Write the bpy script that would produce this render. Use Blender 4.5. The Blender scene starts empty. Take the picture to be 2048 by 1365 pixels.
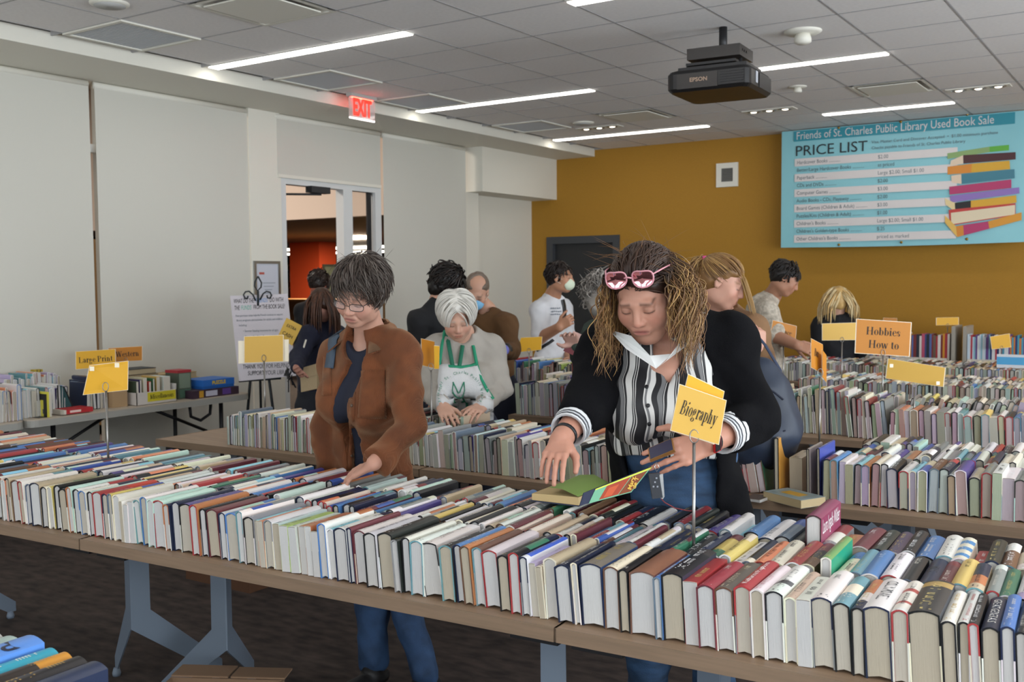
# A used-book sale in a public library meeting room.
import bpy, math, random
import numpy as np
V = lambda *a: np.array(a, float)
sc = bpy.context.scene
COL = sc.collection
# ---------------------------------------------------------------- camera
CAM_R = V(0.83400, 0.55169, -0.00774); CAM_F = V(-0.55049, 0.83265, -0.06019)
CAM_R = CAM_R/np.linalg.norm(CAM_R)
CAM_U = np.cross(CAM_R, CAM_F); CAM_U /= np.linalg.norm(CAM_U); CAM_F = np.cross(CAM_U, CAM_R)
EYE = V(0, 0, 1.61); FPX = 2035.6
cam = bpy.data.cameras.new('camera'); cam_o = bpy.data.objects.new('camera', cam); COL.objects.link(cam_o)
from mathutils import Matrix, Vector
cam_o.matrix_world = Matrix([[CAM_R[i], CAM_U[i], -CAM_F[i], EYE[i]] for i in range(3)] + [[0, 0, 0, 1]])
cam.sensor_width = 36; cam.lens = FPX/2048*36; cam.clip_start = .05
cam.dof.use_dof = True; cam.dof.focus_distance = 3.0; cam.dof.aperture_fstop = 7.0
sc.camera = cam_o
def at(px, py, d):          # the world point seen at a pixel of the 2048x1365 photograph, d metres along the view axis
    return EYE + d*(CAM_F + (px-1024)/FPX*CAM_R - (py-682.5)/FPX*CAM_U)
def onz(px, py, z):
    q = CAM_F + (px-1024)/FPX*CAM_R - (py-682.5)/FPX*CAM_U
    return EYE + q*((z-EYE[2])/q[2])
def proj(p):
    q = np.asarray(p, float)-EYE; z = q@CAM_F
    return 1024+FPX*(q@CAM_R)/z, 682.5-FPX*(q@CAM_U)/z, z
# ---------------------------------------------------------------- world, lights, exposure
w = bpy.data.worlds.new('sky'); sc.world = w; w.use_nodes = True
w.node_tree.nodes['Background'].inputs[0].default_value = (.62, .74, .9, 1)
w.node_tree.nodes['Background'].inputs[1].default_value = .5
sc.view_settings.view_transform = 'Standard'; sc.view_settings.look = 'None'
sc.view_settings.exposure = 0.02; sc.view_settings.gamma = 1.0; sc.view_settings.use_curve_mapping = False
def area(name, loc, rot, sx, sy, power, col):
    l = bpy.data.lights.new(name, 'AREA'); l.shape = 'RECTANGLE'; l.size = sx; l.size_y = sy; l.energy = power; l.color = col
    o = bpy.data.objects.new(name, l); COL.objects.link(o); o.location = loc; o.rotation_euler = rot; return o
DAY = (.86, .93, 1.0)
# daylight coming in at the windows in the wall behind the camera and in the right-hand wall
for i, x in enumerate((-4.6, -1.6, 1.4)):
    area('window_daylight', (x, -2.93, 1.75), (math.radians(112), 0, 0), 2.5, 1.9, 62, DAY)
for i, y in enumerate((0.2, 3.6, 7.0)):
    area('window_daylight', (4.03, y, 1.75), (math.radians(118), 0, math.radians(90)), 2.6, 1.9, 185, DAY)
# ---------------------------------------------------------------- helpers
def lin(c):
    if isinstance(c, str):
        c = c.lstrip('#'); c = [int(c[i:i+2], 16)/255 for i in (0, 2, 4)]
        return tuple(v/12.92 if v <= .04045 else ((v+.055)/1.055)**2.4 for v in c)
    return tuple(c)
MATS = {}
def mat(name, c=(.5, .5, .5), rough=.6, metal=0., spec=.5, emit=None, es=0., alpha=1., trans=0., attr=False, noise=None, bump=None, coat=0.):
    if name in MATS: return MATS[name]
    m = bpy.data.materials.new(name); m.use_nodes = True; MATS[name] = m
    nt = m.node_tree; b = nt.nodes['Principled BSDF']; c = lin(c)
    b.inputs['Base Color'].default_value = (*c, 1); b.inputs['Roughness'].default_value = rough
    b.inputs['Metallic'].default_value = metal; b.inputs['Specular IOR Level'].default_value = spec
    b.inputs['Alpha'].default_value = alpha; b.inputs['Transmission Weight'].default_value = trans
    b.inputs['Coat Weight'].default_value = coat
    if emit is not None:
        b.inputs['Emission Color'].default_value = (*lin(emit), 1); b.inputs['Emission Strength'].default_value = es
    src = None
    if attr:
        a = nt.nodes.new('ShaderNodeAttribute'); a.attribute_name = 'col'; src = a.outputs['Color']
        nt.links.new(src, b.inputs['Base Color'])
    if noise:   # (scale, strength, stretch xyz)
        tc = nt.nodes.new('ShaderNodeTexCoord'); mp = nt.nodes.new('ShaderNodeMapping'); mp.inputs['Scale'].default_value = noise[2] if len(noise) > 2 else (1, 1, 1)
        n = nt.nodes.new('ShaderNodeTexNoise'); n.inputs['Scale'].default_value = noise[0]; n.inputs['Detail'].default_value = 4
        nt.links.new(tc.outputs['Object'], mp.inputs[0]); nt.links.new(mp.outputs[0], n.inputs['Vector'])
        r = nt.nodes.new('ShaderNodeMapRange'); r.inputs[1].default_value = .3; r.inputs[2].default_value = .7
        r.inputs[3].default_value = 1-noise[1]; r.inputs[4].default_value = 1+noise[1]
        nt.links.new(n.outputs['Fac'], r.inputs[0])
        mx = nt.nodes.new('ShaderNodeMix'); mx.data_type = 'RGBA'; mx.blend_type = 'MULTIPLY'; mx.inputs[0].default_value = 1
        if src is not None: nt.links.new(src, mx.inputs[6])
        else: mx.inputs[6].default_value = (*c, 1)
        nt.links.new(r.outputs[0], mx.inputs[7]); nt.links.new(mx.outputs[2], b.inputs['Base Color'])
    if bump:    # (scale, strength, stretch)
        tc = nt.nodes.new('ShaderNodeTexCoord'); mp = nt.nodes.new('ShaderNodeMapping'); mp.inputs['Scale'].default_value = bump[2] if len(bump) > 2 else (1, 1, 1)
        n = nt.nodes.new('ShaderNodeTexNoise'); n.inputs['Scale'].default_value = bump[0]; n.inputs['Detail'].default_value = 3
        nt.links.new(tc.outputs['Object'], mp.inputs[0]); nt.links.new(mp.outputs[0], n.inputs['Vector'])
        bp = nt.nodes.new('ShaderNodeBump'); bp.inputs['Strength'].default_value = bump[1]; bp.inputs['Distance'].default_value = .01
        nt.links.new(n.outputs['Fac'], bp.inputs['Height']); nt.links.new(bp.outputs[0], b.inputs['Normal'])
    return m
def unit(v):
    v = np.asarray(v, float); return v/np.linalg.norm(v)
class MB:
    """collects polygons (world coordinates) for ONE mesh object"""
    def __init__(s): s.v = []; s.f = []; s.m = []; s.c = []; s.smooth = []
    def add(s, vs, fs, m=0, c=None, smooth=False):
        o = len(s.v); s.v += [tuple(p) for p in vs]
        for f in fs: s.f.append([i+o for i in f]); s.m.append(m); s.c.append(c); s.smooth.append(smooth)
    def box(s, lo, hi, m=0, c=None):
        (a, b, d), (e, f, g) = lo, hi
        s.add([(a, b, d), (e, b, d), (e, f, d), (a, f, d), (a, b, g), (e, b, g), (e, f, g), (a, f, g)],
              [(0, 3, 2, 1), (4, 5, 6, 7), (0, 1, 5, 4), (1, 2, 6, 5), (2, 3, 7, 6), (3, 0, 4, 7)], m, c)
    def obox(s, cen, ax, ay, az, hx, hy, hz, m=0, c=None):   # oriented box
        ax, ay, az = unit(ax)*hx, unit(ay)*hy, unit(az)*hz
        vs = [np.asarray(cen)+i*ax+j*ay+k*az for k in (-1, 1) for i, j in ((-1, -1), (1, -1), (1, 1), (-1, 1))]
        s.add(vs, [(0, 3, 2, 1), (4, 5, 6, 7), (0, 1, 5, 4), (1, 2, 6, 5), (2, 3, 7, 6), (3, 0, 4, 7)], m, c)
    def prism(s, poly, d, m=0, c=None):                       # polygon (3-D points) pushed along d
        n = len(poly); d = np.asarray(d, float); vs = [np.asarray(p, float) for p in poly]
        vs = vs+[p+d for p in vs]
        s.add(vs, [list(range(n))[::-1], list(range(n, 2*n))]+[(i, (i+1) % n, n+(i+1) % n, n+i) for i in range(n)], m, c)
    def quad(s, a, b, c_, d, m=0, c=None): s.add([a, b, c_, d], [(0, 1, 2, 3)], m, c)
    def tube(s, pts, r, n=8, m=0, c=None, cap=True, flat=None):
        pts = [np.asarray(p, float) for p in pts]; k = len(pts); rs = r if hasattr(r, '__len__') else [r]*k
        vs = []; up = None
        for i, p in enumerate(pts):
            t = unit(pts[min(i+1, k-1)]-pts[max(i-1, 0)])
            if up is None: up = V(0, 0, 1) if abs(t[2]) < .9 else V(1, 0, 0)
            x = unit(np.cross(t, up)); y = np.cross(x, t); up = y
            for j in range(n):
                a = 2*math.pi*j/n; vs.append(p+rs[i]*(math.cos(a)*x+math.sin(a)*y*(flat or 1)))
        fs = [(i*n+j, i*n+(j+1) % n, (i+1)*n+(j+1) % n, (i+1)*n+j) for i in range(k-1) for j in range(n)]
        if cap: fs += [list(range(n))[::-1], list(range((k-1)*n, k*n))]
        s.add(vs, fs, m, c, True)
    def lathe(s, cen, prof, n=20, m=0, c=None):               # profile [(r, z)] about a vertical axis
        vs = [(cen[0]+r*math.cos(2*math.pi*j/n), cen[1]+r*math.sin(2*math.pi*j/n), cen[2]+z) for r, z in prof for j in range(n)]
        fs = [(i*n+j, i*n+(j+1) % n, (i+1)*n+(j+1) % n, (i+1)*n+j) for i in range(len(prof)-1) for j in range(n)]
        fs += [list(range(n))[::-1], list(range((len(prof)-1)*n, len(prof)*n))]
        s.add(vs, fs, m, c, True)
    def mesh(s, name, mats, off=(0, 0, 0)):
        me = bpy.data.meshes.new(name)
        v = np.array(s.v, float)-np.asarray(off, float)
        me.from_pydata(v.tolist(), [], s.f)
        for m in (mats if isinstance(mats, (list, tuple)) else [mats]): me.materials.append(m)
        me.polygons.foreach_set('material_index', s.m); me.polygons.foreach_set('use_smooth', s.smooth)
        if any(c is not None for c in s.c):
            a = me.color_attributes.new('col', 'FLOAT_COLOR', 'CORNER')
            cc = np.array([(*(c or (.5, .5, .5)), 1.) for c in s.c]); rep = [len(f) for f in s.f]
            a.data.foreach_set('color', np.repeat(cc, rep, axis=0).ravel())
        me.update(); return me
def wloc(o):
    p = V(0, 0, 0)
    while o is not None: p = p+np.array(o.location); o = o.parent
    return p
def link(name, me, parent=None, loc=(0, 0, 0)):
    o = bpy.data.objects.new(name, me); COL.objects.link(o); o.location = loc
    if parent is not None: o.parent = parent
    return o
def build(mb, name, mats, parent=None, origin=None):
    """mb is in world coordinates; parents carry translations only"""
    if parent is not None: return link(name, mb.mesh(name, mats, wloc(parent)), parent)
    if origin is None:
        v = np.array(s_v) if (s_v := mb.v) else np.zeros((1, 3)); origin = (*((v.min(0)+v.max(0))/2)[:2], v[:, 2].min())
    return link(name, mb.mesh(name, mats, origin), None, origin)
def tag(o, label=None, cat=None, group=None, kind=None):
    if label: o['label'] = label
    if cat: o['category'] = cat
    if group: o['group'] = group
    if kind: o['kind'] = kind
    return o
def thing(name, label, cat, loc, group=None):
    o = bpy.data.objects.new(name, None); COL.objects.link(o); o.location = tuple(loc); o.empty_display_size = .1
    return tag(o, label, cat, group)
def struct(mb, name, mats, parent=None):
    o = build(mb, name, mats, parent)
    if parent is None: o['kind'] = 'structure'
    return o
# a small bold serif alphabet for the subject signs: (kind, numbers) pieces on a unit grid, baseline 0, x-height .46, capitals .68
SERIF = {
 'B': (.62, ['v .13 0 .68', 'o .27 .52 .21 .16 -90 90', 'o .29 .18 .26 .18 -90 90', 'h .02 .34 .655', 'h .02 .34 .0', 'h .13 .3 .345']), 'i': (.30, ['v .13 0 .46', 'h .02 .26 0', 'h .02 .15 .435', 'p .14 .62 .062']), 'o': (.48, ['o .24 .23 .21 .23 0 360']),
 'g': (.48, ['o .2 .3 .16 .16 0 360', 'o .2 -.08 .2 .1 0 360', 'd .1 .16 .1 .02 .05', 'd .32 .44 .44 .44 .06']), 'r': (.38, ['v .13 0 .46', 'h .02 .28 0', 'h .02 .15 .435', 'o .28 .33 .14 .13 60 170', 'p .32 .41 .05']), 'a': (.46, ['v .31 .04 .34', 'o .2 .33 .15 .13 0 150', 'o .2 .13 .16 .13 0 360', 'd .31 .04 .44 .02 .06', 'p .09 .36 .05']),
 'p': (.52, ['v .13 -.2 .46', 'o .26 .23 .21 .23 -150 150', 'h .02 .28 -.2', 'h .02 .15 .435']), 'h': (.54, ['v .13 0 .68', 'v .38 0 .32', 'o .25 .30 .17 .16 0 160', 'h .02 .25 0', 'h .28 .5 0', 'h .02 .15 .655']), 'y': (.48, ['d .1 .45 .26 .02 .12', 'd .4 .45 .2 -.16 .05', 'h .0 .2 .435', 'h .3 .48 .435', 'p .13 -.15 .05']),
 'H': (.76, ['v .14 0 .68', 'v .58 0 .68', 'h .14 .58 .33', 'h .02 .28 0', 'h .46 .72 0', 'h .02 .28 .655', 'h .46 .72 .655']), 'b': (.52, ['v .13 .02 .68', 'o .26 .23 .21 .23 -150 150', 'h .02 .15 .655']), 'e': (.44, ['o .23 .23 .20 .23 20 320', 'h .08 .4 .25', 'd .40 .25 .40 .3 .05']), 's': (.38, ['o .19 .34 .14 .12 60 270', 'o .19 .115 .14 .12 -120 90', 'd .31 .3 .31 .42 .04', 'd .05 .04 .05 .16 .04']),
 'w': (.70, ['d .08 .45 .22 .01 .11', 'd .36 .45 .22 .01 .045', 'd .34 .45 .48 .01 .11', 'd .62 .45 .48 .01 .045', 'h 0 .18 .435', 'h .54 .7 .435']), 't': (.34, ['v .15 .05 .58', 'h .03 .3 .435', 'o .25 .08 .11 .08 180 300']), 'L': (.60, ['v .14 0 .68', 'h .02 .52 0', 'h .02 .28 .655', 'd .52 .0 .54 .2 .05']), 'P': (.60, ['v .14 0 .68', 'o .28 .5 .25 .18 -90 90', 'h .02 .3 .655', 'h .02 .28 0', 'h .14 .3 .31']),
 'n': (.54, ['v .13 0 .46', 'v .38 0 .32', 'o .25 .30 .17 .16 0 160', 'h .02 .25 0', 'h .28 .5 0', 'h .02 .15 .435']), 'W': (.94, ['d .12 .66 .3 .01 .14', 'd .48 .66 .3 .01 .05', 'd .46 .66 .64 .01 .14', 'd .82 .66 .64 .01 .05', 'h .0 .24 .655', 'h .36 .56 .655', 'h .70 .94 .655']), 'c': (.42, ['o .23 .23 .20 .23 40 320', 'p .36 .35 .055']), 'S': (.5, ['o .25 .5 .19 .17 50 270', 'o .25 .175 .19 .17 -130 90', 'd .42 .46 .42 .64 .05', 'd .07 .05 .07 .22 .05']),
 'M': (.88, ['v .14 0 .68', 'v .72 0 .68', 'd .12 .66 .42 .05 .12', 'd .70 .66 .42 .05 .05', 'h .0 .26 0', 'h .58 .86 0']), 'l': (.28, ['v .13 0 .68', 'h .02 .26 0', 'h .02 .15 .655']), 'u': (.54, ['v .13 .12 .46', 'v .39 0 .46', 'o .26 .15 .17 .15 180 340', 'h .02 .15 .435', 'h .28 .41 .435', 'h .39 .52 0']), ' ': (.26, [])}
def serif_mesh(body):
    vs, fs, x0 = [], [], 0.
    def poly(p): fs.append(list(range(len(vs), len(vs)+len(p)))); vs.extend(p)
    for ch in body:
        adv, parts = SERIF.get(ch, SERIF[' '])
        for s_ in parts:
            k, *n = s_.split(); n = [float(q) for q in n]
            if k == 'v': poly([(x0+n[0]-.062, n[1]), (x0+n[0]+.062, n[1]), (x0+n[0]+.062, n[2]), (x0+n[0]-.062, n[2])])
            elif k == 'h': poly([(x0+n[0], n[2]), (x0+n[1], n[2]), (x0+n[1], n[2]+.028), (x0+n[0], n[2]+.028)])
            elif k == 'd': hw = n[4]/2; poly([(x0+n[0]-hw, n[1]), (x0+n[2]-hw, n[3]), (x0+n[2]+hw, n[3]), (x0+n[0]+hw, n[1])])
            elif k == 'p': poly([(x0+n[0]+n[2]*math.cos(a), n[1]+n[2]*math.sin(a)) for a in np.linspace(0, 2*math.pi, 12)[:-1]])
            else:
                A = np.radians(np.linspace(n[4], n[5], 17)); P = []
                for a in A: th = .022+.10*abs(math.cos(a))**1.5; c, s2 = math.cos(a), math.sin(a); P.append(((x0+n[0]+n[2]*c, n[1]+n[3]*s2), (x0+n[0]+max(0, n[2]-th)*c, n[1]+max(0, n[3]-.03)*s2)))
                for (a1, b1), (a2, b2) in zip(P, P[1:]): poly([b1, a1, a2, b2])
        x0 += adv
    v = np.array([(x, y, 0.) for x, y in vs]); v[:, 0] -= x0/2; v[:, 1] -= .3
    # strokes that overlap lie a hair apart
    out = [] ; z = 0.
    for i, f in enumerate(fs):
        for j in f: v[j, 2] = (i % 7)*2e-5
    return v, fs
FONT_CACHE = {}
def text_mesh(body, size, squeeze=1., bold=0., align='CENTER', thick=0.):
    key = (body, size, squeeze, bold, align, thick)
    if key in FONT_CACHE: return FONT_CACHE[key]
    cu = bpy.data.curves.new('t', 'FONT'); cu.body = body; cu.size = size; cu.align_x = align; cu.align_y = 'CENTER'; cu.offset = bold
    cu.resolution_u = 3; cu.extrude = thick; cu.space_line = 1.0
    o = bpy.data.objects.new('t', cu); COL.objects.link(o)
    dg = bpy.context.evaluated_depsgraph_get(); dg.update()
    me = bpy.data.meshes.new_from_object(o.evaluated_get(dg))
    v = np.empty(len(me.vertices)*3, np.float32); me.vertices.foreach_get('co', v); v = v.reshape(-1, 3).astype(float); v[:, 0] *= squeeze
    fs = [list(p.vertices) for p in me.polygons]
    bpy.data.objects.remove(o); bpy.data.curves.remove(cu); bpy.data.meshes.remove(me)
    FONT_CACHE[key] = (v, fs); return v, fs
def write(mb, body, cen, right, up, size, squeeze=1., bold=0., align='CENTER', m=0, c=None, fit=None, lift=.001):
    """flat lettering laid on a surface: cen is its centre, right/up its directions"""
    if bold == 'serif': v, fs = serif_mesh(body); v = v*V(size*squeeze, size, 1)
    else: v, fs = text_mesh(body, size, squeeze, bold, align)
    if fit and len(v):
        w_ = v[:, 0].max()-v[:, 0].min(); v = v.copy(); v[:, 0] *= fit/w_
    right, up = unit(right), unit(up); n = np.cross(right, up)
    mb.add([np.asarray(cen)+right*p[0]+up*p[1]+n*(lift+p[2]) for p in v], fs, m, c)
# ---------------------------------------------------------------- the room
ZC = 3.21; XW = -6.88; YB = 11.19; XR = 4.1; YF = -3.0; ZS = 3.125; XS = -6.16
M_ceil = mat('ceiling_tile', '#e9e6e4', .9, noise=(40, .03)); M_grid = mat('ceiling_grid', '#a8a6a6', .6)
M_white = mat('white_paint', '#e2dfd3', .7); M_shade = mat('roller_shade_fabric', '#cfcdc3', .75, bump=(300, .05))
M_must = mat('mustard_wallcovering', '#a87a22', .75, noise=(60, .06, (1, 1, 6)), bump=(220, .12, (1, 1, .3)))
M_black = mat('black_plastic', '#17171a', .45); M_dark = mat('charcoal_paint', '#2a2b2d', .5)
M_metal = mat('brushed_metal', '#a9a9a8', .3, metal=1.); M_alu = mat('white_metal', '#d8dad9', .4)
M_led = mat('led_diffuser', '#ffffff', .5, emit=(1., .96, .90), es=11.5)
M_floor = mat('dark_carpet', '#3c312c', .95, noise=(9, .55, (1, 2.2, 1)), bump=(500, .3))
M_pink = mat('corridor_wall', '#d8c6b8', .8); M_brown = mat('corridor_ceiling', '#5f4832', .8)
M_orange = mat('orange_column', '#c0451c', .7)
mb = MB(); mb.box((-32, YF-.1, -.1), (XR+.1, 34, 0)); struct(mb, 'floor', M_floor)
# ceiling: slab, exposed grid, and each visible tile
P = .604; X0 = -3.02; Y0 = 5.146
mb = MB(); mb.box((XW-.2, YF-.1, ZC+.03), (XR+.1, YB+.1, ZC+.15))
ceil = struct(mb, 'ceiling', M_ceil)
mb = MB()
xs = [X0+P*i for i in range(-5, 12)]; ys = [Y0+P*i for i in range(-13, 11)]
for x in xs: mb.box((x-.006, YF, ZC-.003), (x+.006, YB, ZC+.03))
for y in ys: mb.box((XS, y-.006, ZC-.0032), (XR, y+.006, ZC+.03))
build(mb, 'ceiling_grid', M_grid, ceil)
holes = set()      # tile cells taken by fixtures (i, j)
FIX = {'diffuser': [(-3, -2), (-3, 6), (2, 6), (2, -2)], 'panel': [(-5, -2), (-5, 2-0), (-5, 3-0), (-5, 6)]}
cells = [(i, j) for i in range(-5, 7) for j in range(-6, 10)]
tile_me = None
for i, j in cells:
    x0, x1 = X0+P*i+.008, X0+P*(i+1)-.008; y0, y1 = Y0+P*j+.008, Y0+P*(j+1)-.008
    x0 = max(x0, XS); cx, cy = (x0+x1)/2, (y0+y1)/2
    if (i, j) in ((-3, -2), (-3, 6), (1, 6), (-5, -2), (-5, 1), (-5, 3), (-5, 6), (2, -3)): continue
    if tile_me is None:
        t = MB(); t.box((-P/2+.008, -P/2+.008, 0), (P/2-.008, P/2-.008, .02)); tile_me = t.mesh('ceiling_tile', M_ceil)
    o = link('ceiling_tile', tile_me, ceil); o.location = V(cx, cy, ZC-.001)-wloc(ceil)
mb = MB(); mb.box((XR-11, YF, ZC), (XR, Y0-6*P, ZC+.02)); mb.box((X0+7*P, Y0-6*P, ZC), (XR, YB, ZC+.02)); build(mb, 'ceiling_field', M_ceil, ceil)
# soffit along the left wall
mb = MB(); mb.box((XW-.15, YF, ZS), (XS, YB, ZC+.02)); struct(mb, 'trim_1', M_white)
# square box over the far corner, and the short wall below it
mb = MB(); mb.box((XW-.4, 9.55, 2.62), (-6.71, YB, ZS)); struct(mb, 'trim_2', M_white)
mb = MB(); mb.box((-7.25, 9.5, 0), (-7.09, YB, 2.62)); struct(mb, 'wall_left_far', M_white)
mb = MB(); mb.box((XW-.25, 9.44, 0), (-6.93, 9.78, 2.62)); struct(mb, 'trim_3', M_white)
# back wall with a door recess
DL, DR, DT = -6.855, -5.81, 2.15
mb = MB(); mb.box((-7.3, YB, 0), (DL, YB+.15, ZC+.1)); mb.box((DR, YB, 0), (XR+.1, YB+.15, ZC+.1)); mb.box((DL, YB, DT), (DR, YB+.15, ZC+.1))
struct(mb, 'wall_back', M_must)
mb = MB(); mb.box((DL+.09, YB+.05, 0), (DR-.09, YB+.09, DT-.09)); d = struct(mb, 'door_1', M_dark)
mb = MB(); mb.box((DL, YB-.02, 0), (DL+.09, YB+.1, DT)); mb.box((DR-.09, YB-.02, 0), (DR, YB+.1, DT)); mb.box((DL+.09, YB-.02, DT-.09), (DR-.09, YB+.1, DT)); build(mb, 'door_frame', mat('charcoal_frame', '#404246', .5), d)
mb = MB(); mb.box((DR-.2, YB-.01, .98), (DR-.12, YB+.05, 1.01)); build(mb, 'door_handle', M_metal, d)
mb = MB(); mb.box((XW-.2, YB-.012, 0), (XR, YB, .1)); struct(mb, 'baseboard_back', mat('black_vinyl_base', '#26262a', .6))
# left wall: mullions, columns, shades, door
LIB = mat('library_glass', (1, 1, 1), .03, trans=1., spec=.3)
mb = MB()
for y0, y1 in ((YF, 6.05),): mb.box((XW-.14, y0, 0), (XW-.06, y1, .08)); mb.box((XW-.14, y0, 2.6), (XW-.06, y1, 2.66))
for y in (-.6, 1.2, 3.0, 4.80): mb.box((XW-.14, y, 0), (XW-.06, y+.06, ZS))
struct(mb, 'wall_left', M_alu)
mb = MB(); mb.box((XW-.15, 6.23, 0), (XW+.012, 6.60, ZS)); struct(mb, 'trim_4', M_white)
sh = [(-.6, 1.17), (1.2, 2.97), (3.02, 4.685), (4.735, 6.225), (8.03, 9.46)]
for k, (a, b) in enumerate(sh):
    n = ('blank white roller shade nearest the camera along the left wall', 'white roller shade hanging at the left, out of frame', 'white roller shade at far left, left of the wall gap', 'white roller shade right of the wall gap, above the folding table', 'white roller shade right of the glass door, before the corner')[k]
    r = thing('roller_shade', n, 'shade', (XW, (a+b)/2, .02), 'roller shades on the glass wall')
    mb = MB(); mb.box((XW-.004, a, .06), (XW, b, ZS-.035)); build(mb, 'shade_fabric', M_shade, r)
    mb = MB(); mb.box((XW-.012, a, .02), (XW+.008, b, .06)); build(mb, 'hem_bar', M_white, r)
    mb = MB(); mb.tube([(XW-.02, a, ZS-.03), (XW-.02, b, ZS-.03)], .028, 10); build(mb, 'roller_tube', M_white, r)
r = thing('roller_shade', 'short white roller shade over the glass door', 'shade', (XW, 7.2, 2.56), 'roller shades on the glass wall')
mb = MB(); mb.box((XW+.01, 6.56, 2.58), (XW+.016, 7.97, ZS-.03)); build(mb, 'shade_fabric', M_shade, r)
mb = MB(); mb.box((XW+.002, 6.56, 2.55), (XW+.024, 7.97, 2.58)); build(mb, 'hem_bar', M_white, r)
mb = MB(); mb.tube([(XW+.0, 6.55, ZS-.03), (XW+.0, 7.97, ZS-.03)], .028, 10); build(mb, 'roller_tube', M_white, r)
# glass door and sidelight
mb = MB()
for y0, y1 in ((6.60, 6.67), (7.43, 7.56), (7.90, 7.99)): mb.box((XW-.10, y0, 0), (XW, y1, 2.56))
mb.box((XW-.10, 6.67, 2.50), (XW, 7.43, 2.56)); mb.box((XW-.10, 7.56, 2.50), (XW, 7.90, 2.56)); fr = struct(mb, 'door_2', M_alu)
mb = MB(); mb.box((XW-.05, 7.56, .05), (XW-.04, 7.90, 2.5)); build(mb, 'sidelight_pane', LIB, fr)
mb = MB(); mb.box((XW-.06, 7.82, .02), (XW-.03, 7.87, 2.5)); build(mb, 'door_edge_seal', M_black, fr)
mb = MB(); mb.box((XW-.03, 6.95, 2.44), (XW+.05, 7.2, 2.5)); mb.tube([(XW+.03, 7.1, 2.43), (XW-.35, 6.72, 2.43)], .012, 6); mb.tube([(XW-.35, 6.72, 2.43), (XW-.5, 6.68, 2.43)], .012, 6); build(mb, 'door_closer', M_dark, fr)
# right and front walls with windows (behind and beside the camera)
mb = MB()
for z0, z1 in ((0, .8), (2.7, ZC)): mb.box((XW-.2, YF-.1, z0), (XR+.1, YF, z1))
for x0, x1 in ((XW-.2, -5.85), (-3.35, -2.85), (-.35, .15), (2.65, XR+.1)): mb.box((x0, YF-.1, .8), (x1, YF, 2.7))
struct(mb, 'wall_front', M_white)
mb = MB()
for z0, z1 in ((0, .8), (2.7, ZC)): mb.box((XR, YF-.1, z0), (XR+.1, YB+.1, z1))
for y0, y1 in ((YF-.1, -1.1), (1.5, 2.3), (4.9, 5.7), (8.3, YB+.1)): mb.box((XR, y0, .8), (XR+.1, y1, 2.7))
struct(mb, 'wall_right', M_white)
# the library beyond the glass wall
LZ = 2.40
mb = MB(); mb.box((-32, 9.5, LZ), (-7.35, 34, LZ+.1)); o = struct(mb, 'ceiling_library', M_brown)
mb = MB(); mb.box((-32, 9.4, LZ), (-7.35, 9.5, 4.6)); struct(mb, 'trim_5', M_pink)
mb = MB(); mb.box((-32, -3, 4.5), (XW-.15, 9.4, 4.6)); struct(mb, 'trim_6', M_white)
mb = MB(); mb.box((XW-.2, -3, ZS+.1), (XW-.15, YB, 4.6)); struct(mb, 'trim_7', M_white)
mb = MB(); mb.box((-32.1, -3, 0), (-32, 34, 4.6)); struct(mb, 'wall_library', mat('library_wall', '#8c6a45', .8))
mb = MB(); mb.box((-32, 33.9, 0), (-7.3, 34, 4.6)); mb.box((-32, -3.1, 0), (-7, -3, 4.6)); struct(mb, 'wall_library_end', mat('library_wall', '#8c6a45', .8))
mb = MB(); mb.box((-7.35, YB+.15, 0), (-7.25, 34, LZ+.1)); struct(mb, 'wall_library_side', M_pink)
ray_ = lambda px: CAM_F+(px-1024)/FPX*CAM_R
cc_ = at(638, 500, 20.4); r1_, r2_ = ray_(583), ray_(675); cxl = r1_[0]*cc_[1]/r1_[1]; cyr = r2_[1]*cc_[0]/r2_[0]
mb = MB(); mb.box((cxl, cc_[1], 0), (cc_[0], cyr, LZ)); struct(mb, 'wall_column', M_orange)
M_lib = mat('library_lamp', '#ffffff', .5, emit=(1, .92, .78), es=5)
for k, (x, y, L) in enumerate(((-17.5, 17.6, 7.5), (-19.5, 20.5, 8.5), (-14.5, 24.0, 6.0))):
    mb = MB(); mb.box((x-L/2, y-.12, LZ-.05), (x+L/2, y+.12, LZ-.001)); o = build(mb, 'library_light', M_lib)
    tag(o, ('long glowing strip light just behind the orange column', 'long glowing strip light far behind the orange column', 'warm strip light seen through the sidelight of the glass door')[k], 'light', 'strip lights in the library')
area('library_fill_light', (-12.5, 13.8, LZ-.01), (0, 0, 0), 1.2, 1.2, 300, (1, .82, .62)); area('atrium_fill_light', (-10.5, 5.5, 4.48), (0, 0, 0), 2.5, 2.5, 420, (1, .9, .8))  # fill lights added to brighten the library and atrium, no fixtures there
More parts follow.
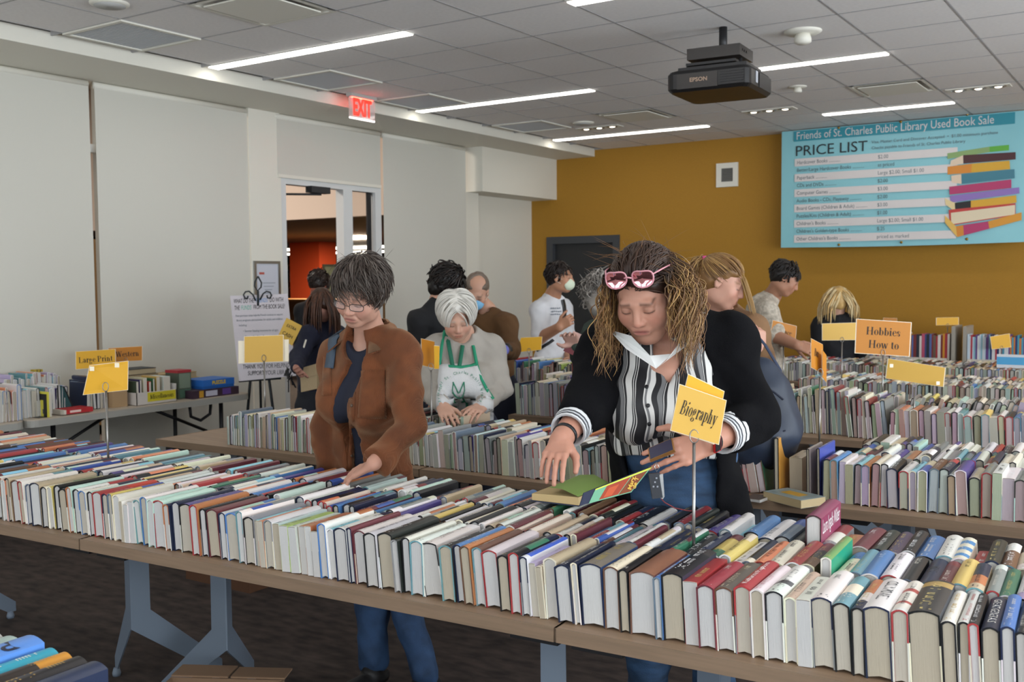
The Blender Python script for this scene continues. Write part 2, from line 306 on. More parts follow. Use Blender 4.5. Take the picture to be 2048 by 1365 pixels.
# shelves and a counter in the library
def bookcase(x0, x1, y0, y1, H, label, seed):
    rg = random.Random(seed); t = thing('library_bookcase', label, 'bookcase', ((x0+x1)/2, (y0+y1)/2, 0), 'bookcases in the library beyond the glass')
    m = MB(); m.box((x0, y0, 0), (x1, y1, .1)); m.box((x0, y0, H-.03), (x1, y1, H)); m.box((x0, y0, 0), (x0+.03, y1, H)); m.box((x1-.03, y0, 0), (x1, y1, H)); build(m, 'frame', mat('tan_wood', '#9a7a52', .5), t)
    nz = int((H-.1)/.36); b = MB()
    for k in range(nz):
        z = .1+k*(H-.13)/nz; m = MB(); m.box((x0+.03, y0, z-.02), (x1-.03, y1, z)); build(m, 'shelf', mat('tan_wood', '#9a7a52', .5), t)
        x = x0+.04
        while x < x1-.07:
            tt = rg.uniform(.02, .05); h = rg.uniform(.2, .3); b.box((x, y0+.02, z), (x+tt, y0+.22, z+h), c=lin(rg.choice(['#c9a978', '#d8c4a0', '#7a3f2e', '#3c4a58', '#e6dccb', '#8a6a3a', '#2f2a28']))); x += tt+.002
    o = build(b, 'shelved_books', mat('shelf_books', attr=True), t); o['kind'] = 'stuff'
p_ = at(575, 560, 23.0); bookcase(p_[0]-.9, p_[0]+.35, p_[1], p_[1]+.3, 2.0, 'tall library bookcase left of the orange column', 3)
p_ = at(684, 560, 25.0); bookcase(p_[0]-.3, p_[0]+1.2, p_[1], p_[1]+.3, 1.9, 'library bookcase far beyond the orange column', 4)
bookcase(-11.6, -9.6, 6.4, 6.7, 2.1, 'library bookcase glimpsed through the shade gap', 5)
p_ = at(600, 588, 17.6); X_, Y_ = p_[0], p_[1]; t = thing('service_counter', 'brown wooden service counter in the library before the orange column', 'counter', (X_, Y_+.3, 0))
mb = MB(); mb.box((X_-1.3, Y_, 0), (X_+1.2, Y_+.6, 1.26)); build(mb, 'counter_body', mat('counter_wood', '#6b4a2c', .5), t)
mb = MB(); mb.box((X_-1.35, Y_-.05, 1.26), (X_+1.25, Y_+.65, 1.30)); build(mb, 'counter_top', mat('counter_top_wood', '#8a6238', .45), t)
Xc, Yc, Yd = cc_[0], cc_[1], cyr; t = thing('notice_board', 'dark green notice board on the orange column', 'board', (Xc, (Yc+Yd)/2, 1.0))
mb = MB(); mb.box((Xc+.001, Yc+.08, .9), (Xc+.04, Yd-.02, 1.95)); build(mb, 'board_frame', mat('board_frame', '#3a3f35', .6), t)
mb = MB(); mb.box((Xc+.04, Yc+.12, .95), (Xc+.045, Yd-.06, 1.90)); build(mb, 'board_face', mat('board_face', '#5c6453', .8), t)
# ---- ceiling fixtures
def strip(x0, x1, y, label):
    t = thing('strip_light', label, 'light', ((x0+x1)/2, y, ZC-.01), 'white strip lights in the ceiling')
    m = MB(); m.box((x0, y-.052, ZC-.006), (x1, y+.052, ZC+.02)); build(m, 'light_housing', M_white, t)
    m = MB(); m.box((x0+.006, y-.046, ZC-.012), (x1-.006, y+.046, ZC-.004)); build(m, 'light_diffuser', M_led, t)
for yy, nm in ((-2.2, 'behind the camera'), (.3, 'overhead, out of frame'), (2.75, 'overhead near the camera'), (5.2, 'nearest row'), (7.64, 'middle row'), (10.13, 'far row')):
    for (a, b), s in (((-6.10, -4.22), 'left'), ((-3.02, -1.82), 'middle'), ((-.6, .6), 'right'), ((1.8, 3.0), 'far right')):
        strip(a, b, yy, {'nearest row': 'white strip light in the ceiling, nearest visible row, ', 'middle row': 'white strip light in the ceiling, middle row, ', 'far row': 'white strip light in the ceiling, row closest to the mustard wall, '}.get(nm, 'white strip light in the ceiling, '+nm+', ')+{'left': 'beside the soffit', 'middle': 'right of the first', 'right': 'third along', 'far right': 'fourth along'}[s])
M_panel = mat('grey_panel', '#c3c7cc', .5)
for k, (i, j) in enumerate(((-5, -2), (-5, 1), (-5, 3), (-5, 6))):
    x0 = X0+P*i; y0 = Y0+P*j
    t = thing('return_grille', 'grey slotted air grille beside the soffit, '+('nearest the camera', 'second from the left, before the exit sign', 'just right of the exit sign', 'closest to the mustard wall')[k], 'vent', (x0+P/2, y0+P/2, ZC-.02), 'air grilles along the soffit')
    m = MB(); a = max(x0, XS+.02)
    for lo, hi in (((a, y0), (a+.03, y0+P)), ((x0+P-.03, y0), (x0+P, y0+P)), ((a+.03, y0), (x0+P-.03, y0+.03)), ((a+.03, y0+P-.03), (x0+P-.03, y0+P))): m.box((*lo, ZC-.014), (*hi, ZC+.02))
    build(m, 'grille_frame', M_white, t)
    m = MB()
    for q in range(22):
        y = y0+.035+q*(P-.07)/22; m.box((a+.03, y, ZC-.006), (x0+P-.03, y+.017, ZC))
    o = build(m, 'grille_slats', M_panel, t); o['kind'] = 'stuff'
    m = MB(); m.box((a+.03, y0+.03, ZC+.012), (x0+P-.03, y0+P-.03, ZC+.018)); build(m, 'grille_backing', mat('grille_dark', '#8f9398', .7), t)
for k, (i, j) in enumerate(((-3, -2), (-3, 6), (1, 6), (2, -3))):
    x0 = X0+P*i; y0 = Y0+P*j
    t = thing('ceiling_diffuser', 'square plaque air diffuser in the ceiling, '+('above the exit of the picture at upper left', 'left of the projector, near the mustard wall', 'above the price banner', 'overhead to the right')[k], 'vent', (x0+P/2, y0+P/2, ZC-.03), 'square plaque diffusers')
    m = MB(); cx, cy = x0+P/2, y0+P/2
    for a0, a1, z0, z1 in ((P/2, P/2-.03, ZC-.012, ZC-.012), (P/2-.03, .23, ZC-.012, ZC+.06)):
        for q in range(4):
            an = [math.pi/4+math.pi/2*(q+u) for u in (0, 1)]; r2 = math.sqrt(2)
            pt = lambda r, z, A: (cx+r*r2*math.cos(A), cy+r*r2*math.sin(A), z)
            m.quad(pt(a0, z0, an[0]), pt(a0, z0, an[1]), pt(a1, z1, an[1]), pt(a1, z1, an[0]))
    m.box((x0+.05, y0+.05, ZC+.055), (x0+P-.05, y0+P-.05, ZC+.06)); build(m, 'diffuser_cone', M_white, t)
    m = MB(); m.box((cx-.235, cy-.235, ZC-.02), (cx+.235, cy+.235, ZC-.012)); build(m, 'diffuser_plaque', M_white, t)
for k, (x, y) in enumerate(((-5.21, 9.567), (-3.365, 9.56), (-1.52, 9.51))):
    t = thing('spotlight_trio', 'recessed slot of three small spotlights, '+('left, near the soffit', 'below the projector', 'above the price banner')[k], 'light', (x, y, ZC-.02), 'recessed spotlight slots')
    m = MB(); m.box((x-.25, y-.075, ZC-.008), (x+.25, y+.075, ZC+.01)); build(m, 'slot_trim', M_white, t)
    for q in (-1, 0, 1):
        m = MB(); m.lathe((x+q*.155, y, ZC-.012), [(.066, .004), (.05, -.002), (.045, .003)], 16); s = build(m, 'spot_ring', M_metal, t)
        m = MB(); m.lathe((x+q*.155, y, ZC-.016), [(.03, .004), (.02, 0)], 12); build(m, 'spot_lens', mat('spot_lamp', '#ffffff', .4, emit=(1, .85, .65), es=5.), s)
for k, (x, y, r, lab) in enumerate(((-5.18, 3.68, .11, 'round white ceiling speaker at the top left edge'), (-5.185, 9.18, .11, 'round white ceiling speaker near the far soffit'))):
    t = thing('ceiling_speaker', lab, 'speaker', (x, y, ZC-.02), 'round ceiling speakers')
    m = MB(); m.lathe((x, y, ZC-.018), [(r-.02, 0), (r, .008), (r, .018)], 24); build(m, 'speaker_rim', M_white, t)
    m = MB(); m.lathe((x, y, ZC-.021), [(r-.022, 0), (r-.022, .01)], 24); build(m, 'speaker_mesh', mat('speaker_mesh', '#b9b9b6', .8), t)
for x, y, s, lab in ((-2.123, 6.657, 1., 'round white smoke detector right of the projector'), (-2.761, 8.54, .62, 'small round white detector beyond the projector')):
    t = thing('smoke_detector', lab, 'detector', (x, y, ZC-.08*s))
    m = MB(); m.lathe((x, y, ZC-.02*s), [(.1*s, 0), (.12*s, .012*s), (.12*s, .02*s)], 24); build(m, 'detector_base', M_white, t)
    m = MB(); m.lathe((x, y, ZC-.085*s), [(.035*s, 0), (.055*s, .012*s), (.055*s, .035*s), (.045*s, .065*s)], 20); build(m, 'detector_head', M_white, t)
# wall vent
t = thing('wall_vent', 'square white vent grille on the mustard wall', 'vent', (-4.425, YB-.02, 2.65))
m = MB(); a, b, z0, z1 = -4.556, -4.295, 2.655, 2.927
for lo, hi in (((a, z0), (a+.06, z1)), ((b-.06, z0), (b, z1)), ((a+.06, z0), (b-.06, z0+.06)), ((a+.06, z1-.06), (b-.06, z1))): m.box((lo[0], YB-.02, lo[1]), (hi[0], YB, hi[1]))
build(m, 'vent_frame', M_white, t)
for q in range(9):
    m = MB(); z = z0+.064+q*.0165; m.prism([(a+.06, YB-.016, z), (b-.06, YB-.016, z), (b-.06, YB-.004, z+.008), (a+.06, YB-.004, z+.008)], (0, 0, .003)); build(m, 'vent_slat', mat('vent_slat', '#8d8d88', .6), t)
m = MB(); m.box((a+.05, YB-.003, z0+.05), (b-.05, YB-.001, z1-.05)); build(m, 'vent_cavity', M_black, t)
# ---------------------------------------------------------------- tables
M_top = mat('oak_laminate', '#947a62', .45, noise=(3, .16, (1, 14, 14)), bump=(60, .05, (1, 14, 14)))
M_edge = mat('laminate_edge', '#826c57', .5, noise=(4, .12, (1, 8, 20))); M_leg = mat('grey_blue_steel', '#75818f', .4, spec=.4)
M_joint = mat('table_joint', '#cbbfb0', .5)
EX = V(.99837, .05699); EN = V(-.05699, .99837)
class Frame:
    """a table run: origin o (front left corner of its first table), direction e along the front edge"""
    def __init__(s, ox, oy, ang, z=.74): s.o = V(ox, oy); s.e = V(math.cos(ang), math.sin(ang)); s.n = V(-s.e[1], s.e[0]); s.a = ang; s.z = z
    def p(s, a, q, z=None): h = s.o+s.e*a+s.n*q; return V(h[0], h[1], s.z if z is None else z)
FT = Frame(-3.114, 2.032, 0.05702)          # front run; s = 0 at its left seam, 1.825 at its right seam
M1 = Frame(-4.754, 3.586, 0.0268); R1 = Frame(-1.135, 3.829, 0.035); R2 = Frame(-1.404, 5.48, 0.05); M2 = Frame(-3.62, 5.42, 0.03)
M3 = Frame(-5.3, 6.22, 0.03); R3 = Frame(-2.3, 6.98, .04); R4 = Frame(-3.0, 8.35, .04)
def table(fr, s0, s1, depth, label, legs=(), group='folding oak tables of the sale'):
    t = thing('book_table', label, 'table', fr.p((s0+s1)/2, depth/2, 0), group)
    m = MB(); c = fr.p((s0+s1)/2, depth/2, .74-.0125); e3, n3 = V(*fr.e, 0), V(*fr.n, 0)
    m.obox(c, e3, n3, (0, 0, 1), (s1-s0)/2-.0035, depth/2-.002, .0125); build(m, 'tabletop', M_top, t)
    m = MB()
    for q, hl in ((0, (s1-s0)/2-.0035), (depth, (s1-s0)/2-.0035)): m.obox(fr.p((s0+s1)/2, q, .7225), e3, n3, (0, 0, 1), hl, .0025, .0185)
    for s_ in (s0, s1): m.obox(fr.p(s_, depth/2, .7225), e3, n3, (0, 0, 1), .0025, depth/2, .0185)
    build(m, 'edge_band', M_edge, t)
    m = MB(); m.obox(fr.p((s0+s1)/2, depth/2, .69), e3, n3, (0, 0, 1), (s1-s0)/2-.12, .03, .012); build(m, 'rail', M_black, t)
    for a in (s0+.09, s1-.09):
        m = MB(); m.obox(fr.p(a, .1, .688), e3, n3, (0, 0, 1), .07, .05, .014); build(m, 'latch', M_black, t)
    for lg in legs or ((s0+.25, 1), (s1-.25, -1)):
        a, sg = lg[:2]; q = lg[2] if len(lg) > 2 else depth*.45; yleg(fr, a, q, sg, t, lg[3] if len(lg) > 3 else None)
    return t
def yleg(fr, a, q, sg, t, feet=None):
    """an upright folded from sheet steel that splits into two splayed feet"""
    m = MB(); p = fr.p(a, q, 0); e3, n3 = V(*fr.e, 0), V(*fr.n, 0)
    f1, f2 = feet or (p-sg*e3*.36+n3*.1, p+n3*.36+sg*e3*.02)
    for f in (f1, f2):
        d = unit(V(f[0]-p[0], f[1]-p[1], 0)); L = math.hypot(f[0]-p[0], f[1]-p[1]); k = np.cross(d, V(0, 0, 1))*.006
        P3 = lambda r, z: V(p[0], p[1], 0)+d*r+V(0, 0, z)
        m.prism([P3(0, .72), P3(0, .27), P3(.02, .255), P3(L-.01, .03), P3(L+.025, .03), P3(L+.025, .075), P3(.075, .335), P3(.072, .72)], k)
        m.lathe((f[0], f[1], 0), [(.016, 0), (.018, .012), (.012, .034)], 10)
    build(m, 'leg', M_leg, t)
fA = (onz(233, 1338, .03), onz(432, 1342, .03)); fB = (onz(330, 1392, .03), onz(503, 1348, .03))
table(FT, -1.825, 0, .83, 'oak-topped front table at the left, left of the pale seam', legs=((-1.55, 1), (-.235, 1, .385, fA)))
table(FT, 0, 1.825, .83, 'long oak-topped front table in the middle, between the two seams', legs=((.26, -1, .40, fB), (1.62, -1, .3)))
table(FT, 1.825, 3.65, .83, 'oak-topped front table at the right, under the largest hardbacks', legs=((2.08, 1, .5), (3.4, -1)))
table(M1, 0, 1.83, .78, 'oak table behind the woman in the brown jacket, left end bare')
table(M1, 1.83, 2.98, .78, 'oak table in front of the white-haired volunteer')
table(R1, -.62, -.004, .70, 'oak table end with flat-lying books, behind the woman in stripes')
table(R1, 0, 1.83, .86, 'oak table at the right edge, second from the camera')
table(R2, -1.0, .0, .80, 'oak table behind the navy shoulder bag, under tall spread books'); table(R2, 0, 1.83, .80, 'oak table at the right, third from the camera')
table(M2, 0, 1.18, .70, 'oak table right behind the volunteer')
table(M3, .3, 2.13, .60, 'far oak table in front of the man in the white T-shirt')
table(R3, 0, 1.83, .80, 'oak table under the Hobbies sign, far right half of the room'); table(R3, 1.83, 3.66, .80, 'oak table at the right edge, fourth from the camera')
table(R4, 0, 1.83, .80, 'farthest oak table, in front of the blonde woman'); table(R4, 1.83, 3.66, .80, 'farthest oak table at the right, under the cardboard box')
# ---------------------------------------------------------------- books
PALC = dict(W='#e4e1da', O='#e8834a', t='#c7b18c', b='#6e4a33', r='#b3262a', R='#6f2a35', s='#66788c', n='#1f2a48', c='#e9dfc0', k='#1b1c20', y='#e3c54a', m='#bfe0d2', o='#c4702f',
            u='#3f7fc4', e='#5f9aa4', g='#8d908e', p='#e6dfcf', v='#4a3a8c', K='#2a2f2a', l='#a8c44a', w='#eef0ea', B='#7a4f3c', a='#2f58b0', i='#d978a0', G='#2f7a5a', q='#7fd0e0', x='#b9a7cf', z='#8a1f24', T='#d9c9a8')
CNAME = dict(W='white', O='orange', t='tan', b='brown', r='red', R='maroon', s='slate blue', n='navy', c='cream', k='black', y='yellow', m='mint', o='rust', u='blue', e='teal', g='grey',
             p='cream', v='violet', K='dark green', l='lime green', w='white', B='leather-brown', a='royal blue', i='pink', G='green', q='turquoise', x='lilac', z='dark red', T='beige')
PAGES = ['#bfbdba', '#bcb9b4', '#b7b0a2', '#c2c1bf', '#b0a693', '#c8c7c4']
M_cover = mat('book_cover', rough=.33, spec=.45, attr=True); M_page = mat('book_pages', rough=.9, attr=True, bump=(700, .25, (1, .02, .02)))
M_print = mat('book_print', rough=.4, attr=True)
BOOKS = []
def arc_z(x, t, w, h): return w-h*(x/(t/2))**2
def cover_geo(b, cov, pag, lo=False):
    """book standing on its fore-edge, spine up; x thickness, y spine length, z page width"""
    t, L, w, hard = b['t'], b['L'], b['w'], b['hard']; h = min(.22*t, .008) if hard else .0012; bd = .0034 if hard else .0007
    bd = min(bd, t*.2); inset = .003 if hard else 0.
    sp, bo, fl, side = b['spine'], b['board'], b['flap'], b.get('side') or b['spine']
    n = 2 if lo else 6
    xs_ = [-t/2+t*i/n for i in range(n+1)]
    out = [(-t/2, 0), (-t/2, w*.56)]+[(x, arc_z(x, t, w, h)) for x in xs_]+[(t/2, w*.56), (t/2, 0)]
    inn = []
    for i, (x, z) in enumerate(out):
        if i in (0, 1): inn.append((-t/2+bd, z))
        elif i >= len(out)-2: inn.append((t/2-bd, z))
        else: inn.append((x*(1-2*bd/t), z-bd))
    N = len(out)
    bands = [(0, None)]+[(f, c) for f, c in b['bands']]+[(1, None)]
    ys = [L*f for f, _ in bands]
    A = lambda pts, y: [(x, y, z) for x, z in pts]
    cov.v_off = len(cov.v)
    for k in range(len(ys)-1):
        col = bands[k][1] or sp
        vs = A(out, ys[k])+A(out, ys[k+1])
        cov.add(vs, [(i, N+i, N+i+1, i+1) for i in range(2, N-3)], 0, col, True)
        cov.add(vs, [(i, N+i, N+i+1, i+1) for i in (0, 1, N-3, N-2)], 0, side)
    vi = A(inn, 0)+A(inn, L)
    if not lo:
        for i in range(N-1): cov.add([vi[i], vi[i+1], vi[N+i+1], vi[N+i]], [(0, 1, 2, 3)], 0, bo)
    for y, fl_ in ((0, False), (L, True)):
        for i in range(N-1):
            low = i == 0 or i == N-2
            q = [(out[i][0], y, out[i][1]), (out[i+1][0], y, out[i+1][1]), (inn[i+1][0], y, inn[i+1][1]), (inn[i][0], y, inn[i][1])]
            cov.add(q, [(0, 1, 2, 3) if not fl_ else (3, 2, 1, 0)], 0, fl if low else bo)
    # page block with a rounded back and a hollow fore-edge
    pw = t/2-bd-.0002; y0, y1 = inset, L-inset; zt = w-bd-.0012; z0 = inset
    pts = [(-pw, z0), (-pw, zt-h)]+([(x, zt-h*.0-h*(x/pw)**2) for x in (-pw*.6, 0, pw*.6)] if hard and not lo else [(0, zt)])+[(pw, zt-h), (pw, z0)]
    if hard and not lo: pts += [(0, z0+min(.004, t*.12))]
    pag.prism([(x, y0, z) for x, z in pts][::-1], (0, y1-y0, 0), 0, b['page'])
def title_geo(b, m, rng):
    t, L, w = b['t'], b['L'], b['w']; h = min(.22*t, .008) if b['hard'] else .0012
    ink = b['ink']; z = w+.0004
    def bar(x0, x1, y0, y1, c):
        za, zb = arc_z(x0, t, w, h)+.0006, arc_z(x1, t, w, h)+.0006
        m.add([(x0, y0, za), (x1, y0, zb), (x1, y1, zb), (x0, y1, za)], [(0, 1, 2, 3)], 0, c)
    if b.get('text'):
        for (txt, yc, frac, hgt, sgn, colr, bold) in b['text']:
            v, fs = text_mesh(txt, 1., 1., bold); ww = v[:, 0].max()-v[:, 0].min(); hh = max(v[:, 1].max()-v[:, 1].min(), .3)
            sy = L*frac/ww; sx = t*hgt/max(.7, hh); cx = (v[:, 0].max()+v[:, 0].min())/2; cy = (v[:, 1].max()+v[:, 1].min())/2
            xo = b.get('xo', 0.)
            pts = []
            for p in v:
                y = L*yc+sgn*(p[0]-cx)*sy; x = -sgn*(p[1]-cy)*sx+xo
                pts.append((x, y, arc_z(max(-t/2, min(t/2, x)), t, w, h)+.0007))
            m.add(pts, fs, 0, lin(colr))
        return
    # unreadable lines of print: short strokes in letter rhythm
    for (a0, a1, hf) in ((.06, .12, .5), (.2, rng.uniform(.5, .6), rng.uniform(.3, .5)), (rng.uniform(.66, .7), rng.uniform(.8, .93), .34)):
        if rng.random() < .2: continue
        y = a0*L; lw = t*hf*.42; x0 = rng.uniform(-.06, .06)*t
        while y < a1*L:
            if rng.random() < .84:
                k = rng.random(); hw = t*hf*(.5 if k < .3 else .36)
                bar(x0-hw, x0+hw, y, y+lw*.32, ink)
                if k > .45: bar(x0-hw, x0-hw*.5, y+lw*.32, y+lw*.72, ink)
            y += lw
def rcol(rng, c, v=.06):
    c = lin(PALC[c]) if isinstance(c, str) and len(c) == 1 else lin(c)
    g = .3*c[0]+.5*c[1]+.2*c[2]; c = [x*.8+g*.2 for x in c]
    f = 1+rng.uniform(-v, v)*2; return tuple(min(1, max(0, x*f*(1+rng.uniform(-v, v)))) for x in c)
PICK = 'WWWWWWWWcckkknnuuaerRRogbtmsyOvGqTz'
def spec(rng, fr, s, q, t, code=None, **kw):
    a = code or (rng.choice(PICK)+rng.choice('kknWWrsbcep'))
    hard = kw.pop('hard', a[1] != 'p'); L = kw.pop('L', rng.uniform(.225, .243) if hard else rng.uniform(.195, .232)); w = kw.pop('w', rng.uniform(.147, .163) if hard else rng.uniform(.128, .15))
    dark = lin(PALC[a[0]]); lum = .2*dark[0]+.7*dark[1]+.1*dark[2]
    b = dict(fr=fr, s=s, q=q, t=t, L=L, w=w, hard=hard, code=a, spine=rcol(rng, a[0]), board=rcol(rng, a[1] if a[1] != 'p' else 'c'), flap=rcol(rng, rng.choice('WWWgc')+'' if rng.random() < .4 and hard else (a[1] if a[1] != 'p' else a[0])),
             page=lin(rng.choice(PAGES)), ink=lin('#26262c') if lum > .3 else lin(rng.choice(['#e8e4d8', '#d8c27a', '#ffffff'])), bands=[], lean=(rng.gauss(-.05, .012) if fr is FT and s > 1.95 else rng.gauss(-.085, .02) if fr is FT else rng.gauss(0, .012)), rz=rng.gauss(0, .012), z=0., seed=rng.random())
    if rng.random() < .34 and hard:
        c1, c2 = rng.choice(PICK), rng.choice(PICK); f = sorted((rng.uniform(.15, .4), rng.uniform(.5, .85)))
        b['bands'] = [(f[0], rcol(rng, c1)), (f[1], rcol(rng, c2))] if rng.random() < .5 else [(f[1], rcol(rng, c1))]
    b.update(kw); return b
def row_from(fr, items, q, rowname, seed, **kw):
    """items: [(s, code)] with each thickness given by the next start"""
    rng = random.Random(seed); n0 = len(BOOKS)
    for (s, c), (s2, _) in zip(items, items[1:]):
        t = s2-s-.0006
        if t < .006: continue
        BOOKS.append(spec(rng, fr, s+t/2, q+rng.uniform(-.006, .006), t, c, row=rowname, **kw))
    return BOOKS[n0:]
def row_fill(fr, s0, s1, q, rowname, seed, tr=(.016, .034), codes=None, **kw):
    rng = random.Random(seed); s = s0; n0 = len(BOOKS); k = 0
    while s < s1-.012:
        t = min(rng.uniform(*tr), s1-s); c = None
        if codes: c = codes[k % len(codes)]+rng.choice('knWcrsep')
        BOOKS.append(spec(rng, fr, s+t/2, q+rng.uniform(-.008, .008), t, c, row=rowname, **kw)); s += t+rng.uniform(.0004, .002); k += 1
    return BOOKS[n0:]
ROW1 = "-0.497,WO;-0.482,OW;-0.456,tk;-0.429,Wb;-0.379,Wr;-0.350,Ws;-0.313,tn;-0.256,ck;-0.220,yc;-0.189,kk;-0.151,kk;-0.108,mo;-0.081,Wk;-0.046,Wu;-0.007,mk;0.022,rr;0.071,rn;0.102,ys;0.124,Wc;0.162,Wp;0.179,Wp;0.199,Wp;0.226,We;0.260,Wu;0.292,mm;0.325,mr;0.377,no;0.405,nn;0.442,vk;0.501,or;0.536,kk;0.565,RR;0.616,Wn;0.646,uu;0.697,We;0.726,gk;0.770,qp;0.789,Op;0.813,Wg;0.848,mp;0.878,lp;0.913,Wp;0.947,op;0.974,op;0.999,kp;1.026,Wu;1.058,qw;1.088,Wn;1.136,Rn;1.156,WR;1.201,Wk;1.245,Kk;1.299,Kg;1.323,Wk;1.352,We;1.396,Wk;1.459,ke;1.502,un;1.529,ob;1.561,be;1.592,Wr;1.641,kk;1.676,kr;1.708,an;1.734,xp;1.758,cp;1.775,tc;1.814,nn;1.858,nc;1.877,gn;1.939,cb;1.981,kk;2.008,BB;2.075,us;2.095,kk;2.150,rp;2.186,rR;2.230,gb;2.274,rr;2.314,WW;2.347,Wk;2.389,tc;2.418,Wp;2.450,Wn;2.498,ek;2.536,nk;2.564,Wn;2.620,Wr;2.655,kk;2.720,Wk;2.750,Wk;2.773,kr;2.795,nk;2.831,un;2.858,kk;2.882,Wn;2.912,WW"
items = [(float(a), c) for a, c in (r.split(',') for r in ROW1.split(';'))]
r1 = row_from(FT, items, .045, 'nearest front row', 7)
def near_s(rows, s): return min(rows, key=lambda b: abs(b['s']-s))
def setb(rows, s, **kw): b = near_s(rows, s); b.update(kw); return b
T = lambda *a: list(a)
# (text, centre along the spine 0..1, length share, height share, +1 reads away from the camera, colour, bold)
def label_text(rows, s, text, what=None, **kw):
    kw.setdefault('text', text); b = setb(rows, s, bands=kw.pop('bands', []), **kw)
    if what: b['what'] = what
label_text(r1, 2.592, T(('COLIN POWELL', .56, .62, .46, -1, '#222a33', .0),), 'thick white hardback with large black capitals on its spine')
label_text(r1, 2.294, T(('Katharine Hepburn', .5, .8, .44, 1, '#f4e9e4', .0),), 'bright red hardback with white script on its spine')
label_text(r1, 2.474, None, 'white hardback with tall thin black capitals and a dark blue board')
label_text(r1, 2.332, None, 'pale pink jacketed hardback right of the bright red one', spine=lin('#e9d9dc'), ink=lin('#d08f98'))
label_text(r1, 2.368, None, 'white hardback with a dark portrait on its spine', bands=[(.30, lin('#5a5a5c')), (.42, lin('#e9e7e1'))])
label_text(r1, 2.122, None, 'thick black hardback with small white capitals', side=lin('#2a3040'), bands=[(.8, lin('#3a3534'))])
label_text(r1, 2.168, None, 'red paperback right of the thick black hardback')
label_text(r1, 2.208, None, 'dark red hardback with pale capitals, two left of the bright red one', spine=lin('#a3404a'), side=lin('#a3404a'))
label_text(r1, 2.252, None, 'grey-brown hardback with cream script, just left of the bright red one', spine=lin('#6f675e'), ink=lin('#e9dcc0'))
label_text(r1, 2.687, None, 'thickest black hardback near the right edge, cream panel on its side', bands=[(.80, lin('#b8985a')), (.95, lin('#3a3532'))], side=lin('#2c323c'), spine=lin('#3b3836'))
label_text(r1, 2.735, None, 'slim white hardback with yellow lettering near the right edge', ink=lin('#d0a838'))
label_text(r1, 2.762, None, 'slim white hardback with red lettering near the right edge', ink=lin('#b8433a'))
label_text(r1, 2.813, T(('GREAT GENERALS', .52, .74, .46, -1, '#e9e6df', .0),), 'dark navy hardback with white capitals near the right edge')
label_text(r1, 2.844, None, 'blue hardback with white lettering near the right edge', spine=lin('#4f78b8'))
label_text(r1, 2.637, None, 'white and red hardback left of the thickest black one', bands=[(.08, lin('#eae4d8')), (.24, lin('#b4504a')), (.3, lin('#eae4d8')), (.62, lin('#b4504a')), (.72, lin('#eae4d8'))])
label_text(r1, 2.040, T((' .', .5, .01, .01, 1, '#7a4f3c', .0),), 'thick leather-brown hardback, no jacket, left of the sign post', spine=lin('#94664f'), side=lin('#7c4a3c'))
label_text(r1, 1.908, None, 'grey-gold hardback with a navy photograph on its side', side=lin('#3a5484'), spine=lin('#7d756a'), ink=lin('#c9b24a'))
near_s(r1, 1.908)['sidetext'] = 'Spoken From'
label_text(r1, 1.795, None, 'cream hardback with brown lettering above the right seam', ink=lin('#9a6a42'))
label_text(r1, 1.72, None, 'glossy blue hardback with a white spine end left of the seam', bands=[(.1, lin('#4a68c8'))], spine=lin('#e6e6ea'))
label_text(r1, 0.590, None, 'maroon hardback without jacket, the thickest left of the first leg', ink=lin('#9a5a52'))
label_text(r1, 0.046, None, 'red hardback with yellow lettering in the front row', bands=[(.5, lin('#c23a26'))], ink=lin('#f2d24a'))
label_text(r1, 1.617, None, 'white-topped hardback with red lower jacket', flap=lin('#8e1f26'))
setb(r1, 1.427, lean=-.17); setb(r1, 1.374, lean=-.03)
for b in r1:
    if b['s'] > 1.97: b['w'] = max(b['w'], .152)
for s, kw in ((2.122, dict(w=.166, L=.246)), (2.040, dict(w=.160)), (2.687, dict(w=.165, L=.25)), (2.592, dict(w=.160)), (.86, dict(w=.14)),): setb(r1, s, **kw)
r1x = row_fill(FT, 2.915, 3.55, .045, 'nearest front row', 21, (.03, .05))
r0 = row_fill(FT, -1.75, -.5, .045, 'nearest front row', 22, (.016, .036))
# second and third rows of the front tables
MIDC = 'tekyWcyWmorbgtkuGcnarRxbziWWyknr'
r2 = row_fill(FT, -1.7, 2.05, .295, 'nearest table middle row', 23, (.016, .036))
r2b = row_fill(FT, 2.05, 3.5, .295, 'nearest table middle row', 24, (.024, .042), codes='knGyWcOcrbkceuWknaytgGxRqiWWcWnr')
r3 = row_fill(FT, -1.65, 1.655, .55, 'nearest table back row', 25, (.018, .038))
r3b = row_fill(FT, 1.66, 2.02, .55, 'nearest table back row', 26, (.02, .04), codes='zKkrkWak')
r3c = row_fill(FT, 2.02, 3.5, .55, 'nearest table back row', 27, (.03, .05), codes='vWquWsKmgoRKRkuWkvKbWgkWrck')
label_text(r3c, 2.33, None, 'tall plum hardback with white script on its side, the highest in the back row', code='RR', spine=lin('#8a3f5c'), w=.226, t=.042, side=lin('#8a3a58'), lean=0, rz=0, board=lin('#3a1f24'))
lau = near_s(r3c, 2.33); lau['text'] = None; lau['sidetext'] = 'Laura Ingalls Wilder'
gb = near_s(r2b, 2.40); gb.update(what='bright green slim hardback standing above its neighbours', code='Ge', spine=lin('#1fa07e'), side=lin('#12906e'), board=lin('#d9d3c8'), w=.185, t=.026, lean=0., text=None, bands=[(.0, lin('#6f9a5a'))])
